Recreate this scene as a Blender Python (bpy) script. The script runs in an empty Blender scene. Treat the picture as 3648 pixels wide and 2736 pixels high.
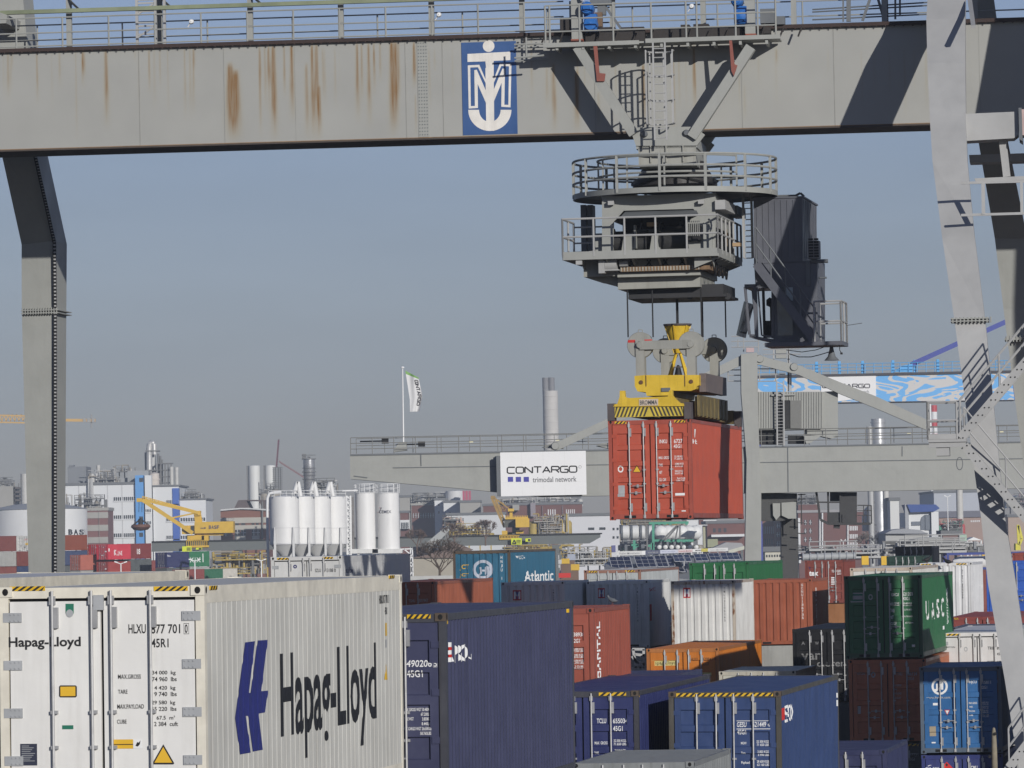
import bpy, bmesh, math, random
from mathutils import Vector, Matrix
random.seed(7)
sc = bpy.context.scene
COL = sc.collection
R = math.radians
# ------------------------------------------------------------------ camera
FPX, CU, CV = 18108.0, 1824.0, 1368.0      # focal length and centre in photo pixels
PITCH, ROLL, CAMZ = 0.0310, 0.0200, 12.5
cd = bpy.data.cameras.new('camera'); cam = bpy.data.objects.new('camera', cd); COL.objects.link(cam)
cd.sensor_fit = 'HORIZONTAL'; cd.sensor_width = 36.0; cd.lens = 36.0 * FPX / 3648.0
cd.clip_start = 1.0; cd.clip_end = 30000.0
CM = Matrix.Translation((0, 0, CAMZ)) @ Matrix.Rotation(math.pi / 2 + PITCH, 4, 'X') @ Matrix.Rotation(-ROLL, 4, 'Z')
cam.matrix_world = CM
sc.camera = cam
# ------------------------------------------------------------------ sky, sun, exposure
ELEV, AZ = R(16.5), R(26.6)
SUN = Vector((math.sin(AZ) * math.cos(ELEV), -math.cos(AZ) * math.cos(ELEV), math.sin(ELEV)))
w = bpy.data.worlds.new('World'); sc.world = w; w.use_nodes = True
nt = w.node_tree; bg = nt.nodes['Background']
sk = nt.nodes.new('ShaderNodeTexSky'); sk.sky_type = 'NISHITA'; sk.sun_disc = False
sk.sun_elevation = ELEV; sk.sun_rotation = math.atan2(SUN.x, SUN.y)
sk.air_density = 1.0; sk.dust_density = 0.15; sk.ozone_density = 2.5; sk.altitude = 100
hs = nt.nodes.new('ShaderNodeHueSaturation'); hs.inputs['Saturation'].default_value = 0.8
tn = nt.nodes.new('ShaderNodeMix'); tn.data_type = 'RGBA'; tn.blend_type = 'MULTIPLY'; tn.inputs[0].default_value = 1.0
tn.inputs[7].default_value = (0.98, 1.0, 1.22, 1)
nt.links.new(sk.outputs[0], hs.inputs['Color']); nt.links.new(hs.outputs[0], tn.inputs[6]); 
gx = nt.nodes.new('ShaderNodeTexCoord'); sx = nt.nodes.new('ShaderNodeSeparateXYZ'); nt.links.new(gx.outputs['Generated'], sx.inputs[0])
gm = nt.nodes.new('ShaderNodeMapRange'); gm.inputs[1].default_value = .005; gm.inputs[2].default_value = .105; nt.links.new(sx.outputs[2], gm.inputs[0])
gc_ = nt.nodes.new('ShaderNodeMix'); gc_.data_type = 'RGBA'; gc_.inputs[6].default_value = (.74, .735, .79, 1); gc_.inputs[7].default_value = (1, 1, 1.10, 1); nt.links.new(gm.outputs[0], gc_.inputs[0])
gp = nt.nodes.new('ShaderNodeMapping'); gp.inputs['Scale'].default_value = (9, 9, 42); nt.links.new(gx.outputs['Generated'], gp.inputs[0])
gn_ = nt.nodes.new('ShaderNodeTexNoise'); gn_.inputs['Scale'].default_value = 1.6; gn_.inputs['Detail'].default_value = 5; nt.links.new(gp.outputs[0], gn_.inputs['Vector'])
gr_ = nt.nodes.new('ShaderNodeMapRange'); gr_.inputs[1].default_value = .3; gr_.inputs[2].default_value = .75; gr_.inputs[3].default_value = .965; gr_.inputs[4].default_value = 1.06; nt.links.new(gn_.outputs[0], gr_.inputs[0])
t2_ = nt.nodes.new('ShaderNodeMix'); t2_.data_type = 'RGBA'; t2_.blend_type = 'MULTIPLY'; t2_.inputs[0].default_value = 1; nt.links.new(tn.outputs[2], t2_.inputs[6]); nt.links.new(gc_.outputs[2], t2_.inputs[7])
t3_ = nt.nodes.new('ShaderNodeMix'); t3_.data_type = 'RGBA'; t3_.blend_type = 'MULTIPLY'; t3_.inputs[0].default_value = 1; nt.links.new(t2_.outputs[2], t3_.inputs[6]); nt.links.new(gr_.outputs[0], t3_.inputs[7]); nt.links.new(t3_.outputs[2], bg.inputs[0])
bg.inputs[1].default_value = 0.05
sl = bpy.data.lights.new('sun', 'SUN'); sl.energy = 3.8; sl.angle = R(0.5); sl.color = (1.0, 0.965, 0.91)
so = bpy.data.objects.new('sun', sl); COL.objects.link(so)
so.rotation_euler = SUN.to_track_quat('Z', 'Y').to_euler(); so.location = (60, -60, 90)
sc.view_settings.view_transform = 'Standard'; sc.view_settings.look = 'None'
sc.view_settings.exposure = 0.0; sc.view_settings.gamma = 1.0
# ------------------------------------------------------------------ helpers
def ray(u, v):
    return (CM.to_3x3() @ Vector(((u - CU) / FPX, (CV - v) / FPX, -1.0)))
def at(u, v, d):
    r = ray(u, v); return Vector((0, 0, CAMZ)) + r * (d / r.y)
def Z(ox, oy, k): return lambda x, y: (ox + k * x, oy + k * y)
A1, A2, A3, A4 = [Z(a, b, .54973) for a, b in ((0, 0), (1216, 0), (2432, 0), (1900, 480))]
B1, B2, B3, B4, B5 = [Z(a, b, .36166) for a, b in ((0, 1500), (800, 1500), (1600, 1500), (2400, 1500), (2848, 1100))]
C1, C2, C4, C5 = [Z(a, b, .44366) for a, b in ((0, 2000), (700, 2000), (2000, 2000), (2668, 1900))]
C3 = Z(1400, 1900, .36166)
D1, D2, D3, D8 = [Z(a, b, .27125) for a, b in ((2100, 1120), (3048, 0), (3048, 400), (2550, 1150))]
D4 = Z(3248, 1300, .18083)
D5, D6, D7, E2 = [Z(a, b, .22604) for a, b in ((3148, 1700), (3148, 2050), (3148, 2361), (2000, 650))]
E1 = Z(1900, 0, .45208)
E3, E4, E5 = [Z(a, b, .27125) for a, b in ((2450, 650), (1350, 1250), (1450, 1720))]
E6 = Z(0, 1400, .18083); E7 = Z(2150, 1820, .24864); E8 = Z(640, 1900, .16275)
S = lambda x, y: (x, y)

class Fr:
    """a local frame: z up, y away, with pixel -> local plane lookup"""
    def __init__(s, o, rz=0.0, ry=0.0):
        s.m = Matrix.Translation(o) @ Matrix.Rotation(rz, 4, 'Z') @ Matrix.Rotation(ry, 4, 'Y')
        s.i = s.m.inverted()
    def _hit(s, p, ax, val):
        o = s.i @ Vector((0, 0, CAMZ)); d = s.i.to_3x3() @ ray(*p)
        return o + d * ((val - o[ax]) / d[ax])
    def f(s, p, y=0.0): return s._hit(p, 1, y)
    def sd(s, p, x=0.0): return s._hit(p, 0, x)

def tag(o, label=None, cat=None, group=None, kind=None):
    if label: o['label'] = label
    if cat: o['category'] = cat
    if group: o['group'] = group
    if kind: o['kind'] = kind
    return o
def thing(name, label, cat, m=None, group=None):
    o = bpy.data.objects.new(name, None); COL.objects.link(o); o.empty_display_size = .3
    if m is not None: o.matrix_world = m
    return tag(o, label, cat, group)

class MB:
    def __init__(s): s.v = []; s.f = []; s.mi = []; s.sm = []
    def add(s, vs, fs, mi=0, smooth=False):
        b = len(s.v); s.v += [tuple(p) for p in vs]
        for f in fs: s.f.append([b + i for i in f]); s.mi.append(mi); s.sm.append(smooth)
        return s
    def box(s, x0, x1, y0, y1, z0, z1, mi=0):
        x0, x1 = min(x0, x1), max(x0, x1); y0, y1 = min(y0, y1), max(y0, y1); z0, z1 = min(z0, z1), max(z0, z1)
        return s.add([(x0, y0, z0), (x1, y0, z0), (x1, y1, z0), (x0, y1, z0), (x0, y0, z1), (x1, y0, z1), (x1, y1, z1), (x0, y1, z1)],
              [(0, 3, 2, 1), (4, 5, 6, 7), (0, 1, 5, 4), (1, 2, 6, 5), (2, 3, 7, 6), (3, 0, 4, 7)], mi)
    def bar(s, p, q, w=.1, h=None, up=(0, 0, 1), mi=0):
        p, q = Vector(p), Vector(q); h = h or w; d = (q - p)
        if d.length < 1e-6: return s
        d.normalize(); u = Vector(up)
        if abs(d.dot(u)) > .98: u = Vector((0, 1, 0))
        a = d.cross(u).normalized(); b = a.cross(d).normalized()
        a *= w / 2; b *= h / 2
        return s.add([p - a - b, p + a - b, p + a + b, p - a + b, q - a - b, q + a - b, q + a + b, q - a + b],
              [(0, 1, 2, 3), (7, 6, 5, 4), (0, 4, 5, 1), (1, 5, 6, 2), (2, 6, 7, 3), (3, 7, 4, 0)], mi)
    def tube(s, p, q, r, n=6, r2=None, mi=0, cap=True):
        p, q = Vector(p), Vector(q); r2 = r if r2 is None else r2; d = (q - p)
        if d.length < 1e-6: return s
        d.normalize(); u = Vector((0, 0, 1)) if abs(d.z) < .95 else Vector((0, 1, 0))
        a = d.cross(u).normalized(); b = a.cross(d)
        vs = []
        for c, rr in ((p, r), (q, r2)):
            for i in range(n):
                t = 2 * math.pi * i / n; vs.append(c + a * (rr * math.cos(t)) + b * (rr * math.sin(t)))
        s.add(vs, [(i, n + i, n + (i + 1) % n, (i + 1) % n) for i in range(n)], mi, n > 7)
        if cap: s.add(vs, [tuple(range(n)), tuple(range(2 * n - 1, n - 1, -1))], mi)
        return s
    def path(s, pts, r, n=6, mi=0):
        for a, b in zip(pts, pts[1:]): s.tube(a, b, r, n, mi=mi)
        return s
    def prism(s, pts, y0, y1, mi=0):
        """pts: list of (x,z) outline, extruded along y"""
        n = len(pts)
        vs = [(p[0], y0, p[1]) for p in pts] + [(p[0], y1, p[1]) for p in pts]
        return s.add(vs, [tuple(range(n)), tuple(range(2 * n - 1, n - 1, -1))] + [(i, n + i, n + (i + 1) % n, (i + 1) % n) for i in range(n)], mi)
    def lathe(s, prof, c=(0, 0, 0), n=24, ax='z', mi=0, a0=0, a1=2 * math.pi):
        vs = []; full = abs(a1 - a0 - 2 * math.pi) < 1e-6; m = n if full else n + 1
        for r, h in prof:
            for i in range(m):
                t = a0 + (a1 - a0) * i / n; x, y = r * math.cos(t), r * math.sin(t)
                vs.append((c[0] + x, c[1] + y, c[2] + h) if ax == 'z' else (c[0] + x, c[1] + h, c[2] + y) if ax == 'y' else (c[0] + h, c[1] + x, c[2] + y))
        fs = []
        for k in range(len(prof) - 1):
            for i in range(n):
                j = (i + 1) % m; fs.append((k * m + i, k * m + j, (k + 1) * m + j, (k + 1) * m + i))
        return s.add(vs, fs, mi, True)
    def build(s, name, mat, parent=None, fix=True):
        me = bpy.data.meshes.new(name); me.from_pydata(s.v, [], s.f)
        mats = mat if isinstance(mat, (list, tuple)) else [mat]
        for m in mats: me.materials.append(m)
        me.polygons.foreach_set('material_index', s.mi); me.polygons.foreach_set('use_smooth', s.sm)
        if fix:
            bm = bmesh.new(); bm.from_mesh(me)
            bm.normal_update(); ng = [f for f in bm.faces if len(f.verts) > 4]
            if ng: bmesh.ops.triangulate(bm, faces=ng)
            bmesh.ops.recalc_face_normals(bm, faces=bm.faces)
            bm.to_mesh(me); bm.free()
        if any(s.sm): me.set_sharp_from_angle(angle=R(38))
        me.update()
        return link(name, me, parent)
def link(name, me, parent=None):
    o = bpy.data.objects.new(name, me); COL.objects.link(o)
    if parent: o.parent = parent
    return o
# ------------------------------------------------------------------ materials
_M = {}
def paint(rgb, rough=.55, var=.12, scale=1.2, streak=.0, rust=.0, metal=0.0, spec=.4):
    key = (rgb, rough, var, scale, streak, rust, metal)
    if key in _M: return _M[key]
    m = bpy.data.materials.new('paint_%d' % len(_M)); m.use_nodes = True; _M[key] = m
    n, l = m.node_tree.nodes, m.node_tree.links; b = n['Principled BSDF']
    b.inputs['Roughness'].default_value = rough; b.inputs['Metallic'].default_value = metal
    b.inputs['Specular IOR Level'].default_value = spec
    c = (*rgb, 1)
    tc = n.new('ShaderNodeTexCoord')
    oi = n.new('ShaderNodeObjectInfo')
    vec = n.new('ShaderNodeVectorMath'); vec.operation = 'ADD'
    l.new(tc.outputs['Object'], vec.inputs[0])
    mul = n.new('ShaderNodeVectorMath'); mul.operation = 'SCALE'; mul.inputs[0].default_value = (31.7, 17.3, 23.1)
    l.new(oi.outputs['Random'], mul.inputs['Scale']); l.new(mul.outputs[0], vec.inputs[1])
    nz = n.new('ShaderNodeTexNoise'); nz.inputs['Scale'].default_value = scale; nz.inputs['Detail'].default_value = 4
    nz.inputs['Roughness'].default_value = .65
    l.new(vec.outputs[0], nz.inputs['Vector'])
    mr = n.new('ShaderNodeMapRange'); mr.inputs[1].default_value = .25; mr.inputs[2].default_value = .75
    mr.inputs[3].default_value = 1 - var; mr.inputs[4].default_value = 1 + var * .6
    l.new(nz.outputs[0], mr.inputs[0])
    mx = n.new('ShaderNodeMix'); mx.data_type = 'RGBA'; mx.blend_type = 'MULTIPLY'; mx.inputs[0].default_value = 1
    mx.inputs[6].default_value = c; l.new(mr.outputs[0], mx.inputs[7])
    out = mx.outputs[2]
    if streak or rust:
        mp = n.new('ShaderNodeMapping'); mp.inputs['Scale'].default_value = (7, 7, .35); l.new(vec.outputs[0], mp.inputs[0])
        n2 = n.new('ShaderNodeTexNoise'); n2.inputs['Scale'].default_value = 1; n2.inputs['Detail'].default_value = 5
        n2.inputs['Roughness'].default_value = .6; l.new(mp.outputs[0], n2.inputs['Vector'])
    if streak:
        r2 = n.new('ShaderNodeMapRange'); r2.inputs[1].default_value = .5; r2.inputs[2].default_value = .8
        r2.inputs[3].default_value = 0; r2.inputs[4].default_value = streak; l.new(n2.outputs[0], r2.inputs[0])
        m2 = n.new('ShaderNodeMix'); m2.data_type = 'RGBA'; l.new(r2.outputs[0], m2.inputs[0]); l.new(out, m2.inputs[6])
        m2.inputs[7].default_value = (rgb[0] * .45, rgb[1] * .42, rgb[2] * .38, 1); out = m2.outputs[2]
    if rust:
        n3 = n.new('ShaderNodeTexNoise'); n3.inputs['Scale'].default_value = 2.3; n3.inputs['Detail'].default_value = 7
        n3.inputs['Roughness'].default_value = .7; l.new(vec.outputs[0], n3.inputs['Vector'])
        ad = n.new('ShaderNodeMath'); ad.operation = 'MULTIPLY'; l.new(n2.outputs[0], ad.inputs[0]); l.new(n3.outputs[0], ad.inputs[1])
        r3 = n.new('ShaderNodeMapRange'); lo = .46 - .22 * rust; r3.inputs[1].default_value = lo; r3.inputs[2].default_value = lo + .07
        l.new(ad.outputs[0], r3.inputs[0])
        m3 = n.new('ShaderNodeMix'); m3.data_type = 'RGBA'; l.new(r3.outputs[0], m3.inputs[0]); l.new(out, m3.inputs[6])
        m3.inputs[7].default_value = (.17, .065, .022, 1); out = m3.outputs[2]
    l.new(out, b.inputs['Base Color'])
    nb = n.new('ShaderNodeTexNoise'); nb.inputs['Scale'].default_value = 2.2; nb.inputs['Detail'].default_value = 3; l.new(vec.outputs[0], nb.inputs['Vector'])
    bp = n.new('ShaderNodeBump'); bp.inputs['Strength'].default_value = .35; bp.inputs['Distance'].default_value = .03; l.new(nb.outputs[0], bp.inputs['Height']); l.new(bp.outputs[0], b.inputs['Normal'])
    rr = n.new('ShaderNodeMapRange'); rr.inputs[1].default_value = .3; rr.inputs[2].default_value = .7; rr.inputs[3].default_value = max(.05, rough - .1); rr.inputs[4].default_value = min(1, rough + .15); l.new(nz.outputs[0], rr.inputs[0]); l.new(rr.outputs[0], b.inputs['Roughness'])
    return m
def glass(rgb=(.03, .04, .05)):
    return paint(rgb, .08, .05, spec=.8)
GREY = paint((.30, .305, .285), .5, .10, .6, .12)
GREYL = paint((.36, .36, .355), .5, .12, .8)
GREYD = paint((.13, .14, .15), .5, .12, .8)
CABM = paint((.11, .115, .135), .45, .12, .8, .1)
DARK = paint((.012, .012, .013), .6, .2)
BLACK = paint((.006, .006, .006), .7, .1)
STEEL = paint((.38, .38, .38), .4, .1, 3, metal=.3)
GALV = paint((.36, .37, .38), .45, .12, 4)
YEL = paint((.62, .42, .035), .45, .15, 2.0, .45, .25)
YELC = paint((.60, .38, .04), .5, .1, 1)
HZY = paint((.68, .42, .02), .5, .1, 3)
BROWN = paint((.045, .028, .024), .75, .3, 2)
RUSTR = paint((.20, .055, .035), .7, .25, 2)
WHITE = paint((.74, .73, .70), .5, .06, .8)
WHT = paint((.75, .75, .74), .6, .05, 2)
BLK = paint((.018, .018, .02), .6, .1)
NAVY = paint((.025, .03, .13), .5, .1)
BRICK = paint((.16, .075, .062), .8, .2, .08)
BRICK2 = paint((.22, .10, .07), .8, .2, .08)
CONC = paint((.34, .33, .30), .8, .15, .1)
ROOFG = paint((.16, .165, .17), .8, .15, .1)
BWHITE = paint((.66, .67, .67), .6, .05, .05)
WIN = glass((.05, .055, .06))
RED = paint((.50, .03, .025), .5, .1)
GRN = paint((.02, .16, .10), .5, .1)
YLAB = paint((.70, .42, .03), .5, .05)
# ------------------------------------------------------------------ lettering
_T = {}
def text_geo(s, bold=.012):
    key = (s, bold)
    if key in _T: return _T[key]
    cu = bpy.data.curves.new('t', 'FONT'); cu.body = s; cu.resolution_u = 3; cu.fill_mode = 'BOTH'; cu.offset = bold
    ob = bpy.data.objects.new('t', cu)
    me = bpy.data.meshes.new_from_object(ob)
    vs = [(v.co.x, v.co.y) for v in me.vertices]; fs = [tuple(p.vertices) for p in me.polygons]
    bpy.data.objects.remove(ob); bpy.data.curves.remove(cu); bpy.data.meshes.remove(me)
    xs = [v[0] for v in vs] or [0]; ys = [v[1] for v in vs] or [0]
    x0, x1, y0, y1 = min(xs), max(xs), min(ys), max(ys)
    vs = [((a - x0) / max(x1 - x0, 1e-6), (b - y0) / max(y1 - y0, 1e-6)) for a, b in vs]
    _T[key] = (vs, fs); return _T[key]
def ring_geo(n=28, ri=.72):
    vs = []; 
    for i in range(n):
        t = 2 * math.pi * i / n; c, q = math.cos(t), math.sin(t)
        vs += [(.5 + .5 * c, .5 + .5 * q), (.5 + .5 * ri * c, .5 + .5 * ri * q)]
    return vs, [(2 * i, 2 * ((i + 1) % n), 2 * ((i + 1) % n) + 1, 2 * i + 1) for i in range(n)]
def disc_geo(n=20):
    return [(.5 + .5 * math.cos(2 * math.pi * i / n), .5 + .5 * math.sin(2 * math.pi * i / n)) for i in range(n)], [tuple(range(n))]
def rot90(g, up=True):
    vs, fs = g
    return ([(1 - b, a) for a, b in vs] if up else [(b, 1 - a) for a, b in vs]), fs
def stacked(s):
    """letters one under the other, upright"""
    vs, fs = [], []; n = len(s)
    for i, ch in enumerate(s):
        if ch == ' ': continue
        g = text_geo(ch); b = len(vs); top = 1 - i / n
        vs += [(x if ch not in 'I1' else .38 + .24 * x, top - (1 - y) * .72 / n) for x, y in g[0]]; fs += [tuple(b + k for k in f) for f in g[1]]
    return vs, fs
# ------------------------------------------------------------------ containers
PSI = R(9.46)
HW = 1.219
def corr(a, b, per, dep, fo=.26, fs=.24, margin=0.0):
    pts = [(a, 0.0)]; n = max(1, round((b - a - 2 * margin) / per)); p = (b - a - 2 * margin) / n; x = a + margin
    for i in range(n):
        pts += [(x + p * fo * .5, 0), (x + p * (fo * .5 + fs), dep), (x + p * (1 - fo * .5 - fs), dep), (x + p * (1 - fo * .5), 0)]; x += p
    pts.append((b, 0.0)); return pts
def ribs(a, b, per, wd=.028, h=-.005):
    pts = [(a, 0.0)]; x = a + per
    while x < b - per * .5:
        pts += [(x - wd, 0), (x - wd * .5, h), (x + wd * .5, h), (x + wd, 0)]; x += per
    pts.append((b, 0.0)); return pts
def interp(pts, x):
    if x <= pts[0][0]: return pts[0][1]
    for (a, da), (b, db) in zip(pts, pts[1:]):
        if x <= b: return da + (db - da) * ((x - a) / (b - a) if b > a else 0)
    return pts[-1][1]
class Face:
    """maps 2d (s,t) on a container face to local 3d and keeps its relief"""
    def __init__(s, kind, plane, prof, axis): s.kind, s.plane, s.prof, s.axis = kind, plane, prof, axis
    def p3(s, a, t, lift=.004):
        d = interp(s.prof, a if s.axis == 0 else t) - lift
        return (a, s.plane + d, t) if s.kind == 'f' else (s.plane - d, a, t)
def decal(face, geo, s0, t0, s1, t1, lift=.004):
    """geo in the unit square -> bmesh on face between (s0,t0) lower-left and (s1,t1) upper-right"""
    bm = bmesh.new()
    vs = [bm.verts.new((s0 + (s1 - s0) * x, 0, t0 + (t1 - t0) * y)) for x, y in geo[0]]
    for f in geo[1]:
        try: bm.faces.new([vs[i] for i in f])
        except ValueError: pass
    bm.normal_update()
    ng = [f for f in bm.faces if len(f.verts) > 4]
    if ng: bmesh.ops.triangulate(bm, faces=ng)
    lo, hi = (min(s0, s1), max(s0, s1)) if face.axis == 0 else (min(t0, t1), max(t0, t1))
    for b, _ in face.prof:
        if lo < b < hi:
            no = (1, 0, 0) if face.axis == 0 else (0, 0, 1); co = (b, 0, 0) if face.axis == 0 else (0, 0, b)
            bmesh.ops.bisect_plane(bm, geom=bm.verts[:] + bm.edges[:] + bm.faces[:], plane_co=co, plane_no=no)
    bm.verts.index_update()
    v3 = [face.p3(v.co.x, v.co.z, lift) for v in bm.verts]; f3 = [[v.index for v in f.verts] for f in bm.faces]
    bm.free(); return v3, f3
def stripes_geo(n, lean=.6):
    vs, fs = [], []
    for i in range(n):
        a = (i + .1) / n; wd = .5 / n; sh = lean / n; b = len(vs)
        q = [(a, 0), (a + wd, 0), (min(1, a + wd + sh), 1), (min(1, a + sh), 1)]; vs += q; fs.append((b, b + 1, b + 2, b + 3))
    return vs, fs
SQ = ([(0, 0), (1, 0), (1, 1), (0, 1)], [(0, 1, 2, 3)])
def poly_geo(pts):
    """pts in any 2d units (y down) -> unit geo plus bounds"""
    xs = [p[0] for p in pts]; ys = [p[1] for p in pts]
    x0, x1, y0, y1 = min(xs), max(xs), min(ys), max(ys)
    return ([((x - x0) / (x1 - x0), (y1 - y) / (y1 - y0)) for x, y in pts], [tuple(range(len(pts)))]), x0, y0, x1, y1

class Box: pass
CAST = {}
def cast_mesh(mb, x0, x1, y0, y1, z0, z1, mi=0, mh=1, sx=1, front=True):
    mb.box(x0, x1, y0, y1, z0, z1, mi)
    cx, cy, cz = (x0 + x1) / 2, (y0 + y1) / 2, (z0 + z1) / 2
    n = 10
    yy = y0 - .003 if front else y1 + .003
    mb.add([(cx + .036 * math.cos(2 * math.pi * i / n), yy, cz + .042 * math.sin(2 * math.pi * i / n)) for i in range(n)], [tuple(range(n))], mh)
    xx = x1 + .003 if sx > 0 else x0 - .003
    mb.add([(xx, cy + .036 * math.cos(2 * math.pi * i / n), cz + .042 * math.sin(2 * math.pi * i / n)) for i in range(n)], [tuple(range(n))], mh)
ALLBOX = []
def container(label, corner, d, col, L=12.192, H=2.591, which='R', kind='door', roll=0.0, lod=1, group=None, side=None, post=None,
              yaw=None, m=None, name='shipping_container', gasket=True, bars=4, hz=None, rusty=.0, relief=None):
    b = Box(); yaw = PSI if yaw is None else yaw
    rot = Matrix.Rotation(-yaw, 4, 'Z') @ Matrix.Rotation(R(roll), 4, 'Y')
    if m is None:
        P = at(corner[0], corner[1], d)
        o = P - rot @ Vector((HW if which == 'R' else -HW, 0, H))
        m = Matrix.Translation(o) @ rot
    b.root = thing(name, label, 'shipping container', m, group or 'shipping containers stacked in the yard'); b.m = m; b.i = m.inverted(); b.L, b.H = L, H
    b.fr = Fr.__new__(Fr); b.fr.m = m; b.fr.i = b.i
    side = side or col; post = post or col
    ree = kind == 'reefer'
    zb, zt = (.30, H - .21) if ree else (.17, H - .11)
    # frame
    f = MB()
    for sx in (-1, 1):
        for y0, y1 in ((0.012, .13), (L - .13, L - .012)):
            f.box(sx * (HW - .11), sx * (HW - .004), y0, y1, .118, H - .118)
        f.box(sx * (HW - .09), sx * (HW - .008), .13, L - .13, .03, zb); f.box(sx * (HW - .07), sx * (HW - .008), .13, L - .13, zt, H - .012)
    f.box(-HW + .11, HW - .11, .02, .12, .03, .17); f.box(-HW + .11, HW - .11, .02, .12, H - .135, H - .012)
    f.box(-HW + .11, HW - .11, L - .12, L - .02, .03, .17); f.box(-HW + .11, HW - .11, L - .12, L - .02, H - .12, H - .012)
    f.box(-HW + .1, HW - .1, .14, L - .14, .10, .16)
    for sx in (-1, 1):       # fork pockets read as dark slots
        f.box(sx * .62 - .17, sx * .62 + .17, .014, .02, .05, .13, 1)
    cpos = [(sx, fy, tz) for sx in (-1, 1) for fy in (0, 1) for tz in (0, 1)]
    for sx, fy, tz in cpos:
        x0, x1 = sorted((sx * HW, sx * (HW - .162))); y0, y1 = (0, .178) if not fy else (L - .178, L); z0, z1 = (0, .118) if not tz else (H - .118, H)
        if lod == 0 and not fy:
            k = MB(); cast_mesh(k, x0, x1, y0, y1, z0, z1, 0, 1, sx, True); k.build('corner_casting', [paint((.10, .075, .055), .8, .4, 5) if rusty > .2 else post, BLACK], b.root)
        else: cast_mesh(f, x0, x1, y0, y1, z0, z1, 2, 1, sx, not fy)
    f.build('frame', [post, BLACK, post], b.root)
    # side walls
    sp = ribs(.13, L - .13, .27) if ree else corr(.13, L - .13, .278, .036, margin=.06)
    b.side = Face('s', HW - .012, sp, 0)
    for sx in (-1, 1):
        mb = MB(); vs = []
        for y, dd in sp: vs += [(sx * (HW - .012 - dd), y, zb), (sx * (HW - .012 - dd), y, zt)]
        mb.add(vs, [(2 * i, 2 * i + 2, 2 * i + 3, 2 * i + 1) for i in range(len(sp) - 1)]); mb.build('side_wall', side, b.root)
    # roof
    rp = [(.1, 0), (L - .1, 0)] if ree else corr(.1, L - .1, .21, .018)
    mb = MB(); vs = []
    for y, dd in rp: vs += [(-HW + .06, y, H - .016 - dd), (HW - .06, y, H - .016 - dd)]
    mb.add(vs, [(2 * i, 2 * i + 1, 2 * i + 3, 2 * i + 2) for i in range(len(rp) - 1)]); mb.build('roof', side, b.root)
    # far end wall
    mb = MB(); mb.box(-HW + .1, HW - .1, L - .08, L - .05, .16, H - .11); mb.build('end_wall', side, b.root)
    if kind == 'blind':
        ep = corr(-HW + .11, HW - .11, .262, .045, .52, .12, .03)
        b.front = Face('f', .028, ep, 0)
        mb = MB(); vs = []
        for x, dd in ep: vs += [(x, .028 + dd, .16), (x, .028 + dd, H - .13)]
        mb.add(vs, [(2 * i, 2 * i + 2, 2 * i + 3, 2 * i + 1) for i in range(len(ep) - 1)]); mb.build('end_wall', col, b.root)
    else:
        z0, z1 = .165, H - .14
        if ree: pr = [(z0, 0), (z1, 0)]
        else:
            pr = [(z0, 0), (z0 + .12, 0)]; n = relief or (4 if H < 2.7 else 5); p = (z1 - z0 - .24) / n; x = z0 + .12
            for i in range(n):
                pr += [(x + .02, .04), (x + p * .72 - .02, .04), (x + p * .72, 0), (x + p, 0)]; x += p
            pr.append((z1, 0))
        yp = .035 if not ree else .022
        b.front = Face('f', yp, pr, 1)
        ds = MB(); ds.box(-HW + .1, HW - .1, .10, .12, .16, H - .13); ds.build('door_seal', DARK if gasket else post, b.root)
        for sx in (-1, 1):
            xa, xb = (.018, HW - .128) if sx > 0 else (-HW + .128, -.018)
            mb = MB()
            if ree: mb.box(xa, xb, yp, yp + .07, z0 + .03, z1 - .03)
            else:
                c = .13; vs = []
                vs = [(xa, yp, z0), (xa + c, yp, z0), (xa + c, yp, z1), (xa, yp, z1), (xb - c, yp, z0), (xb, yp, z0), (xb, yp, z1), (xb - c, yp, z1)]
                mb.add(vs, [(0, 1, 2, 3), (4, 5, 6, 7)])
                mb.box(xa, xb, yp + .001, yp + .06, z0, z0 + .02); mb.box(xa, xb, yp + .001, yp + .06, z1 - .02, z1); mb.box(xa, xa + .02, yp + .001, yp + .06, z0, z1); mb.box(xb - .02, xb, yp + .001, yp + .06, z0, z1)
                vs = []
                for z, dd in pr: vs += [(xa + c, yp + dd, z), (xb - c, yp + dd, z)]
                mb.add(vs, [(2 * i, 2 * i + 1, 2 * i + 3, 2 * i + 2) for i in range(len(pr) - 1)])
                for (z, dd), (zz, d2) in zip(pr, pr[1:]):   # cheeks of the recesses
                    for xx in (xa + c, xb - c): mb.add([(xx, yp, z), (xx, yp, zz), (xx, yp + d2, zz), (xx, yp + dd, z)], [(0, 1, 2, 3)])
            door = mb.build('door', col, b.root, fix=True)
            for k, bx in enumerate((.115, .58) if ree else (.19, .61)):
                x = sx * bx; k = MB(); y = yp - .035; r = .021 if lod else .018
                k.tube((x, y, .06), (x, y, H - .05), r, 8)
                for zz in (.09, H - .16): k.box(x - .035, x + .035, y - .01, yp + .0, zz - .05, zz + .05)
                for zz in (H * .5, H * .36, H * .12): k.box(x - .03, x + .055, y - .012, yp, zz - .02, zz + .02)
                for zz in (.36, H - .36): k.box(x + .012, x + .07, y - .015, yp, zz - .12, zz + .12)
                bar = k.build('locking_bar', STEEL, door)
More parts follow.
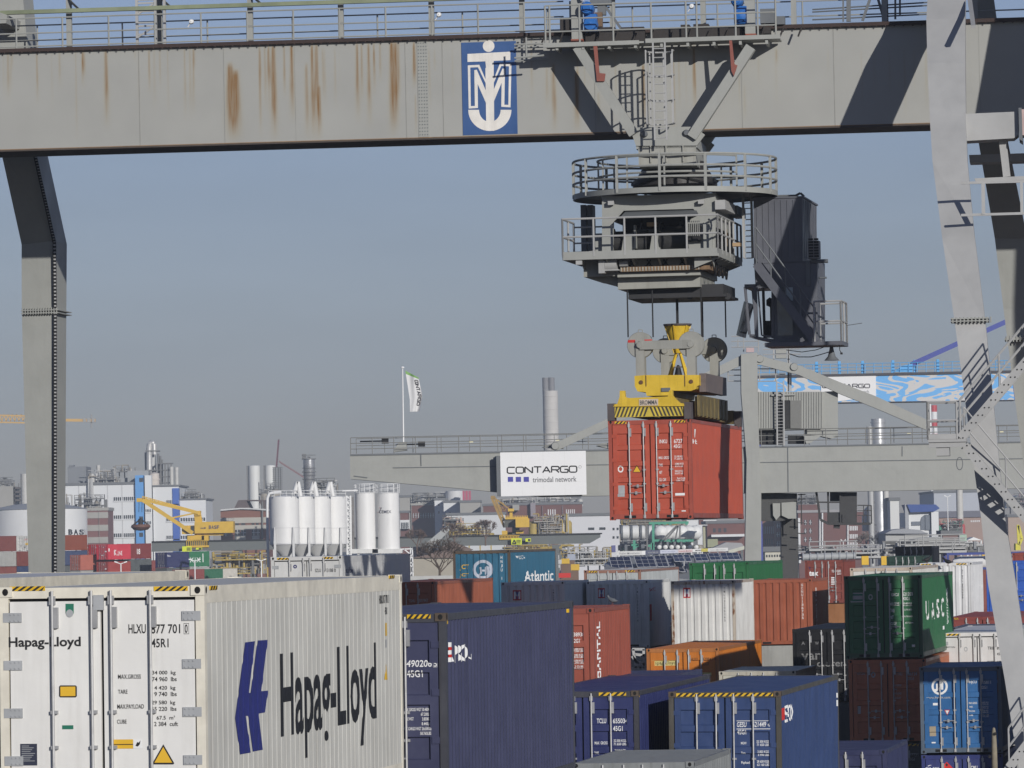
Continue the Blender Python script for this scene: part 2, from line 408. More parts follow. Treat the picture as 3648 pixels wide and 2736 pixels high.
            for k, (x, zz) in enumerate(((.19, .98), (.61, .78)) if not (ree and lod == 0) else ()):
                h = MB(); dx = .34 if k == 0 else -.34; y = yp - .06
                h.tube((sx * x if sx > 0 else -x, y, zz), ((sx * x) + (dx if sx > 0 else -dx), y, zz), .014, 6)
                h.box(sx * x + (dx if sx > 0 else -dx) * .55 - .03, sx * x + (dx if sx > 0 else -dx) * .55 + .03, y - .02, yp, zz - .045, zz + .045)
                h.build('door_handle', STEEL, door)
            if lod == 0 or ree:
                for zz in [(H - .353 - .551 * i) if ree else (z1 - .32) - i * (z1 - z0 - .5) / 3 for i in range(4)]:
                    h = MB(); xe = sx * (HW - .10)
                    if ree:
                        h.box(xe - sx * .17, xe + sx * .05, yp - .016, yp, zz - .055, zz + .055)
                        for i in range(3):
                            for j in (-1, 1): h.tube((xe - sx * (.14 - .05 * i), yp - .024, zz + j * .035), (xe - sx * (.14 - .05 * i), yp - .014, zz + j * .035), .010, 6)
                    else: h.box(xe - sx * .13, xe + sx * .07, yp - .016, yp, zz - .05, zz + .05)
                    h.build('hinge', GALV if ree else col, door)
    b.dec = {}
    for rng in (hz or []):
        hazard(b, rng)
    ALLBOX.append(b)
    return b
def hazard(b, rng, n=None):
    x0, x1 = rng; z0, z1 = b.H - .105, b.H - .035; n = n or max(3, int((x1 - x0) / .125))
    k = MB(); y = .016
    k.box(x0, x1, y, .022, z0, z1, 0)
    g = stripes_geo(n); k.add([(x0 + (x1 - x0) * a, y - .003, z0 + (z1 - z0) * c) for a, c in g[0]], g[1], 1)
    k.build('hazard_stripe', [HZY, BLK], b.root)
def add_dec(b, name, mat, v, f):
    key = (name, mat.name) if name == 'emblem' else (name, mat.name, len(b.dec))
    b.dec.setdefault(key, (MB(), mat))[0].add(v, f)
def put(b, face, geo, p0, p1, mat, lift=.004, name='lettering'):
    """geo on the face between photo pixels p0 (top left) and p1 (bottom right)"""
    fc = b.front if face == 'f' else b.side
    if face == 'f':
        a, c = b.fr.f(p0, fc.plane), b.fr.f(p1, fc.plane); s0, t1, s1, t0 = a.x, a.z, c.x, c.z
    else:
        a, c = b.fr.sd(p0, fc.plane), b.fr.sd(p1, fc.plane); s0, t1, s1, t0 = a.y, a.z, c.y, c.z
    v, f = decal(fc, geo, s0, t0, s1, t1, lift)
    add_dec(b, name, mat, v, f)
def txt(b, face, C, s, x0, y0, x1, y1, mat=None, up=None, bold=.014):
    g = text_geo(s, bold)
    if up is not None: g = rot90(g, up)
    put(b, face, g, C(x0, y0), C(x1, y1), mat or WHT)
def shape(b, face, C, pts, mat, lift=.004, name='label'):
    fc = b.front if face == 'f' else b.side
    q = [(b.fr.f(C(*p), fc.plane) if face == 'f' else b.fr.sd(C(*p), fc.plane)) for p in pts]
    q = [(p.x if face == 'f' else p.y, p.z) for p in q]
    xs = [p[0] for p in q]; zs = [p[1] for p in q]; x0, x1, z0, z1 = min(xs), max(xs), min(zs), max(zs)
    geo = ([((x - x0) / (x1 - x0), (z - z0) / (z1 - z0)) for x, z in q], [tuple(range(len(q)))])
    v, f = decal(fc, geo, x0, z0, x1, z1, lift)
    add_dec(b, name, mat, v, f)
def rect(b, face, C, x0, y0, x1, y1, mat, lift=.004, name='label'): put(b, face, SQ, C(x0, y0), C(x1, y1), mat, lift, name)
def finish(b):
    for key, (mb, mat) in b.dec.items(): mb.build(key[0], mat, b.root, fix=False)
    b.dec = {}
_SUP = {}
def support(label, m, L, H, col):
    """a plain container that carries others"""
    key = (L, H, col.name)
    if key not in _SUP:
        f = MB()
        for sx in (-1, 1):
            for y0, y1 in ((0, .13), (L - .13, L)): f.box(sx * (HW - .11), sx * HW, y0, y1, 0, H)
            f.box(sx * (HW - .09), sx * (HW - .008), .13, L - .13, .03, .17); f.box(sx * (HW - .07), sx * (HW - .008), .13, L - .13, H - .11, H - .012)
            vs = []; sp = corr(.13, L - .13, .278, .036)
            for y, dd in sp: vs += [(sx * (HW - .012 - dd), y, .17), (sx * (HW - .012 - dd), y, H - .11)]
            f.add(vs, [(2 * i, 2 * i + 2, 2 * i + 3, 2 * i + 1) for i in range(len(sp) - 1)])
        for y in (.03, L - .09): f.box(-HW + .1, HW - .1, y, y + .06, .03, H - .012)
        f.box(-HW + .1, HW - .1, .1, L - .1, H - .05, H - .02)
        o = f.build('shipping_container', col); _SUP[key] = o.data
    else: o = link('shipping_container', _SUP[key])
    o.matrix_world = m
    return tag(o, label, 'shipping container', 'shipping containers lower down in the stacks')
def P(r, g, bl, **k):
    k.setdefault('rough', .42); k.setdefault('var', .14); k.setdefault('streak', .5); k.setdefault('rust', .15)
    return paint((r, g, bl), **k)
LG = WHT
# --- white reefer with the big lettering, nearest
hl = container('large white refrigerated container with blue logo and black side lettering, nearest the viewer', C1(1640, 188), 58.4,
               paint((.72, .71, .68), .4, .07, .9, .20, .03), H=2.896, kind='reefer', lod=0, roll=.35, side=paint((.60, .59, .54), .5, .10, .6, .42, .06), hz=None, post=paint((.70, .66, .56), .55, .15, 3, .2, .18), rusty=.1)
for s, x0, y0, x1, y1 in (("HLXU", 1032, 505, 1172, 578), ("877 701", 1212, 505, 1448, 578), ("0", 1484, 505, 1508, 575), ("45R1", 1215, 620, 1355, 690),
        ("MAX.GROSS", 948, 908, 1132, 942), ("34 000  kg", 1222, 878, 1412, 916), ("74 960  lbs", 1222, 928, 1420, 962), ("TARE", 948, 1030, 1025, 1062), ("4 420  kg", 1240, 1000, 1410, 1038),
        ("9 740  lbs", 1240, 1048, 1420, 1082), ("MAX.PAYLOAD", 942, 1148, 1157, 1182), ("29 580  kg", 1218, 1118, 1408, 1156), ("65 220  lbs", 1218, 1168, 1418, 1200), ("CUBE", 940, 1270, 1018, 1303),
        ("67.5  m", 1258, 1240, 1392, 1270), ("3", 1395, 1238, 1405, 1252), ("2 384  cuft", 1238, 1288, 1430, 1322)):
    txt(hl, 'f', C1, s, x0, y0, x1, y1, BLK)
txt(hl, 'f', C1, 'Hapag-Lloyd', 68, 610, 650, 705, BLK, None, .026)
for x0, y0, x1, y1 in ((1476, 496, 1518, 499), (1476, 580, 1518, 583), (1476, 496, 1479, 583), (1515, 496, 1518, 583)): rect(hl, 'f', C1, x0, y0, x1, y1, BLK)
shape(hl, 'f', C1, [(527, 340), (593, 340), (593, 415), (580, 440), (560, 450), (540, 440), (527, 415)], GRN)
put(hl, 'f', disc_geo(), C1(531, 386), C1(590, 448), GALV, .008, 'label'); txt(hl, 'f', C1, "P", 552, 397, 568, 413, BLK); txt(hl, 'f', C1, "CARRIER", 538, 420, 583, 430, BLK)
shape(hl, 'f', C1, [(485, 995), (608, 995), (618, 1005), (618, 1082), (608, 1092), (485, 1092), (475, 1082), (475, 1005)], BLK)
rect(hl, 'f', C1, 486, 1006, 607, 1081, YLAB, .008)
txt(hl, 'f', C1, "CAUTION", 500, 1019, 595, 1042, BLK); txt(hl, 'f', C1, "OVERWEIGHT", 502, 1056, 592, 1072, BLK)
rect(hl, 'f', C1, 500, 1316, 590, 1347, GRN); rect(hl, 'f', C1, 163, 1465, 300, 1638, paint((.03, .035, .06)))
for i in range(9): rect(hl, 'f', C1, 175, 1480 + i * 15, 175 + 60 + (i * 37) % 50, 1484 + i * 15, GALV, .008)
rect(hl, 'f', C1, 890, 1430, 1070, 1503, YLAB); rect(hl, 'f', C1, 1070, 1430, 1142, 1503, WHT, .005); rect(hl, 'f', C1, 890, 1467, 1070, 1472, BLK, .008)
shape(hl, 'f', C1, [(1090, 1480), (1104, 1450), (1116, 1455), (1130, 1436), (1124, 1470), (1108, 1486)], BLK, .009)
shape(hl, 'f', C1, [(1312, 1468), (1400, 1620), (1393, 1630), (1232, 1630), (1225, 1620)], BLK)
shape(hl, 'f', C1, [(1312, 1490), (1384, 1616), (1241, 1616)], YLAB, .008)
txt(hl, 'f', C1, "SUPER", 1287, 1560, 1340, 1574, BLK); txt(hl, 'f', C1, "HEAVY", 1287, 1582, 1340, 1596, BLK)
for z0, z1 in ((78, 362), (1235, 1508)):
    a, c = hl.fr.f(C1(z0, 202), .016), hl.fr.f(C1(z1, 235), .016)
    k = MB(); k.box(a.x, c.x, .013, .022, c.z, a.z, 0); g = stripes_geo(5, .9); k.add([(a.x + (c.x - a.x) * p, .010, c.z + (a.z - c.z) * q) for p, q in g[0]], g[1], 1); k.build('hazard_stripe', [HZY, BLK], hl.root)
k = MB(); a, c = hl.fr.f(C1(752, 270), 0), hl.fr.f(C1(833, 390), 0); k.box(a.x, c.x, -.03, .02, c.z, a.z); k.build('door_latch_plate', GALV, hl.root)
txt(hl, 's', C2, "Hapag-Lloyd", 668, 742, 1448, 1452, paint((.014, .014, .016), .5, .15, 3), None, .020)
shape(hl, 's', C2, [(388, 650), (467, 640), (418, 1055), (432, 1055), (487, 635), (568, 630), (517, 1042), (572, 1037), (547, 1212), (495, 1222), (530, 1512), (450, 1527), (410, 1240), (393, 1240), (432, 1535), (347, 1550), (307, 1258)], paint((.022, .028, .17), .5, .15, 3), .005, 'emblem')
for q in ((108, 197, 168, 225), (1548, 112, 1590, 135)):
    fc = hl.side; a, c = hl.fr.sd(C2(q[0], q[1]), HW + .002), hl.fr.sd(C2(q[2], q[3]), HW + .002)
    k = MB(); k.box(HW - .006, HW + .004, a.y, c.y, c.z, a.z, 0); g = stripes_geo(3, .5); k.add([(HW + .007, a.y + (c.y - a.y) * p, c.z + (a.z - c.z) * r) for p, r in g[0]], g[1], 1); k.build('hazard_stripe', [HZY, BLK], hl.root)
txt(hl, 's', C2, "HLXU 877 701 0", 1465, 272, 1545, 335, BLK); txt(hl, 's', C2, "45R1", 1507, 368, 1530, 425, BLK)
rect(hl, 's', C2, 1512, 495, 1527, 597, YLAB); rect(hl, 's', C2, 1514, 628, 1526, 690, GALV)
shape(hl, 's', C2, [(1520, 820), (1532, 950), (1507, 950)], YLAB)
# reefer hidden behind it on the left: only its roof shows
hm = hl.m @ Matrix.Translation((-3.08, 0.25, .10))
h2 = container('white refrigerated container whose pale roof shows behind the lettered one, far left', None, 0, paint((.60, .60, .60), .5, .08, .5, .2), H=2.896, kind='reefer', m=hm, post=paint((.62, .58, .48), .6, .2, 3, .2, .15))
k = MB(); k.box(.55, 1.0, 12.19, 12.2, 2.79, 2.86, 0); k.build('hazard_stripe', HZY, h2.root)
# --- navy container next to it
po = container('dark navy container with number 490206 and a red and white flag on its side', C3(518, 784), 74.2, P(.052, .056, .108, rust=.05, streak=.45), H=2.896, lod=0, roll=.3, post=P(.06, .062, .075, rust=.2), rusty=.3)
for s, x0, y0, x1, y1 in (("490206", 132, 1250, 383, 1315), ("5", 403, 1258, 433, 1312), ("45G1", 132, 1350, 290, 1418)): txt(po, 'f', C3, s, x0, y0, x1, y1)
for q in ((395, 1247, 437, 1250), (395, 1315, 437, 1318), (395, 1247, 398, 1318), (434, 1247, 437, 1318)): rect(po, 'f', C3, *q, WHT)
for s, x0, y0, x1, y1 in (("MAX GROSS WGT 30.480KGS", 1662, 1178, 1887, 1202), ("67.200LBS", 1798, 1215, 1887, 1240), ("TARE WGT", 1662, 1253, 1740, 1278), ("3.830KGS", 1807, 1253, 1887, 1278), ("8.440LBS", 1805, 1292, 1885, 1316), ("MAX CARGO WGT 26.650KGS", 1660, 1330, 1887, 1355), ("58.760LBS", 1797, 1368, 1885, 1393)): txt(po, 'f', C2, s, x0, y0, x1, y1)
shape(po, 's', C3, [(541, 1075), (578, 1073), (602, 1262), (548, 1270)], WHT, .004, 'emblem')
for q in ([(541, 1122), (580, 1118), (585, 1148), (542, 1154)], [(543, 1196), (590, 1190), (594, 1218), (545, 1225)]): shape(po, 's', C3, q, RED, .008, 'emblem')
txt(po, 's', C3, "P&O", 604, 1102, 735, 1258); txt(po, 's', C3, "N", 740, 1192, 772, 1242)
a = po.fr.f(C3(138, 800), .016); c = po.fr.f(C3(370, 838), .016); k = MB(); k.box(a.x, c.x, .014, .022, c.z, a.z, 0); g = stripes_geo(4, .6); k.add([(a.x + (c.x - a.x) * p, .011, c.z + (a.z - c.z) * q) for p, q in g[0]], g[1], 1); k.build('hazard_stripe', [HZY, BLK], po.root)
for q in ((518, 855, 548, 892), (1717, 745, 1745, 778)): rect(po, 's', C3, *q, HZY, .006, 'hazard_stripe')
# --- red 20 ft
cr = container('brick red container with white number 38938 and tall white letters up its side', C3(1975, 735), 120, P(.30, .078, .05), L=6.058, lod=1, post=P(.28, .075, .05))
txt(cr, 'f', C3, "638938", 1752, 978, 1883, 1015); txt(cr, 'f', C3, "0", 1925, 978, 1943, 1015); txt(cr, 'f', C3, "22G1", 1762, 1040, 1840, 1078)
for s, y in (("30.480 KGS", 1132), ("67.200 LBS", 1152), ("2.180 KGS", 1190), ("4.810 LBS", 1211), ("28.300 KGS", 1246), ("62.390 LBS", 1267), ("33.2 CU.M.", 1302), ("1.173 CU.FT.", 1325)): txt(cr, 'f', C3, s, 1762, y, 1876, y + 17)
put(cr, 's', rot90(text_geo("CAPITAL")), C3(2012, 872), C3(2050, 1450), WHT)
# --- two navy/blue boxes in front
tc = container('dark blue container, white number 655034 on its door, left one of a matching pair', C4(618, 1037), 109, P(.028, .035, .115, rust=.0), H=2.896, lod=0, roll=.3, hz=[(.36, .95), (-.95, -.36)], post=P(.05, .05, .06, rust=.2), rusty=.3)
for s, x0, y0, x1, y1 in (("TCLU", 282, 1262, 358, 1300), ("655034", 412, 1262, 530, 1300), ("2", 560, 1262, 576, 1298), ("45G1", 415, 1322, 492, 1362), ("MAX  GROSS", 265, 1447, 368, 1470), ("32.500 KGS.", 418, 1430, 520, 1450), ("71.650 LBS.", 418, 1457, 522, 1477), ("TARE", 265, 1527, 300, 1548), ("3.840 KGS.", 428, 1508, 520, 1529), ("8.460 LBS.", 430, 1534, 520, 1554), ("28.660 KGS.", 418, 1586, 520, 1606)): txt(tc, 'f', C4, s, x0, y0, x1, y1)
for q in ((554, 1256, 582, 1258), (554, 1302, 582, 1304), (554, 1256, 556, 1304), (580, 1256, 582, 1304)): rect(tc, 'f', C4, *q, WHT)
rect(tc, 's', C4, 615, 1065, 632, 1088, HZY, .006, 'hazard_stripe')
ge = container('blue container with a full striped top edge and white number 621449 on its door', C4(1762, 1042), 109.3, P(.034, .06, .155, rust=.02), H=2.896, lod=0, roll=.55, hz=[(-1.05, 1.05)], post=P(.075, .07, .06, rust=.3), rusty=.3)
for s, x0, y0, x1, y1 in (("GESU", 1408, 1290, 1485, 1330), ("621449", 1533, 1288, 1643, 1330), ("4", 1655, 1290, 1673, 1328), ("45G1", 1410, 1352, 1482, 1390), ("MGW", 1440, 1450, 1485, 1470), ("32 500 KGS", 1565, 1437, 1665, 1457), ("71 650 LBS", 1567, 1463, 1665, 1483), ("Tare", 1443, 1528, 1478, 1548), ("3 850 KGS", 1575, 1518, 1665, 1538), ("8 490 LBS", 1577, 1545, 1665, 1563), ("Payload", 1443, 1605, 1510, 1632), ("28 650 KGS", 1568, 1597, 1665, 1617), ("63 160 LBS", 1570, 1623, 1667, 1643)): txt(ge, 'f', C4, s, x0, y0, x1, y1)
rect(ge, 'f', C4, 1405, 1279, 1680, 1282, WHT); rect(ge, 'f', C4, 1407, 1343, 1678, 1347, WHT)
shape(ge, 's', C4, [(1772, 1180), (1797, 1172), (1797, 1268), (1772, 1278)], RED, .004, 'emblem'); txt(ge, 's', C4, "SEACO", 1797, 1158, 1860, 1275)
shape(ge, 's', C5, [(703, 1282), (718, 1280), (718, 1318), (703, 1320)], WHT); rect(ge, 's', C5, 705, 1340, 717, 1385, WHT)
t2 = container('dark blue container seen only by its roof behind the pair of blue ones', None, 0, P(.035, .045, .11, rust=.1), L=6.058, m=Matrix.Translation(Vector((4.64 - .99 - HW * .986, 122.3, 0))) @ Matrix.Rotation(-PSI, 4, 'Z') @ Matrix.Translation((0, 0, CAMZ - 3.3 - 2.591)))
gr = container('weathered grey container whose roof just shows at the bottom edge of the view', C4(1062, 1606), 101, P(.22, .23, .23, streak=.5, rust=.2), L=6.058)
bb = container('dark navy container whose roof corner shows beside the tall dark stack', (3158, 2670), 127, P(.03, .035, .09), L=6.058)
# --- the container on the hook
ik = container('bright red container hanging under the yellow spreader', D1(1335, 1368), 147, P(.43, .085, .05, streak=.12, rust=.0), H=2.896, lod=0, hz=[(-1.02, -.68), (.72, 1.04)], post=P(.34, .075, .05, rust=.15), group='hoisted load')
for s, x0, y0, x1, y1 in (("INKU", 2070, 182, 2145, 218), ("MAX. GROSS", 2062, 348, 2168, 373), ("TARE", 2065, 420, 2103, 447), ("NET", 2067, 492, 2098, 520), ("CU. CAP.", 2070, 564, 2140, 592)): txt(ik, 'f', B3, s, x0, y0, x1, y1)
for s, x0, y0, x1, y1 in (("6727555", 0, 177, 145, 215), ("45G1", 0, 230, 75, 265), ("32.500 KGS", 5, 340, 97, 356), ("71.650 LBS", 5, 363, 97, 379), ("3.880 KGS", 12, 412, 97, 428), ("8.575 LBS", 12, 435, 97, 451), ("28.610 KGS", 10, 483, 97, 499), ("63.075 LBS", 10, 507, 97, 523), ("76.4 CU.M", 32, 555, 112, 572), ("2.694 CUFT", 22, 578, 112, 595)): txt(ik, 'f', B4, s, x0, y0, x1, y1)
put(ik, 'f', ring_geo(20, .6), B3(1658, 440), B3(1716, 506), WHT, .004, 'label')
shape(ik, 'f', B3, [(1848, 433), (1892, 505), (1804, 505)], BLK); shape(ik, 'f', B3, [(1848, 443), (1883, 500), (1813, 500)], YLAB, .008)
rect(ik, 'f', B3, 1658, 635, 1730, 745, GALV); rect(ik, 'f', B4, 15, 710, 110, 732, WHT); rect(ik, 'f', B4, 78, 880, 120, 890, WHT)
shape(ik, 's', B4, [(203, 78), (214, 80), (214, 162), (203, 160)], WHT, .004, 'emblem'); txt(ik, 's', B4, "Ink", 190, 178, 232, 226)
# --- second rows
Ymat, Yred = paint((.03, .06, .25)), paint((.48, .03, .03))
def ym(b, C, x0, y0, x1, y1, code, vx0, vy0, vx1, vy1):
    w_, h_ = x1 - x0, y1 - y0
    rect(b, 'f', C, x0, y0, x1, y1, Yred, .004, 'emblem')
    for q in ([(.12, .3), (.32, .3), (.32, .88), (.12, .88)], [(.68, .3), (.88, .3), (.88, .88), (.68, .88)], [(.12, .14), (.3, .14), (.5, .5), (.7, .14), (.88, .14), (.88, .3), (.6, .62), (.4, .62), (.12, .3)]):
        shape(b, 'f', C, [(x0 + w_ * a, y0 + h_ * c) for a, c in q], WHT, .008, 'emblem')
    shape(b, 'f', C, [(x0 + w_ * a, y0 + h_ * c) for a, c in [(.3, .12), (.44, .12), (.5, .3), (.56, .12), (.7, .12), (.58, .5), (.58, .88), (.42, .88), (.42, .5)]], Ymat, .012, 'emblem')
    put(b, 'f', stacked(code), C(vx0, vy0), C(vx1, vy1), BLK)
WY = dict(rust=.10, streak=.3, rough=.55)
y1_ = container('grey white ribbed container with a red and blue logo, leftmost of three in the shade', C3(1690, 472), 192, P(.56, .57, .57, **WY), L=6.058, kind='blind')
ym(y1_, C3, 1180, 560, 1265, 660, "YMLU31", 1575, 555, 1588, 690)
y2_ = container('white ribbed container with a logo, half shaded, middle of three alike', C4(700, 152), 196, P(.60, .60, .58, **WY), L=6.058, kind='blind')
ym(y2_, C4, 293, 215, 350, 295, "YMLU3320216", 605, 210, 619, 490); txt(y2_, 's', C4, "YANG", 706, 210, 757, 235, paint((.5, .06, .05)))
shape(y2_, 's', C4, [(712, 345), (726, 343), (726, 475), (712, 478)], Yred, .004, 'emblem')
y3_ = container('white ribbed container with rusty corner posts and a red and blue logo, in full sun', C4(1392, 150), 192, P(.62, .615, .59, rust=.32, streak=.4, rough=.55), L=6.058, kind='blind', post=P(.50, .44, .36, rust=.9, streak=.4))
ym(y3_, C4, 978, 212, 1037, 293, "YMLU3206265", 1303, 208, 1318, 490)
gc = container('rust brown ribbed container with a white code running down its end', C4(2012, 140), 201, P(.32, .095, .05, rust=.1, streak=.3), L=6.058, kind='blind')
put(gc, 'f', stacked("GCNU1136735"), C4(1924, 180), C4(1946, 470), WHT); put(gc, 's', rot90(text_geo("GENSTAR")), C4(2040, 196), C4(2056, 510), WHT)
tg = container('black shaded container with number 501947, brick red where the sun reaches its far side', C3(410, 472), 179, P(.32, .10, .055, rust=.15), kind='door')
txt(tg, 'f', C3, "TGHU", 152, 650, 215, 680, GALV); txt(tg, 'f', C3, "501947", 252, 645, 345, 678, GALV); txt(tg, 'f', C3, "8", 372, 645, 388, 672, GALV)
sz = container('white container with shaded doors and number 913188, under the white silos', B2(1160, 1325), 169, P(.58, .58, .57, rust=.02, streak=.3), H=2.896, kind='reefer', hz=[(-1.0, -.62), (.55, .9)])
txt(sz, 'f', B2, "SZLU", 890, 1455, 950, 1488, BLK); txt(sz, 'f', B2, "913188", 978, 1453, 1070, 1488, BLK); txt(sz, 'f', B2, "0", 1078, 1453, 1098, 1488, BLK)
put(sz, 'f', ring_geo(16, .4), B2(676, 1415), B2(714, 1452), NAVY, .004, 'label'); txt(sz, 's', B2, "sulbe", 1192, 1442, 1262, 1495, NAVY)
hj = container('teal blue container with a ring emblem on its end and white letters on its side', E5(1352, 880), 213, P(.035, .13, .21, rust=.08), kind='blind', post=P(.10, .075, .055, rust=.5))
put(hj, 'f', ring_geo(28, .70), E5(860, 1015), E5(1132, 1262), paint((.45, .48, .55)), .004, 'emblem')
LB = paint((.45, .48, .55))
for q in ([(945, 1110), (975, 1105), (985, 1190), (960, 1215), (925, 1225), (955, 1180)], [(1020, 1110), (1045, 1090), (1085, 1105), (1085, 1215), (1055, 1215), (1055, 1130), (1045, 1205), (1020, 1205)], [(970, 1140), (1025, 1140), (1025, 1165), (970, 1165)]): shape(hj, 'f', E5, q, LB, .005, 'emblem')
put(hj, 'f', stacked("HNJU 1"), E5(1228, 960), E5(1258, 1290), WHT); txt(hj, 'f', E5, "JCT", 690, 1075, 812, 1150, YLAB); txt(hj, 'f', E5, "JCT", 690, 1190, 812, 1238, YLAB)
txt(hj, 's', E5, "WILSON", 1428, 958, 1552, 1000); txt(hj, 's', E5, "Atlantic", 1540, 1160, 1925, 1283); rect(hj, 's', E5, 1985, 948, 1998, 1002, WHT); rect(hj, 's', E5, 1985, 1010, 2030, 1062, WHT); rect(hj, 's', E5, 1988, 1075, 2008, 1115, WHT)
gy = container('pale grey container with striped top corners in front of the solar panels', C4(637, 63), 215, P(.42, .44, .44, rust=.05), hz=[(-1.0, -.65), (.55, .95)], post=P(.30, .16, .12, rust=.3))
gn = container('green container with four door bars left of the far crane post', B4(740, 1388), 206, P(.022, .13, .045, rust=.05))
tx = container('small red brown container with a short white word on its door, far off', C5(774, 213), 304, P(.20, .05, .035, rust=.05), L=6.058)
txt(tx, 'f', C5, "tex", 482, 302, 558, 342, WHT, None, .04); txt(tx, 'f', C5, "TEXU 050302", 663, 294, 752, 312); txt(tx, 'f', C5, "22G1", 708, 316, 740, 331); rect(tx, 'f', C5, 473, 270, 492, 290, NAVY)
for i in range(4): rect(tx, 'f', C5, 660, 352 + 17 * i, 690, 362 + 17 * i, WHT)
og = container('orange container with a pale label on its door, sunk between the stacks', C4(1265, 692), 169, P(.53, .17, .022, rust=.12), post=P(.40, .15, .04, rust=.35), relief=4)
rect(og, 'f', C4, 718, 797, 922, 836, paint((.62, .52, .20))); txt(og, 'f', C4, "Hapag-Lloyd", 722, 803, 918, 835, BLK)
for s, x0, y0, x1, y1 in (("HLXU", 1040, 774, 1095, 798), ("429841 0", 1132, 772, 1240, 797), ("42G1", 1135, 811, 1182, 835)): txt(og, 'f', C4, s, x0, y0, x1, y1, paint((.10, .05, .02)))
rect(og, 'f', C4, 1133, 893, 1205, 922, paint((.62, .52, .20)))
cm = container('cream container with a low dusty roof between the orange and the blue ones', C4(1882, 875), 160, P(.50, .49, .42, rust=.25, streak=.4), L=6.058, post=P(.45, .42, .35, rust=.45))
uc = container('dark green container standing on the orange brown one, white letters down its sunlit side', C5(1387, 333), 159, P(.03, .13, .055, rust=.06), group='tall dark stack', post=P(.05, .11, .06, rust=.1))
rect(uc, 'f', C5, 815, 478, 915, 553, GALV); rect(uc, 'f', C5, 820, 488, 912, 500, GRN, .008); rect(uc, 'f', C5, 820, 532, 912, 544, GRN, .008)
put(uc, 'f', ring_geo(18, .55), C5(957, 488), C5(994, 536), GALV, .004, 'label')
for s, x0, y0, x1, y1 in (("UACU", 1143, 480, 1202, 504), ("621203", 1232, 474, 1315, 500), ("4", 1337, 474, 1350, 498), ("42G1", 1235, 511, 1288, 536), ("MAX.GROSS", 1132, 556, 1208, 581), ("TARE", 1135, 606, 1168, 634), ("NET", 1135, 661, 1162, 687), ("CU.CAP.", 1138, 711, 1187, 736), ("30.480 KGS", 1240, 556, 1308, 568), ("67.200 LBS", 1240, 571, 1308, 583), ("3.770 KGS", 1247, 607, 1308, 619), ("26.710 KGS", 1242, 660, 1312, 672), ("67.7 CUM", 1255, 712, 1318, 724)): txt(uc, 'f', C5, s, x0, y0, x1, y1)
rect(uc, 'f', C5, 1307, 893, 1338, 912, WHT)
for ch, q in zip("UASC", ((1422, 543, 1449, 693), (1465, 560, 1492, 688), (1505, 528, 1532, 676), (1544, 520, 1568, 668))): txt(uc, 's', C5, ch, *q)
put(uc, 's', rot90(text_geo("CONTAINER")), C5(1583, 440), C5(1601, 726), WHT); rect(uc, 's', C5, 1556, 745, 1572, 770, WHT)
tt = container('orange brown container in shade under the dark green one', None, 0, P(.40, .13, .06, rust=.1), m=uc.m @ Matrix.Translation((.08, -.05, -2.62)), group='tall dark stack')
put(tt, 'f', ring_geo(18, .5), C5(980, 1112), C5(1016, 1160), GALV, .004, 'label')
for s, x0, y0, x1, y1 in (("TRITON", 848, 1118, 930, 1137), ("TTNU", 1182, 1115, 1231, 1142), ("486124", 1262, 1115, 1350, 1142), ("42G1", 1265, 1153, 1322, 1179), ("MAX.GROSS", 1160, 1212, 1225, 1228), ("TARE", 1160, 1244, 1190, 1258), ("PAYLOAD", 1160, 1278, 1225, 1294), ("CU.CAP", 1162, 1314, 1220, 1330)): txt(tt, 'f', C5, s, x0, y0, x1, y1, GALV)
rect(tt, 'f', C5, 850, 1388, 898, 1450, GALV)
cx = container('dark container with a striped top edge and number 187731, lowest seen in the dark stack', None, 0, P(.05, .055, .06), H=2.896, m=uc.m @ Matrix.Translation((.05, -.02, -2.62 - 2.92)), group='tall dark stack', hz=[(-.95, -.5), (.5, .95)])
for s, x0, y0, x1, y1 in (("CXDU", 205, 1432, 325, 1480), ("187731", 385, 1427, 545, 1475), ("45G1", 385, 1497, 490, 1543)): txt(cx, 'f', D7, s, x0, y0, x1, y1, GALV)
vd = container('black container with two dim lines of pale lettering, left of the tall dark stack', C5(347, 770), 180, P(.008, .008, .009, rust=.0, streak=.1), which='L')
txt(vd, 'f', C5, "van", 420, 965, 582, 1015, paint((.2, .2, .2))); txt(vd, 'f', C5, "dieren", 545, 1018, 775, 1068, paint((.2, .2, .2))); txt(vd, 'f', C5, "A", 420, 870, 450, 895, paint((.2, .2, .2))); txt(vd, 'f', C5, "W", 530, 870, 560, 895, paint((.2, .2, .2)))
hb = container('bright blue container with a white ring emblem on its door, right of the dark stack', D7(560, 72), 152.5, P(.03, .125, .31, rust=.12), L=6.058, which='L', lod=0, group='blue stack', post=P(.09, .12, .16, rust=.35))
put(hb, 'f', ring_geo(30, .74), D7(750, 243), D7(1012, 503), WHT, .004, 'emblem')
for q in ([(825, 330), (862, 330), (862, 420), (840, 450), (800, 440), (800, 415), (825, 415)], [(895, 300), (938, 300), (938, 425), (905, 425), (905, 345), (895, 440), (862, 450), (862, 400), (880, 380)]): shape(hb, 'f', D7, q, WHT, .005, 'emblem')
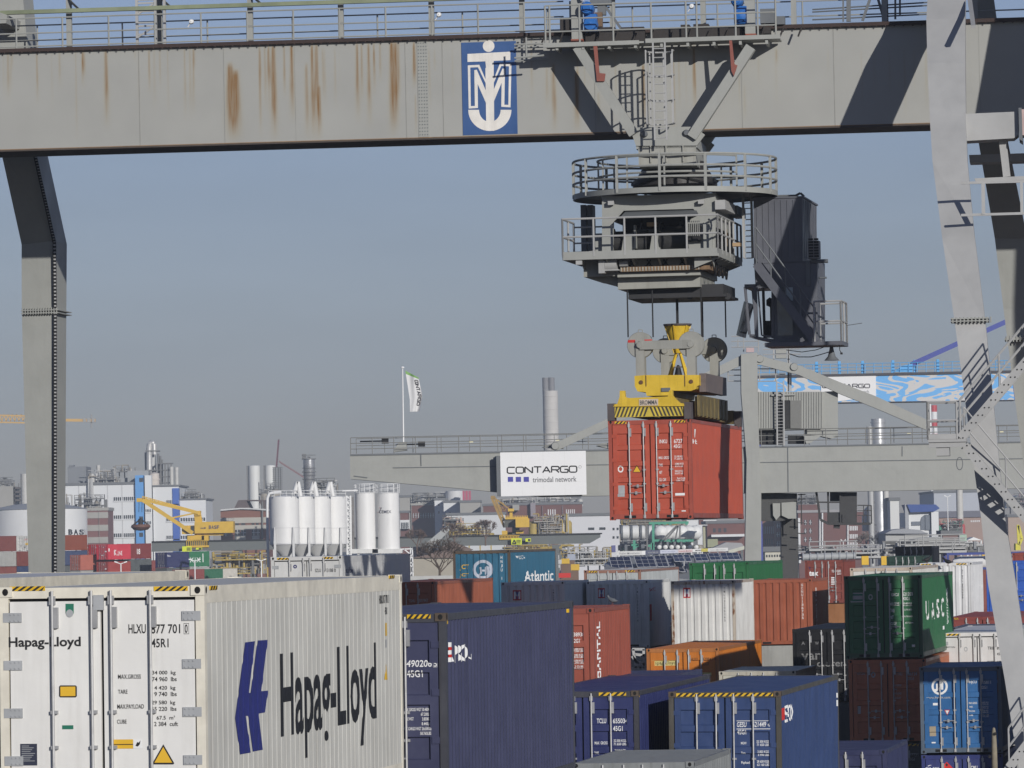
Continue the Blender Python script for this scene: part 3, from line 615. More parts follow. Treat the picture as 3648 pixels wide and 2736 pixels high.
for s, x0, y0, x1, y1 in (("www.hanjin.com", 672, 535, 1052, 572), ("HJCU", 1350, 285, 1465, 335), ("215811", 1522, 285, 1690, 335), ("8", 1740, 285, 1770, 335), ("22G1", 1525, 364, 1630, 412), ("MAX.GROSS", 1342, 622, 1470, 650), ("TARE", 1345, 684, 1402, 708), ("PAYLOAD", 1345, 750, 1440, 775), ("CUBE", 1345, 814, 1408, 838), ("30480 KG", 1532, 615, 1650, 637), ("67200 LB", 1532, 643, 1650, 665), ("2230 KG", 1550, 680, 1650, 700), ("4920 LB", 1550, 706, 1650, 727), ("28250 KG", 1535, 742, 1650, 763), ("62280 LB", 1535, 770, 1650, 792), ("33.2 CUM", 1555, 808, 1655, 828), ("1173 CUFT", 1558, 836, 1660, 858)): txt(hb, 'f', D7, s, x0, y0, x1, y1)
shape(hb, 'f', D7, [(955, 742), (1045, 742), (1003, 834)], RED); shape(hb, 'f', D7, [(972, 752), (1030, 752), (1003, 815)], WHT, .008)
rect(hb, 'f', D7, 775, 635, 850, 672, WHT); rect(hb, 'f', D7, 722, 1003, 826, 1158, paint((.35, .29, .20))); rect(hb, 'f', D7, 755, 1250, 818, 1270, WHT)
eb = container('dark blue container with a red diamond hazard placard, beneath the bright blue one', None, 0, P(.035, .045, .16, rust=.05), L=6.058, m=hb.m @ Matrix.Translation((0, .03, -2.63)), group='blue stack', lod=0)
shape(eb, 'f', D7, [(995, 1560), (1100, 1668), (995, 1776), (890, 1668)], paint((.60, .03, .02))); shape(eb, 'f', D7, [(990, 1632), (975, 1608), (992, 1580), (1000, 1600), (1012, 1592), (1012, 1615), (1002, 1632)], BLK, .008)
txt(eb, 'f', D7, "CMA CGM", 655, 1648, 872, 1700); txt(eb, 'f', D7, "ECMU", 1352, 1625, 1478, 1680); shape(eb, 'f', D7, [(690, 1625), (725, 1612), (762, 1612), (730, 1622), (705, 1634)], WHT)
tr = container('white refrigerated container partly hidden by the crane leg, number 89 on its door', D6(885, 905), 168, P(.64, .63, .62, rust=.0, streak=.2), H=2.896, which='L', kind='reefer', hz=[(-1.0, -.55)])
for s, x0, y0, x1, y1 in (("TRITON", 965, 1120, 1125, 1142), ("TRIL", 1640, 1122, 1750, 1168), ("890", 1785, 1125, 1862, 1168), ("45R1", 1785, 1217, 1880, 1258), ("MAX GROSS", 1637, 1345, 1740, 1368), ("34.000", 1788, 1345, 1855, 1368)): txt(tr, 'f', D6, s, x0, y0, x1, y1, BLK)
put(tr, 'f', ring_geo(16, .6), D6(1265, 1125), D6(1325, 1200), GALV, .004, 'label')
rb = container('red container showing only its striped top edge behind the crane leg', D6(1040, 655), 190, P(.24, .06, .05), which='L', hz=[(-1.05, -.9), (.62, 1.0)])
bl = container('blue grey container whose flat roof shows between the green and the red ones', D6(1075, 815), 181.5, P(.085, .09, .12), L=6.058, which='L')
wr = container('white container with ribbed end and grey code, behind the green one', D5(1402, 1340), 222, P(.66, .66, .66, rust=.02), L=6.058, kind='blind', hz=[(-1.05, -.6), (.5, .95)])
put(wr, 'f', rot90(text_geo("ALRU 907256"), False), C5(1708, 285), C5(1722, 525), BLK); txt(wr, 's', D6, "TN", 1508, 150, 1565, 195)
wd = container('pale container with a rusty corner and a long dusty roof behind the green one', C5(1312, 270), 198, P(.60, .59, .55, rust=.1, streak=.4), post=P(.5, .42, .34, rust=.5))
dk = container('green container with shade-darkened paint, far off, beneath the near-black one', D5(640, 1236), 327, P(.02, .05, .035), L=6.058)  # dark paint of this and the next one stands in for shade
dk2 = container('container with shade-darkened near-black paint, far off, on top of the green one', D5(758, 1085), 338, P(.013, .013, .017), L=6.058)
bs = container('bright blue container seen as a strip beside the crane leg', D5(1612, 1330), 236, P(.03, .10, .42), L=6.058, which='L')
rf = container('red brown container at the right edge beyond the crane leg', (3606, 1970), 250, P(.28, .07, .05), L=6.058, which='L')
cf = container('cream container at the right edge under the red brown one', None, 0, P(.62, .58, .48), L=6.058, m=rf.m @ Matrix.Translation((0, -2.5, -3.2)))
txt(rf, 'f', D5, "38877 3", 2060, 1320, 2150, 1345)
oe = container('orange brown container cut by the right edge of the view', None, 0, P(.30, .09, .05), L=6.058, m=Matrix.Translation((15.10 + 1.2, 149.4, 8.9)) @ Matrix.Rotation(-PSI, 4, 'Z'))
# --- far quay on the left: rows of small boxes seen along their sides
FL = [('dull maroon container above the red one, at the left edge', -10, 1133, (.17, .045, .035)), ('white refrigerated container with red lettering beside the crane leg', 297, 1128, (.58, .58, .55)),
      ('bright red container at the left edge, lower row', -112, 1330, (.48, .045, .035)), ('brown red container left of the crane leg, lower row', 108, 1328, (.20, .055, .04)),
      ('plain rust container right of the crane leg, upper row', 628, 1123, (.22, .055, .025)), ('cream container right of the crane leg, lower row', 548, 1318, (.45, .44, .38)),
      ('salmon coloured container in the lower far row', 790, 1318, (.42, .13, .09)), ('pinkish red container with white line name on its side', 1060, 1213, (.55, .04, .06)),
      ('dark maroon container with a white mark, upper far row', 1265, 1208, (.20, .035, .03)), ('tomato red container showing its end, left of the pinkish one', 985, 1216, (.50, .03, .04)),
      ('orange red container showing its end behind the rust one', 905, 1216, (.40, .08, .05)), ('red container under the pinkish one, end showing', 1060, 1385, (.33, .05, .04)),
      ('dark red container under the pinkish one, grey label on its end', 1142, 1385, (.28, .05, .04)), ('brick red container under the dark maroon one', 1220, 1378, (.25, .06, .05)),
      ('brick red container with a white edge strip, far row', 1445, 1372, (.24, .06, .05)), ('navy container with white name in the far row', 1640, 1292, (.03, .035, .11)),
      ('green container with white emblem in the far row', 1840, 1285, (.03, .17, .075)), ('flat brown container below the navy one, far row', 1790, 1462, (.24, .06, .05)),
      ('dark green container low at the end of the far row', 1975, 1460, (.03, .14, .07)), ('cream container at the end of the far row', 2120, 1455, (.55, .52, .46))]
far = {}
for i, (lb, x, y, c) in enumerate(FL):
    dd = 848 + {1265: 5.2, 985: 8, 905: 17, 1142: 5, 1220: 10, 1445: 15.2, 1840: 5.2, 1975: 5.2, 2120: 10.4, 108: 5.2, 297: 3}.get(x, 0)
    far[x, y] = container(lb, B1(x, y), dd, P(*c, rust=.0, streak=.1), L=6.058, yaw=R(35 if i != 1 else 12), lod=2, group='containers stacked on the far quay', kind='blind' if x in (-10, 628) else 'door')
k = far[1060, 1213]; txt(k, 's', B1, "K", 1125, 1268, 1150, 1322); txt(k, 's', B1, "LINE", 1155, 1280, 1205, 1322); rect(k, 's', B1, 1068, 1255, 1080, 1285, WHT)
k = far[1265, 1208]; txt(k, 's', B1, "18", 1350, 1258, 1382, 1312)
k = far[1840, 1285]; txt(k, 's', B1, "X1X", 1868, 1345, 1978, 1390); rect(k, 's', B1, 1996, 1305, 2004, 1390, WHT)
k = far[1640, 1292]; txt(k, 's', B1, "hs", 1652, 1316, 1678, 1336)
k = far[297, 1128]; txt(k, 'f', B1, "ALPA", 230, 1158, 285, 1174, RED); rect(k, 'f', B1, 250, 1200, 288, 1222, HZY); rect(k, 'f', B1, 234, 1236, 250, 1254, BLK)
for x, y in ((1060, 1213), (985, 1216), (905, 1216), (1060, 1385), (1142, 1385), (1220, 1378)):
    k = far[x, y]
    for j in (0, 1, 2): rect(k, 'f', B1, x - 62 + 30 * (j % 2), y + 28 + 38 * j, x - 40 + 30 * (j % 2), y + 36 + 42 * j, WHT)
for b in ALLBOX: finish(b)
# --- what the visible boxes stand on, down to the yard
SC = [P(.20, .055, .04), P(.04, .06, .13), P(.10, .11, .11), P(.03, .10, .06), P(.30, .13, .05), P(.35, .35, .33)]
carried = {id(uc), id(tt), id(hb), id(ik), id(rf), id(dk2), id(far[1060, 1213])}
n = 0
for b in ALLBOX:
    if id(b) in carried: continue
    z = b.m.translation.z
    if z < .3: continue
    lv = max(1, round(z / 2.7)); h = z / lv
    base = Matrix.Translation(b.m.translation) @ Matrix.Rotation(-math.atan2(b.m[0][1], b.m[1][1]), 4, 'Z')
    for q in range(lv):
        word = 'directly under' if q == 0 else ('two below' if q == 1 else 'three below' if q == 2 else 'lowest under')
        support('plain container %s the %s' % (word, ' '.join(b.root['label'].split()[:7]).rstrip(',')), base @ Matrix.Translation((0, 0, -h * (q + 1))), b.L, h - .012, SC[(n * 5 + q * 2) % 6]); n += 1
# ------------------------------------------------------------------ near gantry crane
def rail(mb, pts, h=1.1, step=1.4, r=.022, mids=(.5,), kick=True, posts=True):
    """hand rail along a polyline of floor points"""
    pts = [Vector(p) for p in pts]
    for a, b in zip(pts, pts[1:]):
        for q in (1.0,) + tuple(mids): mb.tube(a + Vector((0, 0, h * q)), b + Vector((0, 0, h * q)), r, 6)
        if kick: mb.bar(a + Vector((0, 0, .07)), b + Vector((0, 0, .07)), .02, .14)
        if posts:
            n = max(1, round((b - a).length / step))
            for i in range(n + 1):
                p = a.lerp(b, i / n); mb.tube(p, p + Vector((0, 0, h)), r, 6)
YB = R(-6.3)
BO = at(2404, 300, 152); BO.z = 0
BF = Fr(BO, YB)
crane = thing('gantry_crane', 'large grey gantry crane spanning the top of the view, rust streaks on its girder', 'crane', BF.m)
zT, zB = BF.f((2404, 104)).z, BF.f((2404, 466)).z
xL, xR = BF.f((-260, 200)).x, 25.0
TH = 2.2
g = MB(); g.box(xL, xR, .02, TH, zB, zT - .01)
girder = g.build('girder', GREY, crane)
# front web plate with painted rust runs
def web_plate():
    m = bpy.data.materials.new('girder_paint'); m.use_nodes = True; n, l = m.node_tree.nodes, m.node_tree.links; b = n['Principled BSDF']
    b.inputs['Roughness'].default_value = .5
    at_ = n.new('ShaderNodeAttribute'); at_.attribute_name = 'rust'
    tc = n.new('ShaderNodeTexCoord'); mp = n.new('ShaderNodeMapping'); mp.inputs['Scale'].default_value = (9, 1, .5); l.new(tc.outputs['Object'], mp.inputs[0])
    nz = n.new('ShaderNodeTexNoise'); nz.inputs['Scale'].default_value = 2; nz.inputs['Detail'].default_value = 5; l.new(mp.outputs[0], nz.inputs['Vector'])
    n2 = n.new('ShaderNodeTexNoise'); n2.inputs['Scale'].default_value = .7; n2.inputs['Detail'].default_value = 5; l.new(tc.outputs['Object'], n2.inputs['Vector'])
    r1 = n.new('ShaderNodeMapRange'); r1.inputs[1].default_value = .3; r1.inputs[2].default_value = .7; r1.inputs[3].default_value = .95; r1.inputs[4].default_value = 1.05; l.new(n2.outputs[0], r1.inputs[0])
    r2 = n.new('ShaderNodeMapRange'); r2.inputs[1].default_value = .25; r2.inputs[2].default_value = .75; r2.inputs[3].default_value = .6; r2.inputs[4].default_value = 1.15; l.new(nz.outputs[0], r2.inputs[0])
    mu = n.new('ShaderNodeMath'); mu.operation = 'MULTIPLY'; mu.use_clamp = True; l.new(at_.outputs['Fac'], mu.inputs[0]); l.new(r2.outputs[0], mu.inputs[1])
    base = n.new('ShaderNodeMix'); base.data_type = 'RGBA'; base.blend_type = 'MULTIPLY'; base.inputs[0].default_value = 1; base.inputs[6].default_value = (.315, .315, .295, 1); l.new(r1.outputs[0], base.inputs[7])
    mx = n.new('ShaderNodeMix'); mx.data_type = 'RGBA'; l.new(mu.outputs[0], mx.inputs[0]); l.new(base.outputs[2], mx.inputs[6])
    cr = n.new('ShaderNodeValToRGB'); cr.color_ramp.elements[0].color = (.32, .285, .185, 1); cr.color_ramp.elements[1].color = (.20, .11, .04, 1); l.new(mu.outputs[0], cr.inputs[0]); l.new(cr.outputs[0], mx.inputs[7])
    l.new(mx.outputs[2], b.inputs['Base Color']); return m
# (x0 px, top px, bottom px, half width px, strength) in photo pixels
RUN = []
for x, y0, y1, hw, s in ((50, 330, 640, 10, .5), (238, 330, 660, 7, .55), (385, 330, 560, 8, .4), (490, 330, 900, 6, .35), (535, 330, 560, 8, .5), (685, 320, 800, 14, .75), (965, 315, 600, 8, .5), (1035, 315, 560, 6, .4), (1195, 315, 760, 8, .4), (1250, 310, 720, 8, .45),
                         (1490, 420, 895, 26, 1.0), (1530, 460, 895, 26, .8), (1680, 300, 860, 8, .6), (1715, 300, 700, 8, .5), (1770, 295, 880, 17, .95), (1740, 300, 560, 10, .6), (1840, 295, 620, 8, .6), (1888, 295, 760, 14, .8), (2020, 290, 885, 12, .8), (2050, 290, 885, 14, .7), (1985, 420, 885, 14, .6), (2070, 560, 885, 12, .5)):
    RUN.append((*A1(x, y0), A1(x, y1)[1], hw * .55, s))
for x, y0, y1, hw, s in ((100, 285, 760, 12, .75), (130, 285, 640, 8, .6), (175, 285, 800, 12, .7), (210, 285, 600, 8, .6), (250, 285, 520, 8, .5), (325, 275, 860, 18, 1.0), (350, 275, 800, 14, .8), (370, 275, 620, 8, .5), (470, 280, 560, 10, 1.0), (480, 620, 860, 6, .5),
                         (1230, 260, 620, 8, .4), (1330, 440, 700, 10, .4), (1375, 420, 845, 14, .7), (1522, 470, 845, 16, .85), (1665, 600, 840, 10, .4), (1955, 420, 830, 12, .8), (2145, 320, 830, 10, .7), (2185, 320, 700, 6, .4)):
    RUN.append((*A2(x, y0), A2(x, y1)[1], hw * .55, s))
for x, y0, y1, hw, s in ((70, 300, 700, 10, .75), (400, 560, 780, 10, .25), (600, 180, 700, 8, .2)): RUN.append((*A3(x, y0), A3(x, y1)[1], hw * .55, s))
rs_ = random.Random(5)
for i in range(46): RUN.append((rs_.uniform(0, 3300), 178 - .027 * 0, rs_.uniform(200, 420), rs_.uniform(2, 5), rs_.uniform(.12, .4)))
runs = []
for u, v0, v1, hw, s in RUN:
    a, c = BF.f((u, v0)), BF.f((u, v1)); runs.append((a.x, a.z, c.z, hw / 119.0 * 1.35, s))
NX, NZ = 1100, 26
x0g, x1g = BF.f((-40, 200)).x, BF.f((3700, 200)).x
vs = []; ru = []
for j in range(NZ + 1):
    z = zB + .02 + (zT - .08 - zB - .02) * j / NZ
    for i in range(NX + 1):
        x = x0g + (x1g - x0g) * i / NX; vs.append((x, 0, z)); q = 0
        for rx, ra, rb, hw, s in runs:
            if abs(x - rx) > hw * 2.6: continue
            t = (ra - z) / (ra - rb) if ra > rb else 2
            if t < -.05: continue
            fall = min(1, (t + .05) / .08) * max(0, 1 - max(0, t - .55) / .55 if t < 1.1 else 0)
            q += s * fall * math.exp(-((x - rx) / (hw * (.55 + .6 * min(1, max(0, t))))) ** 2)
        ru.append(min(1, q * 1.25))
me = bpy.data.meshes.new('web_plate'); W1 = NX + 1
me.from_pydata(vs, [], [(j * W1 + i, j * W1 + i + 1, (j + 1) * W1 + i + 1, (j + 1) * W1 + i) for j in range(NZ) for i in range(NX)])
me.attributes.new('rust', 'FLOAT', 'POINT').data.foreach_set('value', ru); me.materials.append(web_plate()); link('web_plate', me, crane)
g = MB()
for C_, x_ in ((A1, 900), (A1, 1450), (A2, 415), (A2, 655), (A2, 1640), (A3, 380), (A3, 980)): q_ = BF.f(C_(x_, 400)); g.box(q_.x - .012, q_.x + .012, -.008, .0, zB + .03, zT - .1)
for x_ in (-11.5, 9.1): g.box(x_ - .006, x_ + .006, -.005, .0, zB + .03, zT - .1)
g.build('plate_seam', paint((.275, .275, .255), .6, .2, 2), crane)
g = MB(); g.box(xL, xR, -.03, .0, zB, zB + .022); g.build('rust_edge', paint((.24, .15, .08), .8, .4, 3), crane)
g = MB(); g.box(xL, xR, -.16, TH + .1, zT - .09, zT + .02); g.build('top_flange', BROWN, crane)
g = MB(); g.box(xL, xR, -.05, TH + .05, zB - .05, zB); g.build('bottom_flange', paint((.07, .055, .045), .7, .3, 2), crane)
g = MB()
for i in range(140): g.tube((xL + i * .27, -.145, zT - .13), (xL + i * .27, -.145, zT - .09), .022, 6)
g.build('flange_bolts', BROWN, crane)
# bolted splice
a, c = BF.f(A2(490, 270)), BF.f(A2(570, 868)); k = MB(); k.box(a.x, c.x, -.014, 0, zB + .03, zT - .1)
for i in range(4):
    for j in range(28):
        x = a.x + (c.x - a.x) * (.14 + .24 * i); z = zB + .1 + (zT - zB - .28) * j / 27; k.tube((x, -.03, z), (x, -.01, z), .016, 6, mi=1)
k.build('splice_plate', [GREY, GREYD], crane)
# emblem panel
k = MB(); a, c = BF.f(A2(777, 264)), BF.f(A2(1143, 858)); k.box(a.x, c.x, -.018, 0, c.z - .04, a.z - .06)
pan = k.build('emblem_panel', paint((.035, .09, .24), .5, .1, 1), crane)
k = MB()
def epoly(pts, lift): k.add([(lambda p: (p.x, lift, p.z))(BF.f(A2(*q))) for q in pts], [tuple(range(len(pts)))])
epoly([(955 + 38 * math.cos(t * .2618), 299 + 38 * math.sin(t * .2618)) for t in range(24)], -.022)
epoly([(818, 350), (1096, 335), (1096, 390), (988, 395), (988, 455), (940, 455), (934, 398), (818, 402)], -.022)
epoly([(934, 440), (988, 440), (992, 848), (940, 848)], -.023)
for pts in ([(820, 424), (895, 420), (937, 520), (937, 542), (886, 436), (836, 438), (840, 688), (866, 687), (862, 455), (878, 452), (938, 590), (938, 668), (884, 545), (886, 700), (826, 704)],):
    epoly(pts, -.022); epoly([(1923 - x, y - 8 * (x < 900)) for x, y in pts], -.022)
arc = [(963 + 140 * math.cos(R(t)), 712 + 137 * math.sin(R(t))) for t in range(180, -1, -9)]; inn = [(963 + 70 * math.cos(R(t)), 712 + 78 * math.sin(R(t))) for t in range(0, 181, 9)]
for i in range(20): epoly([arc[i], arc[i + 1], inn[19 - i], inn[20 - i]], -.022)
k.build('emblem', paint((.72, .69, .64), .5, .12, 2, .35, .06), pan)
# walkway rails, festoon posts and conductor bar over the girder
k = MB()
xs = [BF.f(A1(90 + 300 * i, 200)).x for i in range(-1, 13)]
for x in xs: k.tube((x, .35, zT), (x, .35, zT + .98), .028, 6)
for h in (.98, .52, .12): k.tube((xs[0], .35, zT + h), (xs[-1] - .2, .35, zT + h), .024, 6)
k.build('walkway_railing', GREY, crane)
k = MB(); xr = [BF.f(A1(160 + 558 * i, 200)).x for i in range(-1, 13)]
for x in xr: k.tube((x, 1.9, zT), (x, 1.9, zT + .92), .026, 6)
for h in (.92, .46): k.tube((xL, 1.9, zT + h), (xR, 1.9, zT + h), .024, 6)
k.build('rear_railing', GREY, crane)
for i in range(-1, 13):
    x = BF.f(A1(390 + 592.5 * i, 200)).x; k = MB()
    if x > 9: continue
    k.box(x - .08, x + .08, 1.35, 1.51, zT, zT + 1.75)
    k.add([(x - .08, 1.35, zT + 1.75), (x + .42, .9, zT + 1.30), (x + .48, .9, zT + 1.16), (x + .08, 1.35, zT + 1.5), (x - .08, 1.5, zT + 1.75), (x + .42, 1.05, zT + 1.30), (x + .48, 1.05, zT + 1.16), (x + .08, 1.5, zT + 1.5)], [(0, 1, 2, 3), (4, 7, 6, 5), (0, 4, 5, 1), (1, 5, 6, 2), (2, 6, 7, 3), (3, 7, 4, 0)])
    k.build('festoon_post', GREY, crane)
k = MB(); k.box(xL, BF.f(A2(2400, 0)).x, .9, 1.06, zT + 1.18, zT + 1.3); k.build('conductor_bar', paint((.22, .25, .16), .6, .3, .8), crane)
k = MB(); xa, xb, xc = BF.f(A1(850, 200)).x, BF.f(A1(1030, 200)).x, BF.f(A1(970, 200)).x
for x in (xa, xc, xb): k.bar((x, 1.0, zT), (x, 1.0, zT + 2), .08)
for i in range(5): k.bar((xa, 1.0, zT + .35 * i), (xc, 1.0, zT + .35 * (i + (i % 2) * 1)), .05); k.bar((xa, 1.0, zT + .35 * i + .1), (xc, 1.0, zT + .35 * i + .1), .045)
k.build('access_ladder', GREYL, crane)
for p in (A1(1240, 140), A2(632, 95), A3(58, 40)):
    q = BF.f(p, .3); k = MB(); k.lathe([(.01, -.07), (.06, -.06), (.08, .03), (.07, .06), (0, .07)], (q.x, q.y, q.z), 14, 'y'); k.tube((q.x - .12, .35, q.z - .15), (q.x, .3, q.z), .02); k.build('floodlight', WHT, crane)
# lattice on the right above the girder
k = MB()
for (x0, y0, x1, y1, wd) in ((1075, -40, 1075, 140, .13), (1040, -40, 1040, 140, .05), (1215, -10, 1165, 135, .08), (1265, -10, 1305, 125, .08), (1378, -10, 1378, 125, .06), (1408, -10, 1408, 95, .06)):
    a, c = BF.f(A3(x0, y0), 1.7), BF.f(A3(x1, y1), 1.7); k.bar(a, c, wd)
for y0, y1 in ((62, 15), (78, 35), (128, 92)): k.tube(BF.f(A3(840, y0), 1.7), BF.f(A3(1600, y1), 1.7), .025)
k.build('service_mast', GREYD, crane)
def leg(name, stations, mat, depth=1.2):
    """stations: (left px, right px, local y front)"""
    mb = MB(); vs = []
    for pl, pr, y in stations:
        a, c = BF.f(pl, y), BF.f(pr, y); vs += [a, c, (c.x, y + depth, c.z), (a.x, y + depth, a.z)]
    n = len(stations); fs = [(0, 1, 2, 3), (4 * n - 1, 4 * n - 2, 4 * n - 3, 4 * n - 4)]
    for i in range(n - 1):
        for j in range(4): fs.append((4 * i + j, 4 * i + (j + 1) % 4, 4 * i + 4 + (j + 1) % 4, 4 * i + 4 + j))
    mb.add(vs, fs); return mb.build(name, mat, crane)
D = lambda x, y: (x / .60636, y / .60636)
# left leg, set behind the girder
ll = leg('left_leg', [(A1(-60, 560), A1(150, 560), TH + 1.6), (A1(2, 960), A1(226, 960), TH + 3.2), (A1(140, 1585), A1(357, 1560), TH + 5.6), (D(47, 670), D(118, 670), TH + 6), (D(62, 1245), D(115, 1245), TH + 6.6), (D(78, 1760), D(114, 1760), TH + 7.2)], GREY, 1.9)
LY = TH + 5.85; k = MB(); a, c = BF.f(D(45, 672), LY), BF.f(D(148, 672), LY)
for i in range(2): k.box(a.x, BF.f(D(122, 672), LY).x + .06, LY, LY + 2.2, a.z - .04 + .09 * i - .05, a.z - .01 + .09 * i - .05)
for i in range(14): k.tube((a.x + .05 + i * .085, LY + .03, a.z - .12), (a.x + .05 + i * .085, LY + .03, a.z + .1), .022, 6)
k.build('leg_flange', GREY, ll)
k = MB(); pts = [BF.f(A1(222, 985), TH + 3.2), BF.f(A1(352, 1570), TH + 5.5), BF.f(D(119, 670), TH + 5.9), BF.f(D(119, 1245), TH + 6.5), BF.f(D(117, 1500), TH + 6.9)]
for a, c in zip(pts, pts[1:]):
    k.bar(a, c, .11, .05, (0, 1, 0), 0); n = int((c - a).length / .11)
    for i in range(n): q = a.lerp(c, i / n); k.box(q.x - .02, q.x + .05, q.y - .05, q.y - .02, q.z, q.z + .045, 1)
k.build('cable_tray', [DARK, GREYL], ll)
k = MB(); k.prism([(BF.f(A1(-80, 0), TH + .6).x, zT - .2), (BF.f(A1(-80, 0), TH + .6).x, zT + 3), (BF.f(A1(140, 0), TH + .6).x, zT + 2.4), (BF.f(A1(188, 295), TH + .6).x, zT - .2)], TH + .6, TH + 2.2)
k.prism([(BF.f(A1(-60, 0), 1).x, zT + .9), (BF.f(A1(45, 0), 1).x, zT + .9), (BF.f(A1(55, 0), 1).x, zT + 1.15), (BF.f(A1(-60, 0), 1).x, zT + 1.35)], .8, TH + .6)
k.build('leg_head', GREY, crane)
# right front leg, leaning out toward the viewer
RL = [((3306, -140), (3440, -140), -1.2), ((3304, 0), (3439, 0), -2.2), ((3300, 68), (3438, 68), -3.0), ((3304, 225), (3438.6, 225), -4.4), ((3314, 448), (3441, 448), -5.9), ((3322, 576), (3446, 576), -6.8), ((3357, 850), (3470, 829), -8.4), ((3401, 1147), (3510, 1147), -10.0), ((3430, 1368), (3532, 1368), -10.6), ((3480, 1743), (3569, 1743), -11.5), ((3494, 1836), (3579, 1836), -11.7), ((3519, 2075), (3618, 2075), -12.2), ((3580, 2425), (3672, 2425), -12.9), ((3629, 2736), (3712, 2736), -13.4), ((3680, 3050), (3760, 3050), -14)]
rl = leg('right_front_leg', RL, GREYL, .95)
k = MB(); a, c = BF.f(B5(1488, 108), -10.15), BF.f(B5(1846, 112), -10.15)
for i in range(2): k.box(a.x, c.x + .05, -10.15, -8.95, a.z - .06 + i * .07, a.z - .03 + i * .07)
for i in range(11): k.tube((a.x + .06 + i * .105, -10.12, a.z - .10), (a.x + .06 + i * .105, -10.12, a.z + .06), .024, 6)
k.build('leg_flange', GREY, rl)
k = MB(); a, c = BF.f(D2(1500, 0), -2.4), BF.f(D2(1548, 350), -5.1); k.bar(a, c, .13, .08, (0, 1, 0))
k.build('cable_tray', GREYL, rl)
# unseen blocks beyond the right leg, added to shade girder and stacks

def wbox(name, x0, x1, y0, y1, z0, z1, mat):
    k = MB(); k.box(x0, x1, y0, y1, z0, z1); k.v = [tuple(BF.i @ Vector(p)) for p in k.v]; k.build(name, mat, crane)
k = MB(); k.bar(BF.i @ Vector((19.3, 145.5, 33)), BF.i @ Vector((17.6, 145.5, 24)), 2.6, .6, (0, 1, 0)); k.build('outer_leg', GREY, crane)  # added out of view to cast the slanted shadow on the girder's right end
wbox('electrical_house', 23.7, 27.8, 144.6, 146.4, 22.8, 27.4, GREY); wbox('leg_platform', 14.6, 23.5, 139.6, 141.2, 12.3, 12.5, GREYD); wbox('switch_cabinet', 18.2, 21.25, 140.0, 140.5, 12.5, 17.6, GREY); wbox('switch_cabinet', 21.85, 22.0, 140.0, 140.5, 12.5, 17.6, GREY)  # added out of view as shadow casters; the slab gap leaves a lit strip
# right rear leg
rr = leg('right_rear_leg', [((3430, -150), (3520, -150), TH + .6), ((3474, 200), (3570, 200), TH + 2.2), ((3485, 500), (3590, 500), TH + 4.4), ((3544, 850), (3660, 850), TH + 7), ((3575, 1100), (3690, 1100), TH + 7.2), ((3615, 1418), (3720, 1418), TH + 7.2), ((3652, 1700), (3770, 1700), TH + 7.2), ((4300, 1900), (4420, 1900), TH + 7.2), ((4700, 2700), (4800, 2700), TH + 7.2)], GREY, 1.3)
k = MB(); a, c = BF.f(B5(2022, 296), TH + 7.1), BF.f(B5(2330, 290), TH + 7.1)
k.box(a.x, c.x, TH + 6.9, TH + 8.5, a.z - .05, a.z + .03)
for i in range(12): k.tube((a.x + .06 + i * .105, TH + 6.9, a.z - .11), (a.x + .06 + i * .105, TH + 6.9, a.z + .08), .025, 6)
k.build('leg_flange', GREY, rr)
# side arm and stair frames at the right
def flat(C, pts, y0, y1, mb, mi=0):
    q = [BF.f(C(*p), y0) for p in pts]; mb.prism([(p.x, p.z) for p in q], y0, y1, mi)
k = MB(); flat(D3, [(1440, 20), (2145, -10), (2140, 292), (2080, 340), (1455, 375)], -5.6, -4.5, k); k.build('side_arm', GREYL, crane)
k = MB(); flat(D3, [(2140, -60), (2180, -60), (2195, 380), (2150, 350)], -5.8, -4.3, k); flat(D3, [(2180, -40), (2260, -40), (2260, 300), (2190, 300)], -5.6, -4.5, k, 1); k.build('arm_flange', [GREYD, paint((.45, .33, .31), .6, .2, 2)], crane)
k = MB(); flat(D3, [(1880, 368), (1980, 362), (2035, 840), (1938, 850)], -5.2, -5.0, k); flat(D3, [(1560, 868), (2260, 835), (2260, 885), (1580, 915)], -5.3, -4.9, k); flat(D3, [(1490, 560), (2280, 535), (2280, 640), (1500, 660)], 3.5, 4.6, k); k.build('stair_frame', GREYL, crane)
k = MB()
for y0, y1 in ((930, 905), (1352, 1325)): k.bar(BF.f(D3(1385, y0), -8.9), BF.f(D3(2290, y1), -8.9), .07)
k.bar(BF.f(D3(1675, 930), -8.9), BF.f(D3(1680, 1345), -8.9), .10); k.bar(BF.f(D3(2178, 915), -8.9), BF.f(D3(2185, 1330), -8.9), .08); k.build('platform_railing', GREYL, crane)
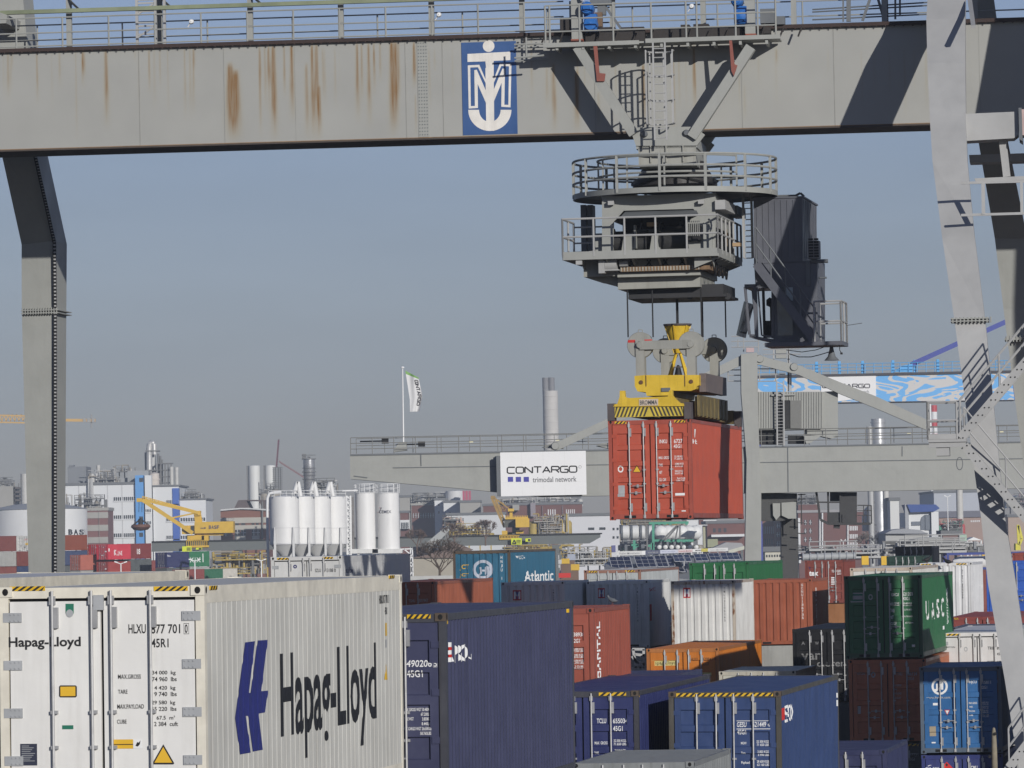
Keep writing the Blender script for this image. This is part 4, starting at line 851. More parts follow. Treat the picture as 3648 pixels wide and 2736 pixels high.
def stair(name, p, q, y, wdt=.75, off=None, rails=True):
    """flight of stairs between two pixels in plane y"""
    a, c = BF.f(p, y), BF.f(q, y); root = MB()
    for yy in (y, y + wdt): root.bar((a.x, yy, a.z), (c.x, yy, c.z), .05, .24)
    n = int(abs(c.z - a.z) / .2)
    for i in range(n + 1):
        t = i / max(1, n); x, z = a.x + (c.x - a.x) * t, a.z + (c.z - a.z) * t; root.box(x - .13, x + .13, y, y + wdt, z - .02, z + .01)
        root.tube((x - .05, y - .04, z), (x - .05, y - .02, z), .022, 6, mi=1); root.tube((x + .07, y - .04, z), (x + .07, y - .02, z), .022, 6, mi=1)
    o = root.build(name, [GREYL, DARK], crane)
    if rails:
        for yy in (y, y + wdt):
            k = MB()
            for h in (.55, 1.05): k.tube((a.x, yy, a.z + h), (c.x, yy, c.z + h), .024, 6)
            m = max(2, int(Vector((c.x - a.x, 0, c.z - a.z)).length / 1.5))
            for i in range(m + 1): t = i / m; x, z = a.x + (c.x - a.x) * t, a.z + (c.z - a.z) * t; k.tube((x, yy, z), (x, yy, z + 1.05), .024, 6)
            k.build('stair_railing', GREYL, o)
stair('stairway', D4(960, 1440), (3700, 1235), -12.6)
stair('stairway', D4(1040, 1590), D5(2600, 1080), -12.6)
stair('stairway', (3595, 2735), (3705, 2590), -14.6)
k = MB(); a, c = BF.f(D4(320, 1470), -12.9), BF.f(D4(1075, 1470), -12.9)
k.box(a.x, c.x, -12.9, -11.6, a.z - .08, a.z); k.box(a.x + .02, c.x - .02, -12.85, -12.75, a.z - .22, a.z - .08); k.box(BF.f(D4(480, 1600), -12.8).x, BF.f(D4(740, 1600), -12.8).x, -12.8, -11.9, a.z - .45, a.z - .1); land = k.build('stair_landing', GREYL, crane)
k = MB(); rail(k, [(c.x - .25, -11.6, a.z), (a.x, -11.6, a.z), (a.x, -12.9, a.z), (c.x - .25, -12.9, a.z)], 1.02, .65, .028, (.5,)); k.build('landing_railing', GREYL, land)
k = MB(); pts = []
for t in range(15): pts.append(BF.f(B5(1578 + 32 * math.sin(t * .45), 1545 + 62 * math.cos(t * .45) - 20), -12.8))
k.path(pts, .012, 5); k.build('hanging_loop', GREYD, land)

# ------------------------------------------------------------------ trolley
tro = thing('crane_trolley', 'grey trolley riding on the crane girder, with rotating machinery deck and cab', 'crane trolley', BF.m)
def tf(C, x, y, yl=0): return BF.f(C(x, y), yl)
YP = -1.35
k = MB()
for pts in ([(75, 340), (832, 316), (832, 348), (78, 376)], [(882, 304), (1945, 270), (1948, 303), (884, 338)]):
    q = [tf(E1, x, y, YP) for x, y in pts]; k.prism([(p.x, p.z) for p in q], YP, YP + .08)
xa, xb = tf(E1, 80, 350, YP).x, tf(E1, 1940, 290, YP).x; zf = tf(E1, 880, 330, YP).z
k.box(xa, xb, YP + .08, -.2, zf - .02, zf + .03); k.box(xa, xb, TH + .2, TH + 1.4, zf - .02, zf + .03)
for i in range(9): x = xa + (xb - xa) * (i + .5) / 9; k.box(x - .04, x + .04, YP + .08, -.18, zf - .16, zf - .02)
plat = k.build('service_platform', GREY, tro)
k = MB(); zr = zf + .05
pp = [tf(E1, x, 320, YP).x for x in (95, 130, 365, 630, 930, 1205, 1290, 1595, 1770, 1912)]
for x in pp: k.tube((x, YP + .03, zr), (x, YP + .03, zr + 1.12), .03, 6)
for h in (1.12, .72, .34): k.tube((pp[0], YP + .03, zr + h), (pp[-1], YP + .03, zr + h), .024, 6)
k.build('platform_railing', GREY, plat)
k = MB()
for y in (YP + .1, -.25):
    a, c = tf(E1, -20, 330, y), tf(E1, 60, 330, y); k.tube((a.x - .5, y, zf + .05), (xa, y, zf + .05), .03); k.tube((a.x - .5, y, zf - .35), (xa, y, zf - .3), .03)
k.tube((tf(E1, -60, 300, YP).x, YP + .1, zf - .35), (tf(E1, -60, 300, YP).x, YP + .1, zf + .25), .03); k.build('cable_bracket', GREY, plat)
# bogies, drives and clutter on the girder top
for x0, x1, m in ((305, 388, GREY), (1672, 1752, GREY)):
    a, c = tf(E1, x0, 300, -.5).x, tf(E1, x1, 300, -.5).x; k = MB(); k.box(a, c, -.62, -.25, zf + .02, zf + 1.75, 0); k.box(a - .02, c + .02, -.64, -.22, zf + .02, zf + .22, 1); k.build('bogie_post', [m, paint((.28, .09, .06), .7, .2, 3)], tro)
MOTB = paint((.02, .13, .42), .35, .08, 3)
for mx, my, sc_ in ((445, 150, 1.0), (1625, 90, .9)):
    q = tf(E1, mx, my, -.55); r = .20 * sc_; k = MB()
    k.lathe([(0, -.42), (r * .8, -.40), (r, -.34), (r, .24), (r * .8, .3), (0, .3)], (q.x - .06, q.y, q.z + .30), 18, 'y'); k.lathe([(0, -.44), (r * .55, -.44), (r * .6, -.40)], (q.x - .06, q.y, q.z + .30), 14, 'y')
    k.box(q.x - .16, q.x + .22, q.y - .2, q.y + .22, q.z - .38, q.z + .14); k.lathe([(0, -.34), (r * .9, -.32), (r * 1.05, -.2), (r * 1.05, .2)], (q.x + .03, q.y, q.z - .17), 18, 'y'); k.build('drive_motor', MOTB, tro)
    k = MB(); k.lathe([(0, -.1), (.06, -.08), (.08, 0), (.05, .08)], (q.x - .2, q.y - .2, q.z + .62), 10, 'z'); k.build('brake_lever', WHT, tro)
k = MB()
for x0, y0, x1, y1, y in ((208, 140, 292, 242, -.5), (410, 250, 880, 325, -.4), (520, 215, 640, 250, -.3), (940, 232, 1675, 285, -.45), (1160, 195, 1230, 245, -.3), (1800, 215, 1870, 262, -.4), (690, 215, 870, 235, -.3), (1260, 190, 1380, 230, -.2)):
    a, c = tf(E1, x0, y0, y), tf(E1, x1, y1, y); k.box(a.x, c.x, y, y + .9, c.z, a.z)
for i in range(16): x = -4.5 + i * .55; k.tube((x, -.5, zf + .1), (x + .12, -.5, zf + .35 + .2 * random.random()), .03)
k.build('travel_gear', paint((.035, .030, .028), .7, .4, 3, 0, .3), tro)
k = MB(); a, c = tf(E1, 1785, 70, -.3), tf(E1, 1905, 180, -.3); k.box(a.x, c.x, -.3, .3, c.z, a.z); a, c = tf(E1, 1905, 128, -.3), tf(E1, 1980, 190, -.3); k.box(a.x, c.x, -.3, .2, c.z, a.z)
a, c = tf(E1, 485, 100, .3), tf(E1, 545, 225, .3); k.box(a.x, c.x, .2, .5, c.z, a.z, 1); k.build('control_cabinet', [GREYD, paint((.16, .10, .06))], tro)
k = MB(); k.bar(tf(E1, 560, 40, .9), tf(E1, 690, 225, .9), .08); k.bar(tf(E1, 540, 10, .9), tf(E1, 540, 120, .9), .25); k.box(tf(E1, 450, 20, .9).x, tf(E1, 615, 20, .9).x, .7, 1.1, tf(E1, 450, 45, .9).z, tf(E1, 450, 5, .9).z); k.build('winch_frame', GREYD, tro)
# V frames either side of the girder and the neck
YV = -1.05
for y, m in ((YV, GREY), (TH + .75, GREY)):
    for (x0, y0, x1, y1) in ((350, 372, 795, 1060), (1715, 372, 1250, 1085)):
        k = MB(); a, c = tf(E1, x0, y0, YV), tf(E1, x1, y1, YV); k.bar((a.x, y, a.z), (c.x, y, c.z), .30, .40, (0, 1, 0)); k.build('diagonal_brace', m, tro)
for pts in ([(472, 352), (502, 348), (520, 575), (568, 580), (560, 640), (500, 640)], [(1543, 318), (1565, 316), (1585, 505), (1608, 515), (1580, 600), (1560, 560)]):
    k = MB(); q = [tf(E1, x, y, YV - .28) for x, y in pts]; k.prism([(p.x, p.z) for p in q], YV - .28, YV - .22); k.build('strut', paint((.24, .075, .055), .6, .15, 3), tro)
k = MB(); q = [tf(E1, x, y, YV - .05) for x, y in ((818, 1004), (1262, 998), (1318, 1010), (1300, 1106), (1240, 1106), (800, 1106))]
q2 = [tf(A4, x, y, YV - .05) for x, y in ((640, 0), (1112, 0), (1060, 70), (665, 72))]
k.prism([(p.x, p.z) for p in [q[0], q[1], q2[1], q2[2], q2[3], q2[0]]], YV - .05, YV + .1); k.prism([(p.x, p.z) for p in [q[0], q[1], q2[1], q2[2], q2[3], q2[0]]], TH + .65, TH + .8)
k.box(q2[3].x, q2[2].x, YV, TH + .75, q2[2].z - .05, q2[2].z + .25)
for x, y in ((875, 1056), (1206, 1047)):
    p = tf(E1, x, y, YV - .1); k.lathe([(0, -.06), (.07, -.06), (.10, -.02), (.10, .1)], (p.x, p.y, p.z), 14, 'y', 1)
k.build('gusset', [GREY, GREYD], tro)
k = MB(); a, c = tf(A4, 680, 70, YV), tf(A4, 1055, 195, YV); k.box(a.x, c.x, YV, TH + .7, c.z, a.z)
for x in (760, 860, 970): p = tf(A4, x, 80, YV); k.box(p.x - .015, p.x + .015, YV - .06, YV, c.z + .1, a.z)
k.build('neck', paint((.31, .31, .28), .5, .1, 1, .5, .1), tro)
# ladder with safety cage
k = MB(); yl = YV - .75
xa, xb = tf(E1, 942, 340, yl).x, tf(E1, 1036, 340, yl).x; za, zb_ = tf(E1, 980, 335, yl).z, tf(E1, 980, 1104, yl).z
for x in (xa, xb): k.bar((x, yl, zb_), (x, yl, za), .05)
n = 11
for i in range(n): z = za - .18 - (za - zb_ - .25) * i / (n - 1); k.tube((xa, yl, z), (xb, yl, z), .018)
lad = k.build('ladder', GREYL, tro)
k = MB(); cx = (xa + xb) / 2; hoops = [tf(E1, 980, y, yl).z for y in (398, 590, 782, 970)]
ring = [(cx + .42 * math.cos(R(t)), yl + .12 + .55 * math.sin(R(t))) for t in range(-20, 201, 20)]
for z in hoops: k.path([(x, y, z) for x, y in ring], .025)
for t in (0, 3, 5, 8, 11): k.bar((ring[t][0], ring[t][1], hoops[-1]), (ring[t][0], ring[t][1], hoops[0]), .04)
k.build('safety_cage', GREYL, lad)
# slewing ring and round walkway
YC = 1.1
zf2 = tf(A4, 265, 402, YC).z; zr2 = tf(A4, 262, 188, YC).z; RO = abs(tf(A4, 262, 300, YC).x - tf(A4, 1576, 300, YC).x) / 2; XC = (tf(A4, 262, 300, YC).x + tf(A4, 1576, 300, YC).x) / 2
k = MB(); k.lathe([(.5, .05), (1.15, .05), (1.15, .22), (1.28, .22), (1.28, .40), (1.15, .40), (1.12, .55), (1.0, .75), (.95, .95)], (XC, YC, zf2), 32); k.build('slewing_bearing', paint((.03, .028, .028), .5, .3, 3), tro)
slew = thing('slewing_unit', 'turning grey machinery house with round railed walkway hung below the trolley', 'crane machinery', Matrix.Translation(BF.m @ Vector((XC, YC, 0))) @ Matrix.Rotation(-PSI, 4, 'Z'))
HF = Fr.__new__(Fr); HF.m = slew.matrix_world.copy(); HF.i = HF.m.inverted()
k = MB(); k.lathe([(1.2, .02), (RO, .02), (RO + .02, .02), (RO + .02, -.14), (RO, -.14), (RO - .1, -.02), (1.2, -.02)], (0, 0, zf2), 48); walk = k.build('round_walkway', GREY, slew)
for i in range(12): pass
k = MB(); hh = zr2 - zf2
for z in (zr2, zf2 + hh * .66, zf2 + hh * .33): k.path([(RO * math.cos(R(t)), RO * math.sin(R(t)), z) for t in range(0, 361, 6)], .036)
for i in range(14): t = R(i * 360 / 14 + 12); k.bar((RO * math.cos(t), RO * math.sin(t), zf2 - .1), (RO * math.cos(t), RO * math.sin(t), zr2), .075)
k.build('walkway_railing', GREY, walk)
k = MB(); RI = RO * .76
for z in (zr2 + .02, zf2 + hh * .52): k.path([(RI * math.cos(R(t)), RI * math.sin(R(t)), z) for t in range(30, 331, 6)], .034)
for i in range(11): t = R(30 + i * 30); k.bar((RI * math.cos(t), RI * math.sin(t), zf2), (RI * math.cos(t), RI * math.sin(t), zr2), .05)
k.build('inner_railing', GREY, walk)
def hf(C, x, y, yl): return HF.f(C(x, y), yl)
YH = -2.2
k = MB(); out = [hf(A4, x, y, YH) for x, y in ((445, 405), (1180, 384), (1180, 770), (1010, 775), (990, 560), (1076, 520), (1036, 480), (585, 492), (520, 565), (515, 790), (445, 795))]
k.prism([(p.x, p.z) for p in out], YH, YH + .12)
hx0, hx1 = out[0].x, out[1].x; hz1 = out[0].z; hz0 = hf(A4, 445, 790, YH).z
k.box(hx1 - .1, hx1, YH + .12, 2.2, hz1 - 1.0, hz1); k.box(hx0, hx0 + .1, YH + .12, 2.2, hz1 - .6, hz1); k.box(hx0, hx1, YH + .12, 2.2, hz1 - .06, hz1 - .001); k.box(hx0, hx1, 2.0, 2.2, hz0, hz1 - .1)
k.box(hx0 - .02, hx1 + .02, YH - .05, YH, hz1 - .02, hz1 + .02)
p1, p2 = hf(A4, 540, 545, YH + .4), hf(A4, 1040, 500, YH + .4)
k.build('machinery_house', GREY, slew)
k = MB(); q = [hf(A4, x, y, YH - .35) for x, y in ((560, 545), (585, 495), (1036, 482), (1076, 520))]
k.add([(q[0].x, YH - .5, q[0].z), (q[3].x, YH - .5, q[3].z), (q[2].x, YH + .2, q[2].z + .05), (q[1].x, YH + .2, q[1].z + .05)], [(0, 1, 2, 3)]); k.build('canopy', GREYD, slew)
# winches
for x0, x1 in ((570, 655), (752, 825)):
    k = MB(); pts = [hf(A4, x, y, YH + .5) for x, y in ((x0, 760), (x0 + 18, 640), (x1 - 10, 638), (x1, 758))]; k.prism([(p.x, p.z) for p in pts], YH + .5, YH + .6); k.build('winch_bracket', GREY, slew)
k = MB()
for x0, x1, y, r in ((520, 600, 700, .42), (655, 745, 705, .40), (830, 1000, 690, .55)):
    a, c = hf(A4, x0, y, YH + 1.0), hf(A4, x1, y, YH + 1.0); k.lathe([(0, 0), (r, 0), (r, .04), (r * .8, .05), (r * .8, c.x - a.x - .05), (r, c.x - a.x - .04), (r, c.x - a.x), (0, c.x - a.x)], (a.x, YH + 1.0, a.z), 20, 'x')
k.build('winch_drum', paint((.025, .025, .025), .5, .3, 4), slew)
k = MB()
for (x0, y0, x1, y1, y, mi) in ((735, 568, 800, 592, YH + .7, 1), (650, 585, 665, 735, YH + .4, 0), (990, 590, 1085, 690, YH - .12, 2), (1030, 585, 1065, 690, YH - .2, 2), (1100, 580, 1160, 742, YH - .15, 0), (395, 640, 455, 755, YH + .4, 0), (400, 690, 470, 760, YH + .2, 0), (1290, 700, 1340, 722, YH + 2.5, 1), (1240, 610, 1250, 720, YH + 1.5, 1)):
    k = MB(); a, c = hf(A4, x0, y0, y), hf(A4, x1, y1, y); k.box(a.x, c.x, y, y + .3, c.z, a.z, mi); k.build('electric_cabinet', [GREY, paint((.40, .28, .16)), DARK], slew)
k = MB()
for i in range(7): p = hf(A4, 1000 + i * 12, 600, YH - .22); k.box(p.x, p.x + .02, YH - .24, YH - .2, hf(A4, 0, 690, YH).z, hf(A4, 0, 592, YH).z, 0)
k.path([hf(A4, 1135 + 22 * math.sin(t * .5), 545 + 14 * t, YH - .3) for t in range(7)], .035); k.build('cooling_grille', [GREY, paint((.40, .28, .16)), DARK], slew)
k = MB()
for x0, x1 in ((305, 345), (350, 388)): a, c = hf(A4, x0, 455, .4), hf(A4, x1, 760, .4); k.box(a.x, c.x, .4, 1.0, c.z, a.z)
k.build('hose_column', GREYD, slew)
for x0, y0, x1, y1, m in ((1210, 470, 1275, 515, GREYL), (1290, 500, 1345, 545, GREYD)):
    k = MB(); a, c = HF.sd(A4(x0, y0), hx1 + .15), HF.sd(A4(x1, y1), hx1 + .15); k.box(hx1, hx1 + .3, a.y, c.y, c.z, c.z + .28); k.build('lamp_housing', m, slew)
# lower deck
YD0, YD1 = -2.85, 2.9
a, b_ = hf(A4, 192, 792, YD0), hf(A4, 1197, 762, YD0); dz = (a.z + b_.z) / 2; dx0, dx1 = a.x, b_.x
k = MB(); k.box(dx0, dx1, YD0, YD1, dz - .10, dz - .02); k.box(dx0, dx1, YD0 - .02, YD0, dz - .10, dz + .14); k.box(dx1, dx1 + .02, YD0, YD1, dz - .12, dz + .12); k.box(dx0 - .02, dx0, YD0, YD1 - 2, dz - .1, dz + .14)
for i in range(7): y = YD0 + .3 + i * .85; k.prism([(dx1, dz - .12), (dx1, dz - .14), (dx1 - .75, dz - .42), (dx1 - .75, dz - .12)], y, y + .05)
for i in range(6): x = dx0 + .5 + i * (dx1 - dx0) / 6; k.add([(x, YD0, dz - .1), (x, YD0 + .9, dz - .1), (x, YD0 + .9, dz - .4), (x + .05, YD0, dz - .1), (x + .05, YD0 + .9, dz - .1), (x + .05, YD0 + .9, dz - .4)], [(0, 1, 2), (3, 5, 4), (0, 3, 4, 1), (1, 4, 5, 2), (2, 5, 3, 0)])
deck = k.build('lower_deck', GREY, slew)
k = MB(); rail(k, [(dx0, YD0 + 2.2, dz), (dx0, YD0, dz), (dx1, YD0, dz), (dx1, YD1, dz)], 1.12, .92, .032, (.52,), False); k.build('deck_railing', GREYL, deck)
k = MB(); rail(k, [(dx0 + 1.15, YD0 + 2.2, dz), (dx0 + 1.15, YD0 + .9, dz)], 1.0, .7, .028, (.52,), False); rail(k, [(dx0, YD0 + 2.2, dz), (dx0 + 1.15, YD0 + 2.2, dz)], 1.0, .5, .028, (.52, .25), False); k.build('deck_railing', GREYL, deck)
# hull under the deck
YU = -2.0
k = MB(); pts = [hf(A4, x, y, YU) for x, y in ((326, 800), (1075, 785), (1078, 905), (550, 915), (326, 922))]; k.prism([(p.x, p.z) for p in pts], YU, 2.2)
pts = [hf(A4, x, y, YU + .05) for x, y in ((330, 922), (1082, 902), (1290, 972), (1290, 1000), (620, 1002))]
pts2 = [hf(A4, x, y, YU + .3) for x, y in ((548, 915), (1080, 890), (1080, 985), (548, 1003))]; k.prism([(p.x, p.z) for p in pts2], YU + .3, 1.8)
zl = hf(A4, 700, 910, YU).z; k.prism([(p.x, p.z) for p in [pts[0], hf(A4, 548, 916, YU + .05), hf(A4, 620, 1000, YU + .05)]], YU + .5, 1.8)
k.box(hf(A4, 548, 900, YU).x, hf(A4, 1085, 900, YU).x, YU - .1, 1.9, zl - .05, zl + .06)
k.build('hull', paint((.31, .31, .28), .5, .12, 1, .3, .12), slew)
k = MB(); a, c = hf(A4, 615, 1005, -1.3), hf(A4, 1232, 1050, -1.3); k.box(a.x, c.x, -1.3, 1.6, c.z, a.z + .1)
a, c = hf(A4, 615, 1035, -1.4), hf(A4, 1250, 1058, -1.4); k.box(a.x, c.x, -1.4, 1.6, c.z + .05, c.z + .12)
for x in (700, 780, 830, 1015, 1260): p = hf(A4, x, 1058, -1.2); k.lathe([(0, -.05), (.1, -.05), (.1, .05), (0, .05)], (p.x, -1.2, p.z + .05), 12, 'y')
k.build('rope_sheave_frame', paint((.03, .03, .032), .6, .2), slew)
k = MB(); a, c = hf(A4, 470, 840, YU - .35), hf(A4, 545, 840, YU - .35); k.lathe([(0, 0), (.24, .0), (.24, c.x - a.x), (0, c.x - a.x)], (a.x, YU - .35, a.z), 18, 'x'); p = hf(A4, 430, 840, YU - .35); k.box(p.x, p.x + .18, YU - .6, YU - .1, p.z - .28, p.z + .28); p = hf(A4, 560, 835, YU - .35); k.lathe([(0, 0), (.10, 0), (.10, .25), (0, .25)], (p.x, YU - .35, p.z), 12, 'x'); k.box(hf(A4, 465, 880, YU).x, hf(A4, 570, 880, YU).x, YU - .55, YU, hf(A4, 465, 888, YU).z, hf(A4, 465, 880, YU).z); k.build('cable_reel', GREYL, slew)
k = MB(); a, c = hf(A4, 568, 872, YU - .22), hf(A4, 1090, 862, YU - .22); k.box(a.x, c.x, YU - .3, YU - .02, (a.z + c.z) / 2 - .07, (a.z + c.z) / 2 + .07); k.box(c.x - .05, c.x + .25, YU - .3, 1.8, (a.z + c.z) / 2 - .07, (a.z + c.z) / 2 + .05)
for i in range(26): x = a.x + (c.x - a.x) * i / 26; k.box(x, x + .04, YU - .315, YU - .3, (a.z + c.z) / 2 - .06, (a.z + c.z) / 2 + .06, 1)
k.build('cable_chain', [paint((.22, .14, .08), .8, .4, 4), paint((.36, .33, .28), .8, .4, 5)], slew)
k = MB()
for i in range(6):
    x = hx0 + .3 + i * .5; k.path([(x + .12 * t, YU - .06 - .05 * math.sin(t * .9), dz - .12 - .28 * math.sin(t * .63)) for t in range(6)], .022, 5)
for i in range(4):
    y = -1.6 + i * .9; k.path([(dx1 - .3, y + .15 * t, dz - .2 - .4 * math.sin(t * .63)) for t in range(6)], .025, 5)
k.path([(1.3 * math.cos(R(t)), 1.3 * math.sin(R(t)), zf2 + .35 + .1 * math.sin(R(t * 3))) for t in range(180, 361, 15)], .04, 6)
k.build('hose_bundle', DARK, slew)
k = MB()
for x, y, z in ((hx0 + .2, YH - .12, hz1 - .25), (hx1 - .5, YH - .12, hz1 - .3), (dx0 + .4, YD0 - .05, dz - .25)): k.box(x, x + .18, y - .08, y + .05, z, z + .12)
k.build('work_lamp', GREYL, slew)
k = MB(); k.box(hx0 + .12, hx1 - .12, 1.75, 1.98, hz0, hz1 - .12); k.build('inner_wall', DARK, slew)
k = MB()
for i in range(9): x = hx0 + .45 + i * .3; k.bar((x, 1.2, dz + .1 + (i % 3) * .3), (x + .25, 1.2, dz + 1.2 - (i % 2) * .4), .05)
k.bar((hx0 + .5, .6, dz + .9), (hx1 - .5, .6, dz + .95), .09); k.bar((hx0 + .5, .5, dz + .35), (hx1 - 1.2, .5, dz + .3), .12); k.build('drive_shafts', GREYD, slew)
# ladder up the right corner
k = MB(); p, q = hf(A4, 1358, 372, .8), hf(A4, 1412, 372, .8); zb1 = hf(A4, 1380, 800, .8).z
for x in (p.x, q.x): k.bar((x, .8, zb1), (x, .8, p.z), .07)
for i in range(13): z = zb1 + (p.z - zb1) * i / 12; k.tube((p.x, .8, z), (q.x, .8, z), .018)
k.build('ladder', GREYL, slew)
# operator's housing and cab
YK = .4
def cabpoly(pts, y0, y1, mb, mi=0): q = [hf(A4, x, y, y0) for x, y in pts]; mb.prism([(p.x, p.z) for p in q], y0, y1, mi)
k = MB(); cabpoly([(1425, 418), (1745, 408), (1745, 830), (1430, 840)], YK, 4.4, k)
a = hf(A4, 1425, 418, YK); c = hf(A4, 1745, 408, YK); k.box(a.x - .04, c.x + .04, YK - .04, 4.45, c.z, c.z + .05)
for i in range(8): x = a.x + .1 + (c.x - a.x - .2) * i / 7; k.box(x - .012, x + .012, YK - .02, YK, a.z - 1.8, a.z - .05)
for i in range(8): y = YK + .2 + i * .5; k.box(c.x, c.x + .015, y, y + .03, c.z - 1.8, c.z - .05)
k.build('cab_housing', CABM, slew)
k = MB(); cabpoly([(1430, 836), (1840, 812), (1842, 1352), (1560, 1362), (1552, 1300), (1552, 990), (1440, 985)], YK, 2.6, k); cab = k.build('operator_cab', CABM, slew)
k = MB(); FRM = CABM
def ring_frame(pts, y, w=.045):
    q = [hf(A4, x, yy, y) for x, yy in pts]
    for p, r in zip(q, q[1:] + q[:1]): k.bar(p, r, w, .06, (0, 1, 0))
ring_frame([(1372, 985), (1425, 985), (1440, 1300), (1400, 1295)], YK - .02); ring_frame([(1455, 990), (1548, 990), (1550, 1310), (1480, 1300)], YK - .02)
ring_frame([(1372, 985), (1425, 985), (1440, 1300), (1400, 1295)], 2.4); ring_frame([(1455, 990), (1548, 990), (1550, 1310), (1480, 1300)], 2.4)
for p, r in (((1372, 985), (1400, 1295)), ((1440, 985), (1450, 1310)), ((1552, 985), (1552, 1320))):
    a, c = hf(A4, *p, YK), hf(A4, *r, YK); k.bar(a, c, .08, .08, (0, 1, 0)); k.bar((a.x, 2.4, a.z), (c.x, 2.4, c.z), .08, .08, (0, 1, 0))
a, c = hf(A4, 1400, 1300, YK), hf(A4, 1560, 1350, YK); k.prism([(a.x, a.z), (c.x, c.z + .12), (c.x, c.z), (a.x, a.z - .06)], YK, 2.5); a, c = hf(A4, 1368, 975, YK), hf(A4, 1555, 990, YK); k.box(a.x, c.x, YK, 2.5, c.z, c.z + .12)
k.build('window_frame', CABM, cab)
k = MB(); q = [hf(A4, x, y, YK + .02) for x, y in ((1330, 1305), (1318, 1300), (1368, 1080), (1385, 1085))]; k.prism([(p.x, p.z) for p in q], YK - .1, 2.2); k.build('tilted_window', paint((.05, .06, .07), .1), cab)
k = MB(); a, c = hf(A4, 1578, 990, YK - .02), hf(A4, 1682, 1300, YK - .02); k.box(a.x, c.x, YK - .03, YK, c.z, a.z); k.build('window', glass((.10, .11, .115)), cab)
k = MB(); a, c = hf(A4, 1635, 990, YK - .04), hf(A4, 1683, 1075, YK - .04); k.box(a.x, c.x, YK - .05, YK - .03, c.z, a.z); k.build('window', paint((.35, .42, .45), .2), cab)
k = MB(); a = hf(A4, 1515, 1250, 1.4); k.box(a.x - .1, a.x + .25, 1.2, 1.7, a.z - .3, a.z + .2); k.box(a.x + .12, a.x + .28, 1.2, 1.7, a.z + .1, a.z + .75); k.lathe([(0, .0), (.11, .05), (.11, .22), (0, .3)], (a.x + .1, 1.4, a.z + .62), 10); k.build('operator_seat', DARK, cab)
k = MB(); a, c = hf(A4, 1778, 688, YK - .25), hf(A4, 1852, 800, YK - .25); k.box(a.x, c.x, YK - .3, YK + .25, c.z, a.z, 0)
for i in range(2):
    for j in range(7): k.box(a.x + .03 + i * .16, a.x + .17 + i * .16, YK - .31, YK - .3, c.z + .03 + j * .085, c.z + .09 + j * .085, 1)
k.build('air_conditioner', [paint((.2, .2, .2)), BLACK], slew)
k = MB(); a = hf(A4, 1770, 815, YK - .05); k.box(a.x - .02, a.x + .10, YK - .06, YK, a.z - .75, a.z, 0); a = hf(A4, 1845, 820, YK); k.tube((a.x - .2, YK, a.z), (a.x + .3, YK, a.z), .06, 8); k.tube((a.x, YK, a.z - .5), (a.x + .25, YK, a.z - .5), .03, 8)
k.path([hf(A4, 1575, 398, 1), hf(A4, 1700, 395, 1), hf(A4, 1730, 378, 1), hf(A4, 1755, 400, 1)], .04); k.build('cab_fittings', GREYD, slew)
k = MB(); a, c = hf(A4, 1842, 1335, YK), hf(A4, 2022, 1355, YK); k.box(a.x - 1.5, c.x, YK - .9, YK + .9, c.z - .06, c.z + .06); pl = k.build('cab_platform', CABM, slew)
k = MB(); rail(k, [(a.x, YK + .85, c.z + .06), (c.x - .03, YK + .85, c.z + .06), (c.x - .03, YK - .85, c.z + .06), (a.x, YK - .85, c.z + .06)], 1.2, .75, .03, (.5,), False); k.build('platform_railing', GREYL, pl)
k = MB(); a, c = hf(A4, 1445, 838, YK - .8), hf(A4, 1830, 1345, YK - .8); k.bar(a, c, .06, .26); k.bar((a.x, YK - .15, a.z), (c.x, YK - .15, c.z), .06, .26)
for i in range(14): t = i / 13; k.box(a.x + (c.x - a.x) * t - .1, a.x + (c.x - a.x) * t + .1, YK - .8, YK - .15, a.z + (c.z - a.z) * t - .02, a.z + (c.z - a.z) * t)
cs = k.build('cab_stair', CABM, slew)
k = MB()
for h in (.5, 1.0): k.tube((a.x, YK - .8, a.z + h + .1), (c.x, YK - .8, c.z + h), .025)
for i in range(5): t = i / 4; k.tube((a.x + (c.x - a.x) * t, YK - .8, a.z + (c.z - a.z) * t), (a.x + (c.x - a.x) * t, YK - .8, a.z + (c.z - a.z) * t + 1.05), .022)
k.build('stair_railing', GREYD, cs)
k = MB(); a = hf(A4, 1932, 1372, YK); k.lathe([(.05, 0), (.07, -.12), (.12, -.3), (.23, -.42), (.2, -.42), (.1, -.28)], (a.x, YK, a.z), 16); k.build('horn', GREYD, slew)
k = MB(); k.path([hf(A4, x, y, YK) for x, y in ((1660, 1420), (1720, 1440), (1800, 1440), (1860, 1425), (1925, 1405))], .014, 5); k.path([hf(A4, x, y, YK) for x, y in ((1640, 1395), (1740, 1408), (1830, 1395), (1880, 1378))], .012, 5); k.path([hf(A4, x, y, YK) for x, y in ((1985, 1370), (1985, 1395), (1995, 1412))], .012, 5); a = hf(A4, 1995, 1415, YK); k.box(a.x - .03, a.x + .04, YK, YK + .05, a.z - .04, a.z + .02); k.build('loose_cable', DARK, slew)
k = MB(); a, c = hf(A4, 2035, 1235, YK), hf(A4, 2130, 1221, YK); k.tube(a, c, .012); k.build('antenna', GREYD, slew)

